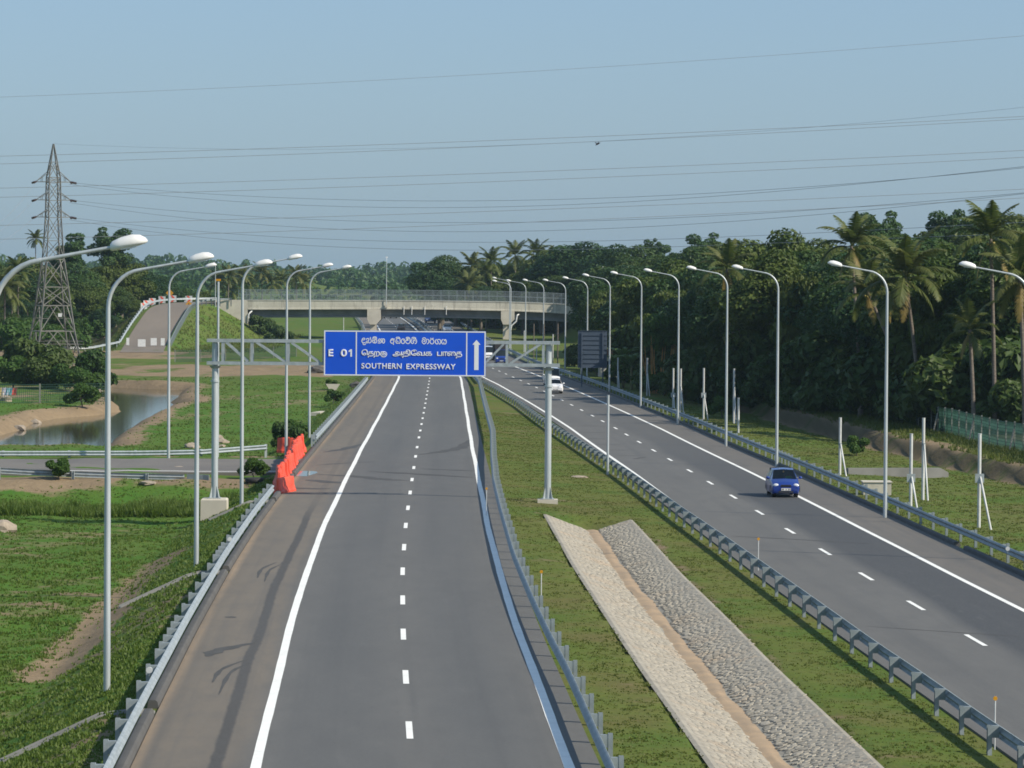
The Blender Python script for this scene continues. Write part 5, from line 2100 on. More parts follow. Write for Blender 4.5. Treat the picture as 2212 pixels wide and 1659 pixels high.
# ------------------------------------------------------------------ vehicles
ST = {
    'hatch': dict(L=3.6, st=[(-1.80, .35, .60, .55, .66, .84, .62, .88, .50), (-1.72, .22, .68, .55, .74, .90, .70, .97, .62), (-1.62, .20, .70, .55, .765, .93, .725, 1.05, .63),
                             (-1.28, .2, .7, .55, .77, .95, .73, 1.40, .55), (-.2, .2, .7, .55, .77, .94, .735, 1.46, .57), (.40, .2, .7, .55, .77, .92, .735, 1.40, .535),
                             (1.02, .2, .7, .55, .77, .89, .725, .945, .65), (1.55, .2, .69, .52, .75, .765, .70, .815, .60), (1.74, .24, .66, .5, .72, .67, .67, .71, .54), (1.80, .34, .60, .45, .65, .58, .62, .62, .52)],
                  ws=(5, 6), rw=(2, 3), side=[(3, 4), (4, 5)], wy=(-1.15, 1.15), wr=.285, wx=.68, hl=(.53, 1.735, .655, .165, .10), tl=(.58, -1.74, .78), plate=(1.87, .44), grille=(1.80, .63, .54, .10)),
    'sedan': dict(L=4.4, st=[(-2.2, .4, .66, .6, .74, .86, .72, .9, .6), (-2.1, .24, .76, .6, .82, .94, .78, .99, .66), (-1.5, .2, .8, .55, .85, .97, .79, 1.02, .68),
                             (-.8, .2, .8, .55, .85, .97, .79, 1.40, .57), (0, .2, .8, .55, .85, .96, .79, 1.45, .59), (.42, .2, .8, .55, .85, .94, .79, 1.38, .56),
                             (1.2, .2, .8, .55, .85, .93, .785, .985, .70), (1.92, .2, .77, .52, .82, .78, .75, .83, .62), (2.14, .25, .72, .5, .78, .68, .72, .72, .56), (2.22, .35, .64, .45, .69, .6, .65, .63, .5)],
                  ws=(5, 6), rw=(2, 3), side=[(3, 4), (4, 5)], wy=(-1.3, 1.35), wr=.31, wx=.74, hl=(.60, 2.06, .68, .17, .09), tl=(.64, -2.1, .82), plate=(2.25, .44), grille=(2.16, .66, .7, .11)),
    'van': dict(L=4.6, st=[(-2.3, .35, .74, .8, .79, 1.15, .78, 1.82, .68), (-2.2, .25, .8, .8, .84, 1.2, .83, 1.92, .71), (-2.1, .25, .8, .8, .85, 1.2, .84, 1.95, .72),
                           (-1.2, .25, .8, .8, .85, 1.2, .84, 1.98, .73), (.2, .25, .8, .8, .85, 1.18, .84, 1.98, .73), (1.25, .25, .8, .8, .85, 1.12, .83, 1.90, .70),
                           (1.95, .25, .8, .7, .84, 1.05, .81, 1.10, .74), (2.2, .25, .78, .6, .82, .92, .79, .97, .68), (2.30, .28, .74, .55, .78, .75, .74, .79, .64), (2.34, .36, .68, .5, .72, .66, .7, .68, .6)],
                ws=(5, 6), rw=(1, 2), side=[(3, 4), (4, 5)], wy=(-1.45, 1.5), wr=.31, wx=.74, hl=(.60, 2.27, .80, .17, .1), tl=(.7, -2.28, .95), plate=(2.37, .46), grille=(2.33, .74, .8, .12)),
    'bus': dict(L=8.6, st=[(-4.3, .5, 1.0, 1.0, 1.1, 1.5, 1.1, 2.85, 1.0), (-4.22, .4, 1.12, 1.0, 1.17, 1.5, 1.17, 2.95, 1.07), (-4.1, .4, 1.15, 1.0, 1.19, 1.5, 1.19, 3.0, 1.08),
                           (-2, .4, 1.15, 1.0, 1.2, 1.5, 1.2, 3.03, 1.09), (1.5, .4, 1.15, 1.0, 1.2, 1.5, 1.2, 3.03, 1.09), (3.75, .4, 1.15, 1.0, 1.2, 1.45, 1.19, 2.92, 1.06),
                           (4.20, .4, 1.14, .9, 1.19, 1.35, 1.17, 1.42, 1.10), (4.28, .42, 1.12, .8, 1.16, 1.2, 1.14, 1.25, 1.06), (4.32, .46, 1.08, .75, 1.12, 1.0, 1.1, 1.05, 1.02), (4.34, .52, 1.02, .7, 1.06, .9, 1.04, .93, .98)],
                ws=(5, 6), rw=(1, 2), side=[(3, 4), (4, 5)], wy=(-2.6, 2.7), wr=.46, wx=1.02, hl=(.85, 4.29, .85, .17, .11), tl=(.9, -4.27, 1.0), plate=(4.37, .62), grille=(4.33, .85, .9, .16)),
}


def ring_of(s):
    y, zs, ws, zm, wm, zb, wb, zt, wt = s
    half = [(ws, zs), (wm, zm), (wb, zb), (wt, zt)]
    cr = .035
    return [Vector((0, y, zs))] + [Vector((a, y, b)) for a, b in half] + [Vector((0, y, zt + cr))] + [Vector((-a, y, b)) for a, b in reversed(half)]


def ellipsoid(mb, c, r, n=10, m=6):
    rings = []
    for i in range(m + 1):
        a = -math.pi / 2 + math.pi * i / m
        rings.append([Vector((c[0] + r[0] * math.cos(a) * math.cos(t), c[1] + r[1] * math.sin(a), c[2] + r[2] * math.cos(a) * math.sin(t))) for t in np.linspace(0, 2 * math.pi, n + 1)[:-1]])
    return mb.loft(rings)


def vehicle(style, name, cat, label, paint, p, heading, clear=True):
    d = ST[style]
    st = d['st']
    R = [ring_of(s) for s in st]
    t = thing(name, label, cat, p, heading)
    n = 10
    body, ws, rw, cab = MB(), MB(), MB(), MB()
    allv = [q for r in R for q in r]
    bf, wf, rf = [], [], []
    for i in range(len(R) - 1):
        for k in range(n):
            q = (i * n + k, i * n + (k + 1) % n, (i + 1) * n + (k + 1) % n, (i + 1) * n + k)
            if (i, i + 1) == d['ws'] and k in (4, 5):
                wf.append(q)
            elif (i, i + 1) == d['rw'] and k in (4, 5):
                rf.append(q)
            else:
                bf.append(q)
    bf.append(tuple(range(n - 1, -1, -1)))
    bf.append(tuple((len(R) - 1) * n + k for k in range(n)))
    b = body.add(allv, bf).build('body', paint, t, .55)

    def sub(faces, nm, mt):
        ids = sorted({i for f in faces for i in f})
        mp = {v: i for i, v in enumerate(ids)}
        return MB().add([allv[i] for i in ids], [tuple(mp[i] for i in f) for f in faces]).build(nm, mt, t)
    sub(wf, 'windscreen', M['glass'] if clear else M['darkglass'])
    sub(rf, 'rear_window', M['darkglass'])
    # side windows, each its own pane set a little proud
    for i, j in d['side']:
        for s in (3, 6):
            a, b2 = R[i], R[j]
            lo, hi = (3, 4) if s == 3 else (7, 6)
            q = []
            for rr, e in ((a, .06), (b2, .94)):
                pass
            A0, A1, B0, B1 = a[lo], a[hi], b2[lo], b2[hi]
            off = Vector((.012 if s == 3 else -.012, 0, .004))
            f = lambda u, v: (A0 * (1 - u) + B0 * u) * (1 - v) + (A1 * (1 - u) + B1 * u) * v + off
            V = [f(.06, .1), f(.94, .1), f(.94, .88), f(.06, .88)]
            MB().add(V, [(0, 1, 2, 3) if s == 3 else (3, 2, 1, 0)]).build('side_window', M['darkglass'], t)
    # front quarter glass
    # seats and dashboard inside
    c = MB()
    yw = (st[d['ws'][0]][0])
    zb = st[4][5]
    wb = st[4][6]
    c.box((0, (st[2][0] + yw) / 2 + .1, zb - .22), (wb * 1.8, yw - st[2][0] + .9, .1))
    for s in (-1, 1):
        c.box((s * wb * .46, yw - .75, zb + .1), (.44, .14, .62), Matrix.Rotation(.15, 3, 'X'))
        c.box((s * wb * .46, yw - .79, zb + .47), (.24, .1, .16))
    c.box((0, yw - 1.0, zb + .16), (wb * 1.7, .04, .74))
    c.box((0, yw + .35, zb - .12), (wb * 1.7, .5, .06), Matrix.Rotation(.2, 3, 'X'))
    c.build('seats', M['cloth_dark'], t)
    MB().box((0, d['plate'][0] - .03, d['plate'][1] + .005), (.5, .012, .12)).build('number_plate', M['plate'], t)
    pl = MB()
    for k in range(7):
        if k in (2, 4):
            continue
        pl.box((-.2 + k * .066, d['plate'][0] - .022, d['plate'][1] + .005), (.036, .006, .07))
    pl.build('plate_lettering', M['blackplastic'], t)
    gy_, gz_, gw, gh = d['grille']
    MB().box((0, gy_, gz_), (gw, .06, gh), Matrix.Rotation(-.35, 3, 'X')).build('grille', M['blackplastic'], t)
    MB().box((0, d['plate'][0] - .05, .31 if style != 'bus' else .5), (gw * 1.4, .05, .09)).build('air_intake', M['blackplastic'], t)
    hx, hy, hz, hw, hh = d['hl']
    for s in (-1, 1):
        ellipsoid(MB(), (s * hx, hy, hz), (hw, .07, hh)).build('headlight', M['lens'], t, .9)
        tx_, ty_, tz_ = d['tl']
        MB().box((s * tx_, ty_, tz_), (.14, .09, .22)).build('tail_light', M['red_lens'], t)
        m = ellipsoid(MB(), (s * (wb + .13), yw + .42, zb + .07), (.10, .06, .075))
        m.box((s * (wb + .03), yw + .42, zb + .03), (.12, .03, .03))
        m.build('mirror', paint, t, .8)
        for y in d['wy']:
            r = d['wr']
            x = s * d['wx']
            w = MB().tube([(x - s * .20, y, r), (x - s * .19, y, r), (x, y, r), (x + s * .02, y, r)], [r * .9, r, r, r * .9], 18).build('wheel', M['rubber'], t, .6)
            MB().tube([(x + s * .012, y, r), (x + s * .03, y, r)], [r * .64, r * .55], 14).build('rim', M['rim'], w, .6)
            ar = MB()
            an = np.linspace(0, math.pi, 12)
            for i in range(11):
                a0, a1 = an[i], an[i + 1]
                ro, ri = r * 1.22, r * 1.0
                xo = s * (st[4][4] + .006)
                ar.add([(xo, y + ro * math.cos(a0), r + ro * math.sin(a0)), (xo, y + ro * math.cos(a1), r + ro * math.sin(a1)), (xo - s * .02, y + ri * math.cos(a1), r + ri * math.sin(a1)), (xo - s * .02, y + ri * math.cos(a0), r + ri * math.sin(a0))], [(0, 1, 2, 3)])
            ar.build('wheel_arch', M['blackplastic'], t)
    return t


def on_road(px, py, zf, ax, u=None):
    p = hit(px, py, lambda X, Y: zf(Y))
    if u is not None:
        p.x = float(ax(p.y)) + u
    p.z = float(zf(p.y)) + .004
    h = math.atan2(float(ax(p.y + 5) - ax(p.y - 5)), 10)
    return p, -h


p, h = on_road(1690, 1071, ZR, XR)
blue = vehicle('hatch', 'hatchback', 'car', 'blue hatchback driving towards the camera in the dark outer lane', M['paint_blue'], p, math.pi + h)
# the person in the lime vest behind the windscreen
mesh = bpy.data.meshes.new('person')
pv = [(0, 0, 0), (0, .02, .28), (0, .02, .48), (0, .03, .58), (0, .05, .68), (0, .06, .80), (.19, .02, .47), (.26, .18, .26), (.16, .42, .30), (-.19, .02, .47), (-.26, .18, .26), (-.16, .42, .30), (.11, .2, -.02), (.13, .42, -.02), (-.11, .2, -.02), (-.13, .42, -.02)]
pe = [(0, 1), (1, 2), (2, 3), (3, 4), (4, 5), (2, 6), (6, 7), (7, 8), (2, 9), (9, 10), (10, 11), (0, 12), (12, 13), (0, 14), (14, 15)]
pr = [.15, .14, .13, .055, .085, .075, .06, .045, .035, .06, .045, .035, .085, .06, .085, .06]
mesh.from_pydata(pv, pe, [])
person = link('person', mesh)
sk = person.modifiers.new('skin', 'SKIN')
for i, v in enumerate(mesh.skin_vertices[0].data):
    v.radius = (pr[i], pr[i])
    v.use_root = i == 0
person.modifiers.new('sub', 'SUBSURF').levels = 1
person.modifiers['sub'].render_levels = 1
mesh.materials.append(M['skin'])
bpy.context.view_layer.update()
me2 = bpy.data.meshes.new_from_object(person.evaluated_get(bpy.context.evaluated_depsgraph_get()))
person.modifiers.clear()
person.data = me2
me2.shade_smooth()
if not me2.materials:
    me2.materials.append(M['skin'])
person.location = Vector(blue.location) + Matrix.Rotation(blue.rotation_euler.z, 3, 'Z') @ Vector((-.34, -.18, .52))
person.rotation_euler.z = blue.rotation_euler.z
tag(person, 'person in a lime green vest sitting behind the blue hatchback windscreen', 'person')
vest = MB()
vest.loft([[Vector((rx * math.cos(a), .02 + ry * math.sin(a), z)) for a in np.linspace(0, 2 * math.pi, 13)[:-1]] for z, rx, ry in ((.02, .20, .17), (.25, .21, .17), (.42, .22, .155), (.50, .19, .13), (.54, .09, .08))])
vest.build('vest', M['lime'], person, .9)
hair = MB()
ellipsoid(hair, (0, .03, .82), (.095, .11, .075))
hair.build('hair', M['cloth_dark'], person, .9)
dd = MB()
ellipsoid(dd, (0, .34, 1.30), (.05, .03, .06))
dd.build('windscreen_ornament', M['yellow'], blue, .9)

p, h = on_road(1197, 849, ZR, XR)
vehicle('sedan', 'sedan', 'car', 'white sedan half hidden by the right gantry column', M['paint_white'], p, math.pi + h)
p, h = on_road(1191, 833, ZR, XR)
vehicle('van', 'passenger_van', 'van', 'white van following close behind the white sedan', M['paint_white'], p, math.pi + h, False)
p, h = on_road(1054.5, 778, ZR, XR)
vehicle('van', 'passenger_van', 'van', 'white minibus beside the blue lorry at the sign edge', M['paint_white'], p, math.pi + h, False)
p, h = on_road(965.5, 717, ZR, XR)
vehicle('sedan', 'sedan', 'car', 'white car coming out from under the bridge', M['paint_white'], p, math.pi + h, False)
p, h = on_road(929.6, 698, ZR, XR)
vehicle('bus', 'bus', 'bus', 'blue bus coming down the inbound road beyond the bridge', M['paint_busblue'], p, math.pi + h, False)
p, h = on_road(866.5, 716, ZL, XL)
vehicle('hatch', 'hatchback', 'car', 'dark car driving away, just above the blue sign', M['paint_dark'], p, h, False)
p, h = on_road(850, 687.5, ZL, XL)
vehicle('sedan', 'sedan', 'car', 'silver car driving away, farthest on the outbound road', M['paint_silver'], p, h, False)
p, h = on_road(825, 687.5, ZL, XL)
vehicle('hatch', 'hatchback', 'car', 'dark car driving away, half hidden by the left pier', M['paint_dark'], p, h, False)
# small blue lorry with a dark load body
p, h = on_road(1081.5, 786, ZR, XR)
t = vehicle('van', 'lorry', 'lorry', 'blue lorry with a dark canvas body behind the gantry truss', M['paint_blue'], p, math.pi + h, False)
MB().box((0, -1.55, 1.75), (2.0, 3.3, 2.2)).build('load_body', M['canvas'], t)

# ------------------------------------------------------------------ trees


def leaves_np(pos, nrm, size, aspect, r):
    """leaf faces: one quad each at POS, facing NRM"""
    n = len(pos)
    nrm = nrm / (np.linalg.norm(nrm, axis=1, keepdims=True) + 1e-9)
    a = r.normal(size=(n, 3))
    t = np.cross(nrm, a)
    t /= np.linalg.norm(t, axis=1, keepdims=True) + 1e-9
    b = np.cross(nrm, t)
    t *= (size * aspect)[:, None]
    b *= size[:, None]
    # a pointed, slightly folded leaf cluster
    k = nrm * (size * .35)[:, None]
    V = np.stack([pos - t, pos - b * .9 + k, pos + t, pos + b * .9 + k], 1).reshape(-1, 3)
    F = np.arange(n * 4).reshape(n, 4)
    return V, F


def crown_mesh(name, seed, n, R, Rz, zc, leaf, blobs, mat, aspect=1.5, flat=.0, droop=0.0, rb=(.30, .48), hollow=.35):
    r = np.random.default_rng(seed)
    c = r.normal(size=(blobs, 3))
    c /= np.linalg.norm(c, axis=1, keepdims=True)
    c *= (r.uniform(hollow, .78, size=(blobs, 1)))
    c[:, 2] = c[:, 2] * 1.0
    C = c * np.array([R, R, Rz]) + np.array([0, 0, zc])
    rad = r.uniform(rb[0], rb[1], blobs) * R * (1 - .25 * np.abs(c[:, 2]))
    w = rad ** 2
    k = r.choice(blobs, n, p=w / w.sum())
    d = r.normal(size=(n, 3))
    d[:, 2] += .25
    d /= np.linalg.norm(d, axis=1, keepdims=True)
    sq = np.array([1, 1, .72 - flat])
    pos = C[k] + d * rad[k][:, None] * sq * r.uniform(.72, 1.06, (n, 1))
    # drop leaves buried deep in a neighbouring clump
    keep = np.ones(n, bool)
    for j in range(blobs):
        q = (pos - C[j]) / (rad[j] * sq)
        keep &= (np.linalg.norm(q, axis=1) > .66) | (k == j)
    pos, d, k = pos[keep], d[keep], k[keep]
    n = len(pos)
    nr = d + r.normal(size=(n, 3)) * .55 + np.array([0, 0, .35])
    size = leaf * r.uniform(.6, 1.35, n)
    V, F = leaves_np(pos, nr, size, aspect, r)
    if droop:
        V[:, 2] -= droop * np.abs(r.normal(size=len(V)))
    bt = r.uniform(0, 1, blobs)
    tint = np.clip(.55 * bt[k] + .45 * r.uniform(0, 1, n), 0, 1)
    return np_mesh(name, V, F, mat, {'tint': np.repeat(tint, 4)}), C, rad


def trunk_mesh(seed, h, r0, C, n_limb=7, matl='bark'):
    r = random.Random(seed)
    mb = MB()
    lean = Vector((r.uniform(-.5, .5), r.uniform(-.5, .5), 0))
    top = Vector((lean.x, lean.y, h))
    mb.tube([(0, 0, -.6), (lean.x * .1, lean.y * .1, h * .3), (lean.x * .5, lean.y * .5, h * .7), top], [r0 * 1.25, r0, r0 * .8, r0 * .5], 8)
    for i in range(min(n_limb, len(C))):
        c = Vector(C[i])
        f = Vector((lean.x * .5, lean.y * .5, h * r.uniform(.45, .95)))
        m = (f + c) / 2 + Vector((0, 0, .3))
        mb.tube([f, m, c], [r0 * .42, r0 * .26, r0 * .1], 6)
    return mb.mesh('trunk', M[matl], 1.0)


PROTO = {}


def proto(key, n, R, Rz, zc, leaf, blobs, mat, r0, h, seed, **kw):
    cm, C, rad = crown_mesh('crown', seed, n, R, Rz, zc, leaf, blobs, M[mat], **kw)
    PROTO[key] = (trunk_mesh(seed, h, r0, C), cm, zc + Rz)


proto('broad_a', 19000, 4.6, 4.6, 7.6, .115, 26, 'leaf', .26, 7.0, 1)
proto('broad_b', 19000, 5.0, 4.2, 7.6, .12, 30, 'leaf_warm', .28, 6.5, 2, rb=(.24, .42))
proto('broad_c', 19000, 3.8, 5.4, 8.0, .11, 28, 'leaf', .22, 7.5, 3, rb=(.26, .44))
proto('dense', 19000, 4.8, 4.8, 6.2, .10, 40, 'leaf_blue', .3, 5.0, 4, rb=(.24, .36))
proto('drooping', 19000, 4.4, 5.4, 7.2, .10, 34, 'leaf_warm', .25, 7.0, 5, droop=.28, aspect=2.2, rb=(.22, .38))
proto('tall', 9000, 4.0, 4.6, 14.6, .13, 34, 'leaf_far', .24, 14.0, 6, rb=(.20, .34), hollow=.2)
proto('tall_b', 8000, 3.1, 5.0, 13.4, .13, 32, 'leaf_far', .22, 13.5, 7, rb=(.22, .36), hollow=.2)
proto('shrub', 2600, 1.7, 1.2, 1.15, .10, 12, 'leaf_shrub', .06, .9, 8)
proto('bush', 3600, 2.4, 1.7, 1.6, .13, 14, 'leaf', .09, 1.2, 9)
proto('young', 3200, 1.7, 2.4, 3.4, .12, 14, 'leaf_shrub', .09, 3.2, 10)
_first = {}
TREE_NAMES = {'shrub': ('shrub', 'shrub'), 'bush': ('bush', 'bush'), 'young': ('young_tree', 'tree'), 'drooping': ('drooping_tree', 'tree'), 'tall': ('tall_tree', 'tree'), 'tall_b': ('tall_tree', 'tree')}


def plant(key, x, y, s, label, group=None, sx=1.0, z=None, rot=None):
    tm, cm, H = PROTO[key]
    nm, cat = TREE_NAMES.get(key, ('leafy_tree', 'tree'))
    t = thing(nm, label, cat, (x, y, gz(x, y) if z is None else z), random.uniform(0, 6.28) if rot is None else rot, group)
    t.scale = (s * sx, s * sx, s)
    link('trunk', tm, t)
    link('crown', cm, t)
    return t


def plant_top(key, px, top_py, Y, label, group=None, sx=1.0):
    """a tree standing at depth Y whose crown tops out on a sight line"""
    p = at(px, top_py, Y)
    g = gz(p.x, Y)
    s = (p.z - g) / PROTO[key][2]
    return plant(key, p.x, Y, s, label, group, sx, g)


# ---- palms


def frond_mesh(seed, L, a0, a1, nl=40, leaf=.95, mat='leaf_palm'):
    r = random.Random(seed)
    pts, x, z = [], 0.0, 0.0
    ns = 18
    for i in range(ns + 1):
        s = i / ns
        a = math.radians(a0 + (a1 - a0) * s ** 1.25)
        pts.append(Vector((x, 0, z)))
        x += L / ns * math.cos(a)
        z += L / ns * math.sin(a)
    V, F, T = [], [], []
    for i in range(ns):
        w0, w1 = .05 * (1 - i / ns) + .012, .05 * (1 - (i + 1) / ns) + .012
        b = len(V)
        V += [pts[i] + Vector((0, w0, 0)), pts[i] + Vector((0, -w0, 0)), pts[i + 1] + Vector((0, -w1, 0)), pts[i + 1] + Vector((0, w1, 0))]
        T += [.9] * 4
        F.append((b, b + 1, b + 2, b + 3))
    for k in range(nl):
        s = .12 + .87 * (k + .5) / nl
        f = s * ns
        i = min(int(f), ns - 1)
        p = pts[i].lerp(pts[i + 1], f - i)
        d = (pts[i + 1] - pts[i]).normalized()
        ln = leaf * (math.sin(math.pi * min(1, .18 + s * .8)) ** .7)
        for sd in (1, -1):
            sag = r.uniform(.35, .75)
            dirv = (d * .55 + Vector((0, sd * .8, 0)) + Vector((0, 0, -sag * .6))).normalized()
            tip = p + dirv * ln * r.uniform(.85, 1.1) + Vector((0, 0, -sag * .22 * ln))
            mid = p.lerp(tip, .5) + Vector((0, 0, .05 * ln))
            w = d * .065
            b = len(V)
            V += [p - w, p + w, mid + w * .9, tip, mid - w * .9]
            T += [r.random()] * 5
            F += [(b, b + 1, b + 2, b + 4), (b + 4, b + 2, b + 3, b + 3)]
    F = [tuple(dict.fromkeys(f)) for f in F]
    me = bpy.data.meshes.new('frond')
    me.from_pydata([tuple(v) for v in V], [], F)
    a_ = me.attributes.new('tint', 'FLOAT', 'POINT')
    a_.data.foreach_set('value', np.array(T, np.float32))
    me.materials.append(M[mat])
    return me


FR = [frond_mesh(1, 4.3, 78, 15), frond_mesh(2, 4.4, 62, -25), frond_mesh(3, 4.5, 40, -58), frond_mesh(4, 4.4, 12, -78), frond_mesh(5, 4.0, -20, -88, 30), frond_mesh(6, 3.6, -50, -92, 26, .7, 'leaf_yellow')]
nut_mb = MB()
for k in range(7):
    a = k * .9
    ellipsoid(nut_mb, (.28 * math.cos(a), .28 * math.sin(a), -.35 - .08 * (k % 3)), (.11, .11, .14), 8, 5)
NUTS = nut_mb.mesh('coconuts', plain('ripening_coconut', (.32, .22, .05), (.16, .18, .04), 3, .6), 1.0)


def palm(crown_px, crown_py, Y, base_px, label, size=1.0, n=19, seed=0, base_Y=None, group='coconut palms standing out of the woods'):
    r = random.Random(seed * 7 + int(crown_px))
    c = at(crown_px, crown_py, Y)
    by = base_Y or Y
    b = at(base_px, 850, by)
    bx = b.x
    g = gz(bx, by)
    t = thing('coconut_palm', label, 'palm tree', (bx, by, g), 0, group)
    top = c - Vector((bx, by, g))
    P = []
    for s in np.linspace(0, 1, 9):
        q = top * s
        bow = math.sin(math.pi * s) * .12
        q = Vector((top.x * (s ** 1.15), top.y * s, top.z * s)) + Vector((top.x * -bow * .4, 0, 0))
        P.append(q)
    P[0].z -= .5
    MB().tube(P, [.26, .19, .165, .155, .15, .145, .14, .13, .12], 9).build('trunk', M['palm_bark'], t, 1.0)
    for k in range(n):
        u = k / n
        j = min(4, int(u * 5.2))
        if k >= n - 2:
            j = 5
        o = link('frond', FR[j], t, top + Vector((0, 0, .12 - .3 * u)))
        o.rotation_euler = (r.uniform(-.18, .18), r.uniform(-.12, .12), k * 2.39996 + r.uniform(-.25, .25))
        s = size * r.uniform(.85, 1.1)
        o.scale = (s, s, s)
    o = link('coconuts', NUTS, t, top)
    o.scale = (size, size, size)
    return t


# one crown mesh for palms too far off to show their fronds
PV, PF, PT = [], [], []
rr = random.Random(5)
for k in range(20):
    j = min(4, int(k / 20 * 5.4))
    me = FR[j]
    Rm = Matrix.Rotation(k * 2.4, 4, 'Z') @ Matrix.Rotation(rr.uniform(-.15, .15), 4, 'X')
    b = len(PV)
    PV += [tuple(Rm @ v.co) for v in me.vertices]
    PT += [q.value for q in me.attributes['tint'].data]
    PF += [tuple(b + i for i in f.vertices) for f in me.polygons]
PCROWN = bpy.data.meshes.new('crown')
PCROWN.from_pydata(PV, [], PF)
a_ = PCROWN.attributes.new('tint', 'FLOAT', 'POINT')
a_.data.foreach_set('value', np.array(PT, np.float32))
PCROWN.materials.append(M['leaf_palm'])
PTRUNK = MB().tube([(0, 0, -13.5), (.1, 0, -6), (0, 0, 0)], [.2, .15, .12], 8).mesh('trunk', M['palm_bark'], 1.0)


def far_palm(px, py, Y, s, label, group='small distant palms'):
    p = at(px, py, Y)
    t = thing('coconut_palm', label, 'palm tree', (p.x, Y, p.z), random.uniform(0, 6), group)
    t.scale = (s, s, s)
    link('trunk', PTRUNK, t)
    link('crown', PCROWN, t)
    return t


palm(1839, 532, 324, 1860, 'coconut palm rising highest left of the big palm, left of the tall lamp', .86, 19, 1)
palm(1955.5, 600, 306, 1990, 'big coconut palm with spreading fronds right of the tall lamp', 1.12, 24, 2)
palm(1874, 630, 312, 1978, 'coconut palm on a strongly leaning trunk left of the tall lamp', .84, 17, 3, 307)
palm(2140, 516, 290, 2150, 'coconut palm high on the right with yellow nuts, above the rightmost lamp arm', .95, 19, 4)
palm(2203, 600, 286, 2215, 'coconut palm cut by the right edge of the picture', .95, 17, 5)
palm(2095, 712, 290, 2105, 'low coconut palm with a yellowed frond in the shade on the right', .7, 13, 6)
palm(1570, 582, 366, 1572, 'coconut palm behind the lamp head left of centre in the dark wood', .85, 16, 7)
palm(1582, 684, 362, 1586, 'low coconut palm with pale fronds right of the braced posts', .8, 14, 8)
for i, (px, py, Y, s, lab) in enumerate(((1019, 576, 770, .95, 'coconut palm behind the bridge, leftmost on the skyline'), (1061, 566, 780, 1.0, 'coconut palm behind the bridge, second on the skyline'),
                                         (1113, 553, 790, 1.05, 'coconut palm behind the bridge, standing clear against the sky'), (1159, 549, 780, 1.0, 'coconut palm behind the bridge beside the tallest dark crown'),
                                         (1011, 616, 740, .95, 'low coconut palm just above the bridge fence'), (1050, 590, 750, .9, 'coconut palm in the middle of the grove behind the bridge'),
                                         (1185, 560, 790, .9, 'coconut palm half hidden right of the grove'), (10, 620, 575, 1.0, 'coconut palm at the left edge of the picture'), (77, 517, 720, .6, 'thin small palm beside the pylon legs'),
                                         (26, 640, 600, .9, 'yellowish palm low at the left edge'), (40, 588, 600, .8, 'palm among the trees left of the pylon'))):
    far_palm(px, py, Y, s, lab, 'palms beyond the bridge' if px > 900 else 'palms on the left')
for i, (px, py) in enumerate(((494, 598), (524, 596), (566, 590), (608, 606), (640, 598), (655, 612), (586, 612), (540, 618), (470, 610), (500, 628))):
    far_palm(px, py, 900 + 12 * (i % 4), .92, 'small sunlit palm before the hazy far wood, %s' % ('behind the leftmost tall pole', 'between two lamp poles, left', 'left of the double lamp heads', 'below the double lamp heads', 'right of the double lamp heads', 'lowest right of the lamp poles', 'low between the lamp poles', 'lowest in the middle', 'touching the lampless pole', 'just above the bridge fence, left')[i], 'sunlit palms before the far wood')

# ---- the wood on the right
LMK = [(1290, 'at the right end of the bridge'), (1345, 'behind the big sign back'), (1400, 'behind the banana plants'), (1455, 'behind the bamboo'), (1520, 'right of the bamboo'),
       (1580, 'behind the lamp beside the low palm'), (1640, 'left of the blue car lamp'), (1700, 'behind the lamp above the blue car'), (1760, 'midway between two tall lamps'),
       (1825, 'below the highest palm'), (1885, 'behind the leaning palm'), (1950, 'behind the big palm'), (2015, 'right of the big palm'), (2080, 'below the rightmost lamp arm'), (2145, 'below the palm with yellow nuts'), (2210, 'at the right picture edge')]
FRONT = [(1290, 650), (1340, 570), (1400, 556), (1480, 548), (1560, 555), (1620, 535), (1680, 492), (1740, 520), (1800, 532), (1880, 512), (1950, 505), (2050, 506), (2150, 487), (2230, 478)]


def edge_Y(px):
    return float(np.interp(px, [1250, 1300, 1360, 1450, 1560, 1700, 1900, 2060, 2230], [600, 540, 465, 412, 378, 352, 326, 302, 292]))


kinds = ['broad_a', 'dense', 'broad_b', 'drooping', 'broad_c']
for i, (px, where) in enumerate(LMK):
    ft = float(np.interp(px, [q[0] for q in FRONT], [q[1] for q in FRONT]))
    Ye = edge_Y(px)
    if i == 0:
        continue
    k = kinds[i % 5]
    if px in (1345, 1400, 1455):
        k = 'drooping'
    plant_top(k, px + random.uniform(-9, 9), ft + 28 + random.uniform(0, 22), Ye + 9, '%s tree in front of the dark wood, %s' % ({'drooping': 'drooping', 'dense': 'dense dark'}.get(k, 'broad leafy'), where), 'trees of the dark wood on the right', 1.15)
    plant_top(kinds[(i + 2) % 5], px + 28 + random.uniform(-9, 9), ft + random.uniform(-3, 12), Ye + 19, '%s tree inside the dark wood, %s' % ({'drooping': 'drooping', 'dense': 'dense dark'}.get(kinds[(i + 2) % 5], 'broad leafy'), where), 'trees of the dark wood on the right', 1.1)
    plant_top(kinds[(i + 4) % 5], px + 4 + random.uniform(-9, 9), ft + random.uniform(6, 30), Ye + 32, 'tree in the back of the dark wood, %s' % where, 'trees of the dark wood on the right', 1.2)
    # undergrowth closing the foot of the wood
    for q in range(3):
        p = at(px + q * 21 - 16 + random.uniform(-5, 5), 800, Ye - 3 + random.uniform(0, 4))
        plant('bush', p.x, p.y, random.uniform(1.5, 2.5), '%s bush, wood edge, %s' % (('left dark', 'middle dark', 'right dark')[q], where), 'bushes at the foot of the dark wood')
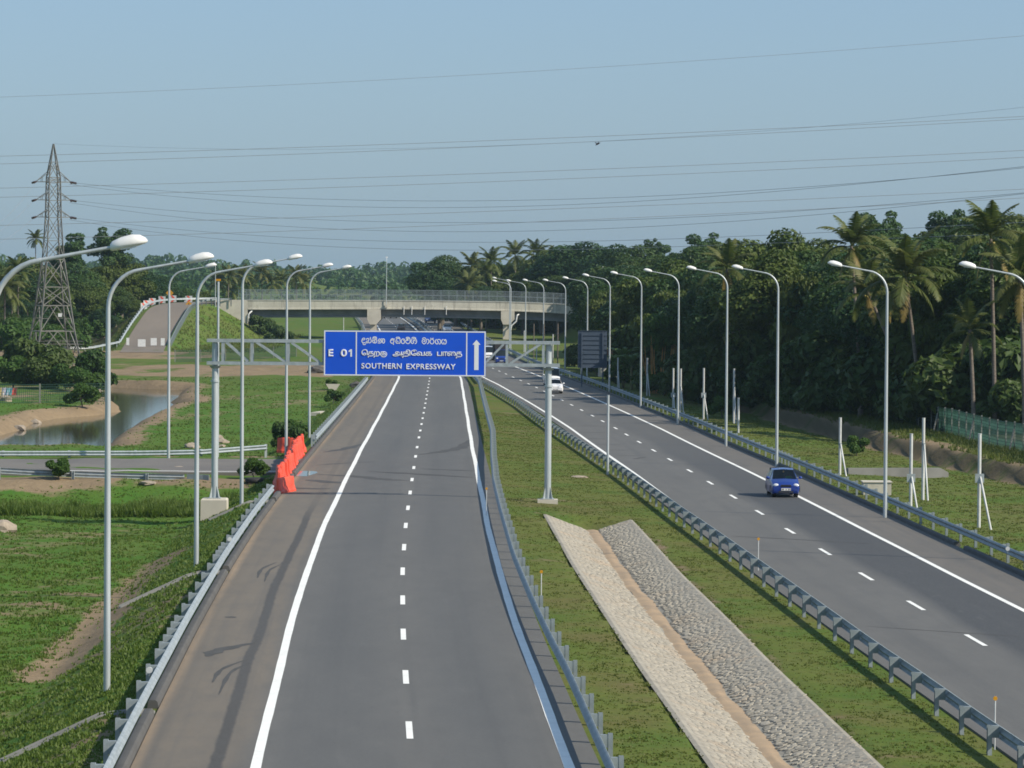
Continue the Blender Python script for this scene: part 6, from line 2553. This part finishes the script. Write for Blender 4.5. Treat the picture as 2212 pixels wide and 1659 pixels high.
# hazier trees standing taller behind
for px, py, Y, k, sx, lab in ((1905, 434, 520, 'tall', 1.0, 'tall hazy tree with layered crown, left of the trio above the palms'), (1888, 470, 500, 'tall_b', .9, 'hazy tree below the leftmost of the tall trio'), (2004, 444, 540, 'tall_b', 1.0, 'slim tall hazy tree in the middle of the skyline trio'),
                              (2065, 431, 540, 'tall', 1.05, 'tall hazy tree with flat crown, right of the skyline trio'), (1962, 475, 520, 'tall_b', .8, 'small dark hazy tree between the tall ones'), (2133, 432, 600, 'tall', .7, 'thin crowned tree against the sky near the right edge'),
                              (2100, 462, 560, 'broad_b', 1.3, 'broad hazy tree under the thin crowned one'), (2170, 460, 580, 'broad_a', 1.4, 'broad hazy tree at the far right skyline'), (2215, 458, 570, 'broad_b', 1.3, 'hazy tree on the skyline at the right edge'),
                              (1524, 486, 600, 'tall', 1.1, 'lone tall hazy tree with open crown in the middle of the wood skyline'), (1500, 522, 580, 'broad_a', 1.1, 'hazy tree left of the lone tall one'), (1560, 522, 590, 'broad_b', 1.1, 'hazy tree right of the lone tall one'),
                              (1600, 508, 620, 'broad_c', 1.3, 'hazy tree left of the high dark crown'), (1640, 520, 600, 'broad_a', 1.2, 'hazy tree just left of the high dark crown'), (1440, 508, 660, 'tall_b', 1.1, 'open crowned hazy tree above the bamboo'), (1412, 505, 690, 'tall', .8, 'sparse hazy tree left of the open crowned one'),
                              (1355, 512, 720, 'dense', 1.2, 'rounded hazy tree above the banana plants'), (1385, 522, 680, 'broad_a', 1.2, 'hazy tree right of the rounded one'), (1320, 524, 735, 'broad_c', 1.2, 'hazy tree above the sign back'),
                              (1262, 506, 735, 'dense', 1.35, 'tallest dark rounded tree behind the bridge'), (1228, 516, 740, 'broad_c', 1.1, 'dark tree left of the tallest rounded one behind the bridge'), (1195, 540, 745, 'broad_b', 1.2, 'tree behind the bridge right of the palms'),
                              (1290, 530, 735, 'broad_a', 1.2, 'tree behind the right end of the bridge'), (1780, 514, 480, 'broad_b', 1.2, 'hazy tree behind the highest palm'), (1740, 520, 470, 'broad_c', 1.2, 'hazy tree right of the high dark crown'),
                              (1700, 492, 400, 'dense', 1.1, 'high dark crown towering over the middle of the wood'), (1670, 492, 396, 'broad_b', 1.0, 'high dark tree beside the towering crown')):
    plant_top(k, px, py, Y, lab, 'taller trees behind the dark wood', sx)
for i in range(34):
    px = 1300 + i * 28
    plant_top(kinds[i % 5], px + random.uniform(-10, 10), float(np.interp(px, [1300, 1500, 1700, 1850, 2212], [545, 540, 525, 505, 480])) + random.uniform(0, 25), random.uniform(430, 560) + (120 if px < 1500 else 0), 'hazy tree deep in the right wood, %s' % min(LMK, key=lambda q: abs(q[0] - px))[1], 'trees in the depth of the right wood', 1.35)
# grove behind the bridge
for px, py, Y, k, lab in ((955, 548, 760, 'dense', 'dark rounded tree at the left end of the grove behind the bridge'), (985, 545, 780, 'broad_a', 'dark tree left of the first palm behind the bridge'), (1040, 562, 790, 'broad_b', 'tree between the first two palms behind the bridge'),
                          (1085, 556, 800, 'broad_c', 'tree left of the clear palm behind the bridge'), (1135, 556, 800, 'broad_a', 'tree right of the clear palm behind the bridge'), (1165, 565, 770, 'broad_b', 'tree under the fourth palm behind the bridge'),
                          (950, 600, 740, 'dense', 'low dark tree above the bridge fence, left end of the grove'), (1040, 610, 730, 'dense', 'low dark tree above the bridge fence right of the low palm'), (1090, 600, 735, 'drooping', 'bright green tree above the bridge fence'),
                          (1130, 590, 735, 'drooping', 'bright green tree right of another above the bridge fence'), (1170, 596, 730, 'broad_b', 'green tree above the bridge fence before the lamp heads'), (1205, 580, 725, 'broad_c', 'green tree above the right part of the bridge fence'),
                          (1240, 585, 735, 'dense', 'dark tree above the right end of the bridge fence'), (1275, 600, 715, 'broad_a', 'tree leaning over the right end of the bridge'), (1308, 648, 716, 'broad_a', 'dark tree hiding the right end of the bridge'), (1328, 605, 716, 'dense', 'dense tree right of the bridge end')):
    plant_top(k, px, py, Y, lab, 'trees of the grove behind the bridge', 1.25)
for bi, (px, Y) in enumerate(((1000, 800), (1020, 790), (1045, 780), (1070, 770), (1130, 760), (1160, 750), (1190, 745), (1215, 742), (1150, 790), (1060, 800))):
    p = at(px, 740, Y)
    plant('bush', p.x, p.y, 2.0, 'dark bush seen below the bridge deck, %s' % ('left of the blue bus lane end', 'second from the left', 'left of the right pier', 'touching the right pier on its left', 'right of the drainpipe', 'right of the slim poles', 'left of the right abutment', 'at the right abutment', 'behind the slim poles', 'between rail and pier')[bi], 'bushes below the bridge deck', 1.2)
# ---- the wood on the left
for i, (px, py, Y, k, lab) in enumerate(((-12, 545, 640, 'broad_a', 'dark tree at the left picture edge'), (22, 548, 650, 'dense', 'dark tree left of the pylon'), (58, 555, 660, 'broad_b', 'broad tree just left of the pylon'), (95, 560, 680, 'broad_c', 'tree behind the pylon body'),
                                         (145, 482, 690, 'tall_b', 'tall open tree right of the pylon body'), (238, 476, 700, 'tall', 'tall open tree against the sky left of the first lamp head'), (170, 560, 680, 'broad_a', 'tree below the tall one right of the pylon'), (205, 556, 690, 'drooping', 'light tree between the two tall ones'),
                                         (262, 556, 700, 'broad_b', 'tree right of the tall open tree'), (300, 575, 705, 'dense', 'tree above the chevron signs'), (335, 583, 715, 'dense', 'rounded tree above the middle chevron sign'), (365, 605, 720, 'broad_c', 'tree left of the bridge approach lamp'), (395, 620, 720, 'broad_a', 'low tree above the right chevron sign'),
                                         (430, 618, 720, 'drooping', 'low tree at the left end of the bridge'), (455, 630, 722, 'dense', 'low tree touching the left end of the bridge fence'), (120, 600, 640, 'drooping', 'light leafy tree behind the pylon legs'), (190, 610, 650, 'broad_b', 'tree in the slope wood right of the pylon legs'), (250, 615, 660, 'broad_a', 'dark tree above the curving guard rail'),
                                         (225, 660, 645, 'dense', 'low dark tree on the slope left of the approach road'), (60, 640, 620, 'dense', 'low dark tree behind the left pylon leg'), (10, 665, 600, 'broad_a', 'low bright tree at the left edge'), (150, 655, 630, 'broad_c', 'low tree between pylon and approach road'), (280, 640, 690, 'broad_b', 'tree just behind the lowest chevron sign'))):
    plant_top(k, px, py, Y, lab, 'trees of the left wood', 1.2)
for i, (px, py, s, key, lab) in enumerate(((75, 832, 1.7, 'bush', 'large dark shrub in front of the pylon foot'), (100, 838, 1.3, 'bush', 'dark shrub right of the large one before the pylon'), (30, 838, 1.5, 'shrub', 'bright shrub left of the pylon foot'), (200, 842, 1.5, 'bush', 'dark shrub leaning over the river bank'),
                                            (140, 842, 1.2, 'shrub', 'low shrub between pylon foot and river'), (168, 846, 1.1, 'shrub', 'low shrub left of the leaning river shrub'), (55, 760, 2.2, 'shrub', 'rounded light shrub behind the pylon leg'), (105, 770, 2.0, 'shrub', 'light shrub under the pylon'), (20, 770, 2.4, 'shrub', 'light shrub at the left edge behind the pylon'),
                                            (160, 760, 2.0, 'shrub', 'light shrub right of the pylon legs'), (195, 740, 2.0, 'shrub', 'shrub left of the curving guard rail'), (222, 720, 2.0, 'shrub', 'shrub up the slope beside the curving guard rail'), (240, 700, 2.0, 'bush', 'dark shrub beside the upper curving guard rail'),
                                            (178, 880, 1.0, 'shrub', 'bright shrub on the river bank by the fence end'), (128, 1035, .5, 'shrub', 'small bright plant beside the near side road rail'), (548, 1034, .5, 'shrub', 'small plant in a tyre by the red barriers'), (632, 960, .75, 'shrub', 'green shrub behind the far red barrier'),
                                            (617, 968, .6, 'bush', 'dark shrub left of the far red barrier'), (714, 842, .5, 'shrub', 'small plant beside the triangular headwall'), (720, 872, .6, 'shrub', 'weed clump on the bank left of the guard rail'), (592, 738, 1.05, 'bush', 'rounded bush under the left end of the bridge'), (562, 722, 1.1, 'bush', 'dark bush behind the left bridge slope'), (612, 742, .8, 'bush', 'small bush right of the rounded one under the bridge'),
                                            (1345, 838, 1.3, 'shrub', 'green shrub under the banana plants'), (1320, 806, 1.4, 'shrub', 'green shrub below the big sign back'), (1425, 852, 1.0, 'shrub', 'weeds right of a braced post on the verge'), (1290, 812, 1.2, 'shrub', 'bright shrub between the legs of the big sign'),
                                            (1262, 800, 1.3, 'bush', 'dark bush left of the big sign legs'), (1560, 902, .8, 'shrub', 'weed clump on the verge between two lamps'), (2060, 905, 1.2, 'shrub', 'bright plant growing through the green net fence'), (1850, 985, .6, 'shrub', 'weed clump in front of the ditch'), (1480, 870, .9, 'shrub', 'weed clump by the bamboo lamp'))):
    p = ghit(px, py)
    plant(key, p.x, p.y, s, lab, 'shrubs about the verges and banks')
# dark tyre beside the barriers
p = ghit(551, 1043)
mb = MB()
R_, r_ = .42, .15
rings = []
V, F = [], []
for i in range(16):
    a = 2 * math.pi * i / 16
    for k in range(8):
        b = 2 * math.pi * k / 8
        V.append(((R_ + r_ * math.cos(b)) * math.cos(a), (R_ + r_ * math.cos(b)) * math.sin(a), r_ * math.sin(b) + .14))
        F.append((i * 8 + k, ((i + 1) % 16) * 8 + k, ((i + 1) % 16) * 8 + (k + 1) % 8, i * 8 + (k + 1) % 8))
o = mb.add(V, F).build('old_tyre', M['rubber'], None, 1.0, p)
tag(o, 'old black tyre lying on the gravel left of the red barriers', 'tyre')

# bamboo clump
p = ghit(1466, 858)
p = Vector((at(1368 + 0, 800, 420).x, 420, 0))
bx0 = at(1362 + 0, 800, 425)
t = thing('bamboo_clump', 'clump of orange bamboo canes at the edge of the dark wood', 'bamboo', (at(1366, 800, 420).x, 420, 0))
b0 = at(1366, 795, 400)
q = at(1365, 770, 398)
q = at((1900 + 1720 / 3.687) / 1.649, 826, 398)
t.location = (q.x, q.y, gz(q.x, q.y))
for k in range(18):
    u = k / 17 - .5
    base = Vector((u * 3.0, random.uniform(-.5, .5), -.2))
    lean = Vector((u * 2.6 + random.uniform(-.3, .9), random.uniform(-.4, .4), random.uniform(4.5, 7.0)))
    MB().tube([base, base + lean * .5 + Vector((-.1, 0, 0)), base + lean], [.06, .05, .02], 6).build('culm', M['bamboo'], t, 1.0)
cm, C, rad = crown_mesh('crown', 77, 2600, 2.8, 1.8, 6.4, .10, 12, M['leaf_shrub'], aspect=2.4, droop=.2)
link('crown', cm, t)


# banana plants
def banana_leaf(seed, L):
    r = random.Random(seed)
    V, F, T = [], [], []
    n = 9
    x = z = 0.0
    for i in range(n + 1):
        s = i / n
        a = math.radians(72 - 105 * s ** 1.4)
        w = .34 * math.sin(math.pi * min(.97, s * .9 + .08)) * r.uniform(.8, 1.1)
        for yy_, zz in ((-w, -.05), (0, .03), (w, -.05)):
            V.append((x, yy_, z + zz))
            T.append(r.random() * .4 + .3)
        x += L / n * math.cos(a)
        z += L / n * math.sin(a)
    for i in range(n):
        for k in range(2):
            F.append((3 * i + k, 3 * i + k + 1, 3 * i + 4 + k, 3 * i + 3 + k))
    me = bpy.data.meshes.new('leaf')
    me.from_pydata(V, [], F)
    at_ = me.attributes.new('tint', 'FLOAT', 'POINT')
    at_.data.foreach_set('value', np.array(T, np.float32))
    me.materials.append(M['leaf_banana'])
    return me


BL = [banana_leaf(i, 2.2 + .2 * i) for i in range(3)]
BST = MB().tube([(0, 0, -.3), (0, 0, 1.2), (0, 0, 2.3)], [.17, .14, .09], 8).mesh('stem', plain('banana_stem', (.16, .17, .06), (.12, .10, .05), 2, .8), 1.0)
for i, (px, py, s, lab) in enumerate(((1346, 838, 1.25, 'banana plant with the longest leaves beside a braced post'), (1364, 842, 1.1, 'banana plant right of the tallest banana plant'), (1326, 830, .95, 'smaller banana plant touching the big sign back'))):
    q = ghit(px, py)
    t = thing('banana_plant', lab, 'banana plant', q, i * .7, 'banana plants by the verge')
    t.scale = (s, s, s)
    link('stem', BST, t)
    for k in range(8):
        o = link('leaf', BL[k % 3], t, (0, 0, 2.2))
        o.rotation_euler.z = k * 2.4 + i
# a house half seen behind the banana plants, and a shed deep in the wood
q = at(1346, 700, 470)
hs = thing('house', 'small pale house half hidden behind the banana plants', 'house', (q.x, 470, gz(q.x, 470)))
MB().box((0, 0, 1.4), (6.0, 5.0, 2.8)).build('wall', M['concrete_new'], hs)
MB().prism([(-3.6, 2.78), (3.6, 2.78), (0, 4.6)][::-1], 6.2).build('roof', plain('tiled_roof', (.22, .10, .06), (.16, .08, .05), 2, .9), hs)
MB().box((-1.5, -2.51, 1.5), (1.0, .06, 1.1)).build('window', M['darkglass'], hs)
MB().box((1.2, -2.51, 1.02), (.95, .06, 2.0)).build('door', M['bark'], hs)

# ---- far wood that reads as one mass
fr = np.random.default_rng(21)
FP, FN, FS, FTT = [], [], [], []


def mass_tree(x, y, top, R):
    n = 170
    nb = 7
    c = fr.normal(size=(nb, 3)) * np.array([.42, .42, .36])
    d = fr.normal(size=(n, 3))
    d[:, 2] += .3
    d /= np.linalg.norm(d, axis=1, keepdims=True)
    k = fr.integers(0, nb, n)
    g = 0.0
    pos = np.array([x, y, top - R * .95]) + c[k] * R + d * R * .52 * fr.uniform(.8, 1.05, (n, 1))
    FP.append(pos)
    FN.append(d + fr.normal(size=(n, 3)) * .4)
    FS.append(fr.uniform(.5, 1.0, n) * (y / 1300) ** .6)
    FTT.append(np.clip(.5 * fr.uniform(0, 1, nb)[k] + .5 * fr.uniform(0, 1, n), 0, 1))


SK = [(-200, 556), (0, 556), (50, 560), (120, 570), (260, 556), (300, 548), (350, 552), (420, 556), (470, 560), (560, 566), (650, 574), (700, 576), (760, 572), (830, 572), (900, 572), (935, 570), (1000, 572), (1300, 560), (1700, 545), (2400, 520)]
for row, (Y, drop) in enumerate(((1150, 66), (1400, 44), (1750, 26), (2150, 11), (2550, 0))):
    for px in np.arange(-160, 1500 if row > 1 else 1200, 15.0):
        top = float(np.interp(px, [q[0] for q in SK], [q[1] for q in SK])) + drop + fr.uniform(-2, 8)
        p = at(float(px + fr.uniform(-8, 8)), top, Y + fr.uniform(-60, 60))
        for lay in range(3):
            mass_tree(p.x + fr.uniform(-2, 2), p.y, p.z - lay * 4.2, fr.uniform(3.6, 5.0) * (Y / 1500) ** .6)
FP, FN, FS, FTT = np.concatenate(FP), np.concatenate(FN), np.concatenate(FS), np.concatenate(FTT)
V, F = leaves_np(FP, FN, FS, np.full(len(FP), 1.25), fr)
o = link('far_wood', np_mesh('far_wood', V, F, M['leaf_far'], {'tint': np.repeat(FTT, 4)}))
tag(o, 'hazy unbroken wood along the horizon beyond the bridge', 'wood', kind='stuff')

# ------------------------------------------------------------------ grass blades on the near banks and median


def tufts(name, n, xs_of, y0, y1, hmin, hmax, mat, seed, label, pw=1.6, mask=None):
    r = np.random.default_rng(seed)
    Y = y0 + (y1 - y0) * r.uniform(0, 1, n) ** pw
    u = r.uniform(0, 1, n)
    a, b = xs_of(Y)
    X = a + (b - a) * u
    if mask is not None:
        m = mask(X, Y)
        X, Y = X[m], Y[m]
    clump = np.sin(X * 1.3 + 2 * np.sin(Y * .31)) * np.sin(Y * .6 + X * .4) + .6 * np.sin(X * 3.1 - Y * 1.7)
    m = (r.uniform(-2.2, 1.6, len(X)) < clump + .5) & (r.uniform(0, 1, len(X)) > DIRT(X, Y) * 1.1 - .1)
    X, Y, clump = X[m], Y[m], clump[m]
    Z = ground_z(X, Y)
    nb = 5
    n = len(X)
    X, Y, Z, clump = (np.repeat(q, nb) for q in (X, Y, Z, clump))
    ang = r.uniform(0, 2 * math.pi, n * nb)
    h = r.uniform(hmin, hmax, n * nb) * (1 + .3 * clump)
    w = r.uniform(.012, .03, n * nb) + .02
    X = X + r.normal(0, .05, n * nb)
    Y = Y + r.normal(0, .05, n * nb)
    lean = r.uniform(.2, .9, n * nb) * h
    dx, dy = np.cos(ang), np.sin(ang)
    V = np.stack([np.stack([X - dy * w, Y + dx * w, Z - .02], 1), np.stack([X + dy * w, Y - dx * w, Z - .02], 1), np.stack([X + dx * lean, Y + dy * lean, Z + h], 1)], 1).reshape(-1, 3)
    F = np.arange(n * nb * 3).reshape(-1, 3)
    o = link(name, np_mesh(name, V, F, M[mat], {'tint': np.repeat(r.uniform(0, 1, n * nb), 3)}))
    return tag(o, label, 'grass', kind='stuff')


tufts('grass', 34000, lambda Y: (XL(Y) + 4.5, XR(Y) - 4.4), 84, 330, .015, .045, 'grass', 1, 'short mown grass covering the median strip', 1.5,
      lambda X, Y: ~((Y < D_END) & (X > DL(Y) - .05) & (X < DR(Y) + .05)))
tufts('grass', 42000, lambda Y: (XL(Y) - 7.2 - np.clip((Y - 84) * .10 + 3.5, 3, 17), XL(Y) - 7.0), 84, 212, .03, .10, 'grass_lush', 2, 'rough green grass on the left bank and field', 1.4)
tufts('grass', 24000, lambda Y: (XR(Y) + 6.7, XB(Y) - .5), 150, 380, .02, .07, 'grass', 3, 'short grass on the right verge before the ditch', 1.5)
tufts('grass', 9000, lambda Y: (XB(Y) + .9, XF(Y) + 1.5), 225, 380, .10, .35, 'grass', 4, 'long grass between ditch and green fence', 1.5)
tufts('grass', 22000, lambda Y: (XL(Y) - 40, XL(Y) - 7.5), 240, 460, .05, .14, 'grass_lush', 6, 'grass in the field beyond the closed side road', 1.5,
      lambda X, Y: poly_dist(X, Y, RIVER) > 2.0)

tufts('grass', 9000, lambda Y: (XL(Y) * 0 - 66, XL(Y) * 0 - 38), 585, 700, .15, .45, 'grass', 9, 'rough grass on the slope of the bridge embankment', 1.0,
      lambda X, Y: line_dist(X, Y, APPROACH)[0] > 4.4)
tufts('weeds', 5200, lambda Y: (XL(Y) - 24, XL(Y) - 9.5), 197.5, 204.5, .25, .60, 'grass_lush', 8, 'tall weeds along the ditch under the side road bank', 1.0)  # weeds added so their shaded blades make a dark band below the bank

# ------------------------------------------------------------------ haze
hz = MB().box((0, 1400, 31.5), (1880, 2890, 77)).build('haze', None)
hm = bpy.data.materials.new('haze')
hm.use_nodes = True
nt = hm.node_tree
nt.nodes.clear()
ho = nt.nodes.new('ShaderNodeOutputMaterial')
hv = nt.nodes.new('ShaderNodeVolumePrincipled')
hv.inputs['Color'].default_value = (.60, .82, 1.0, 1)
hv.inputs['Density'].default_value = HAZE_DENSITY
hv.inputs['Anisotropy'].default_value = .2
nt.links.new(hv.outputs[0], ho.inputs['Volume'])
hz.data.materials.append(hm)
tag(hz, 'thin blue haze over the whole landscape', 'haze', kind='stuff')
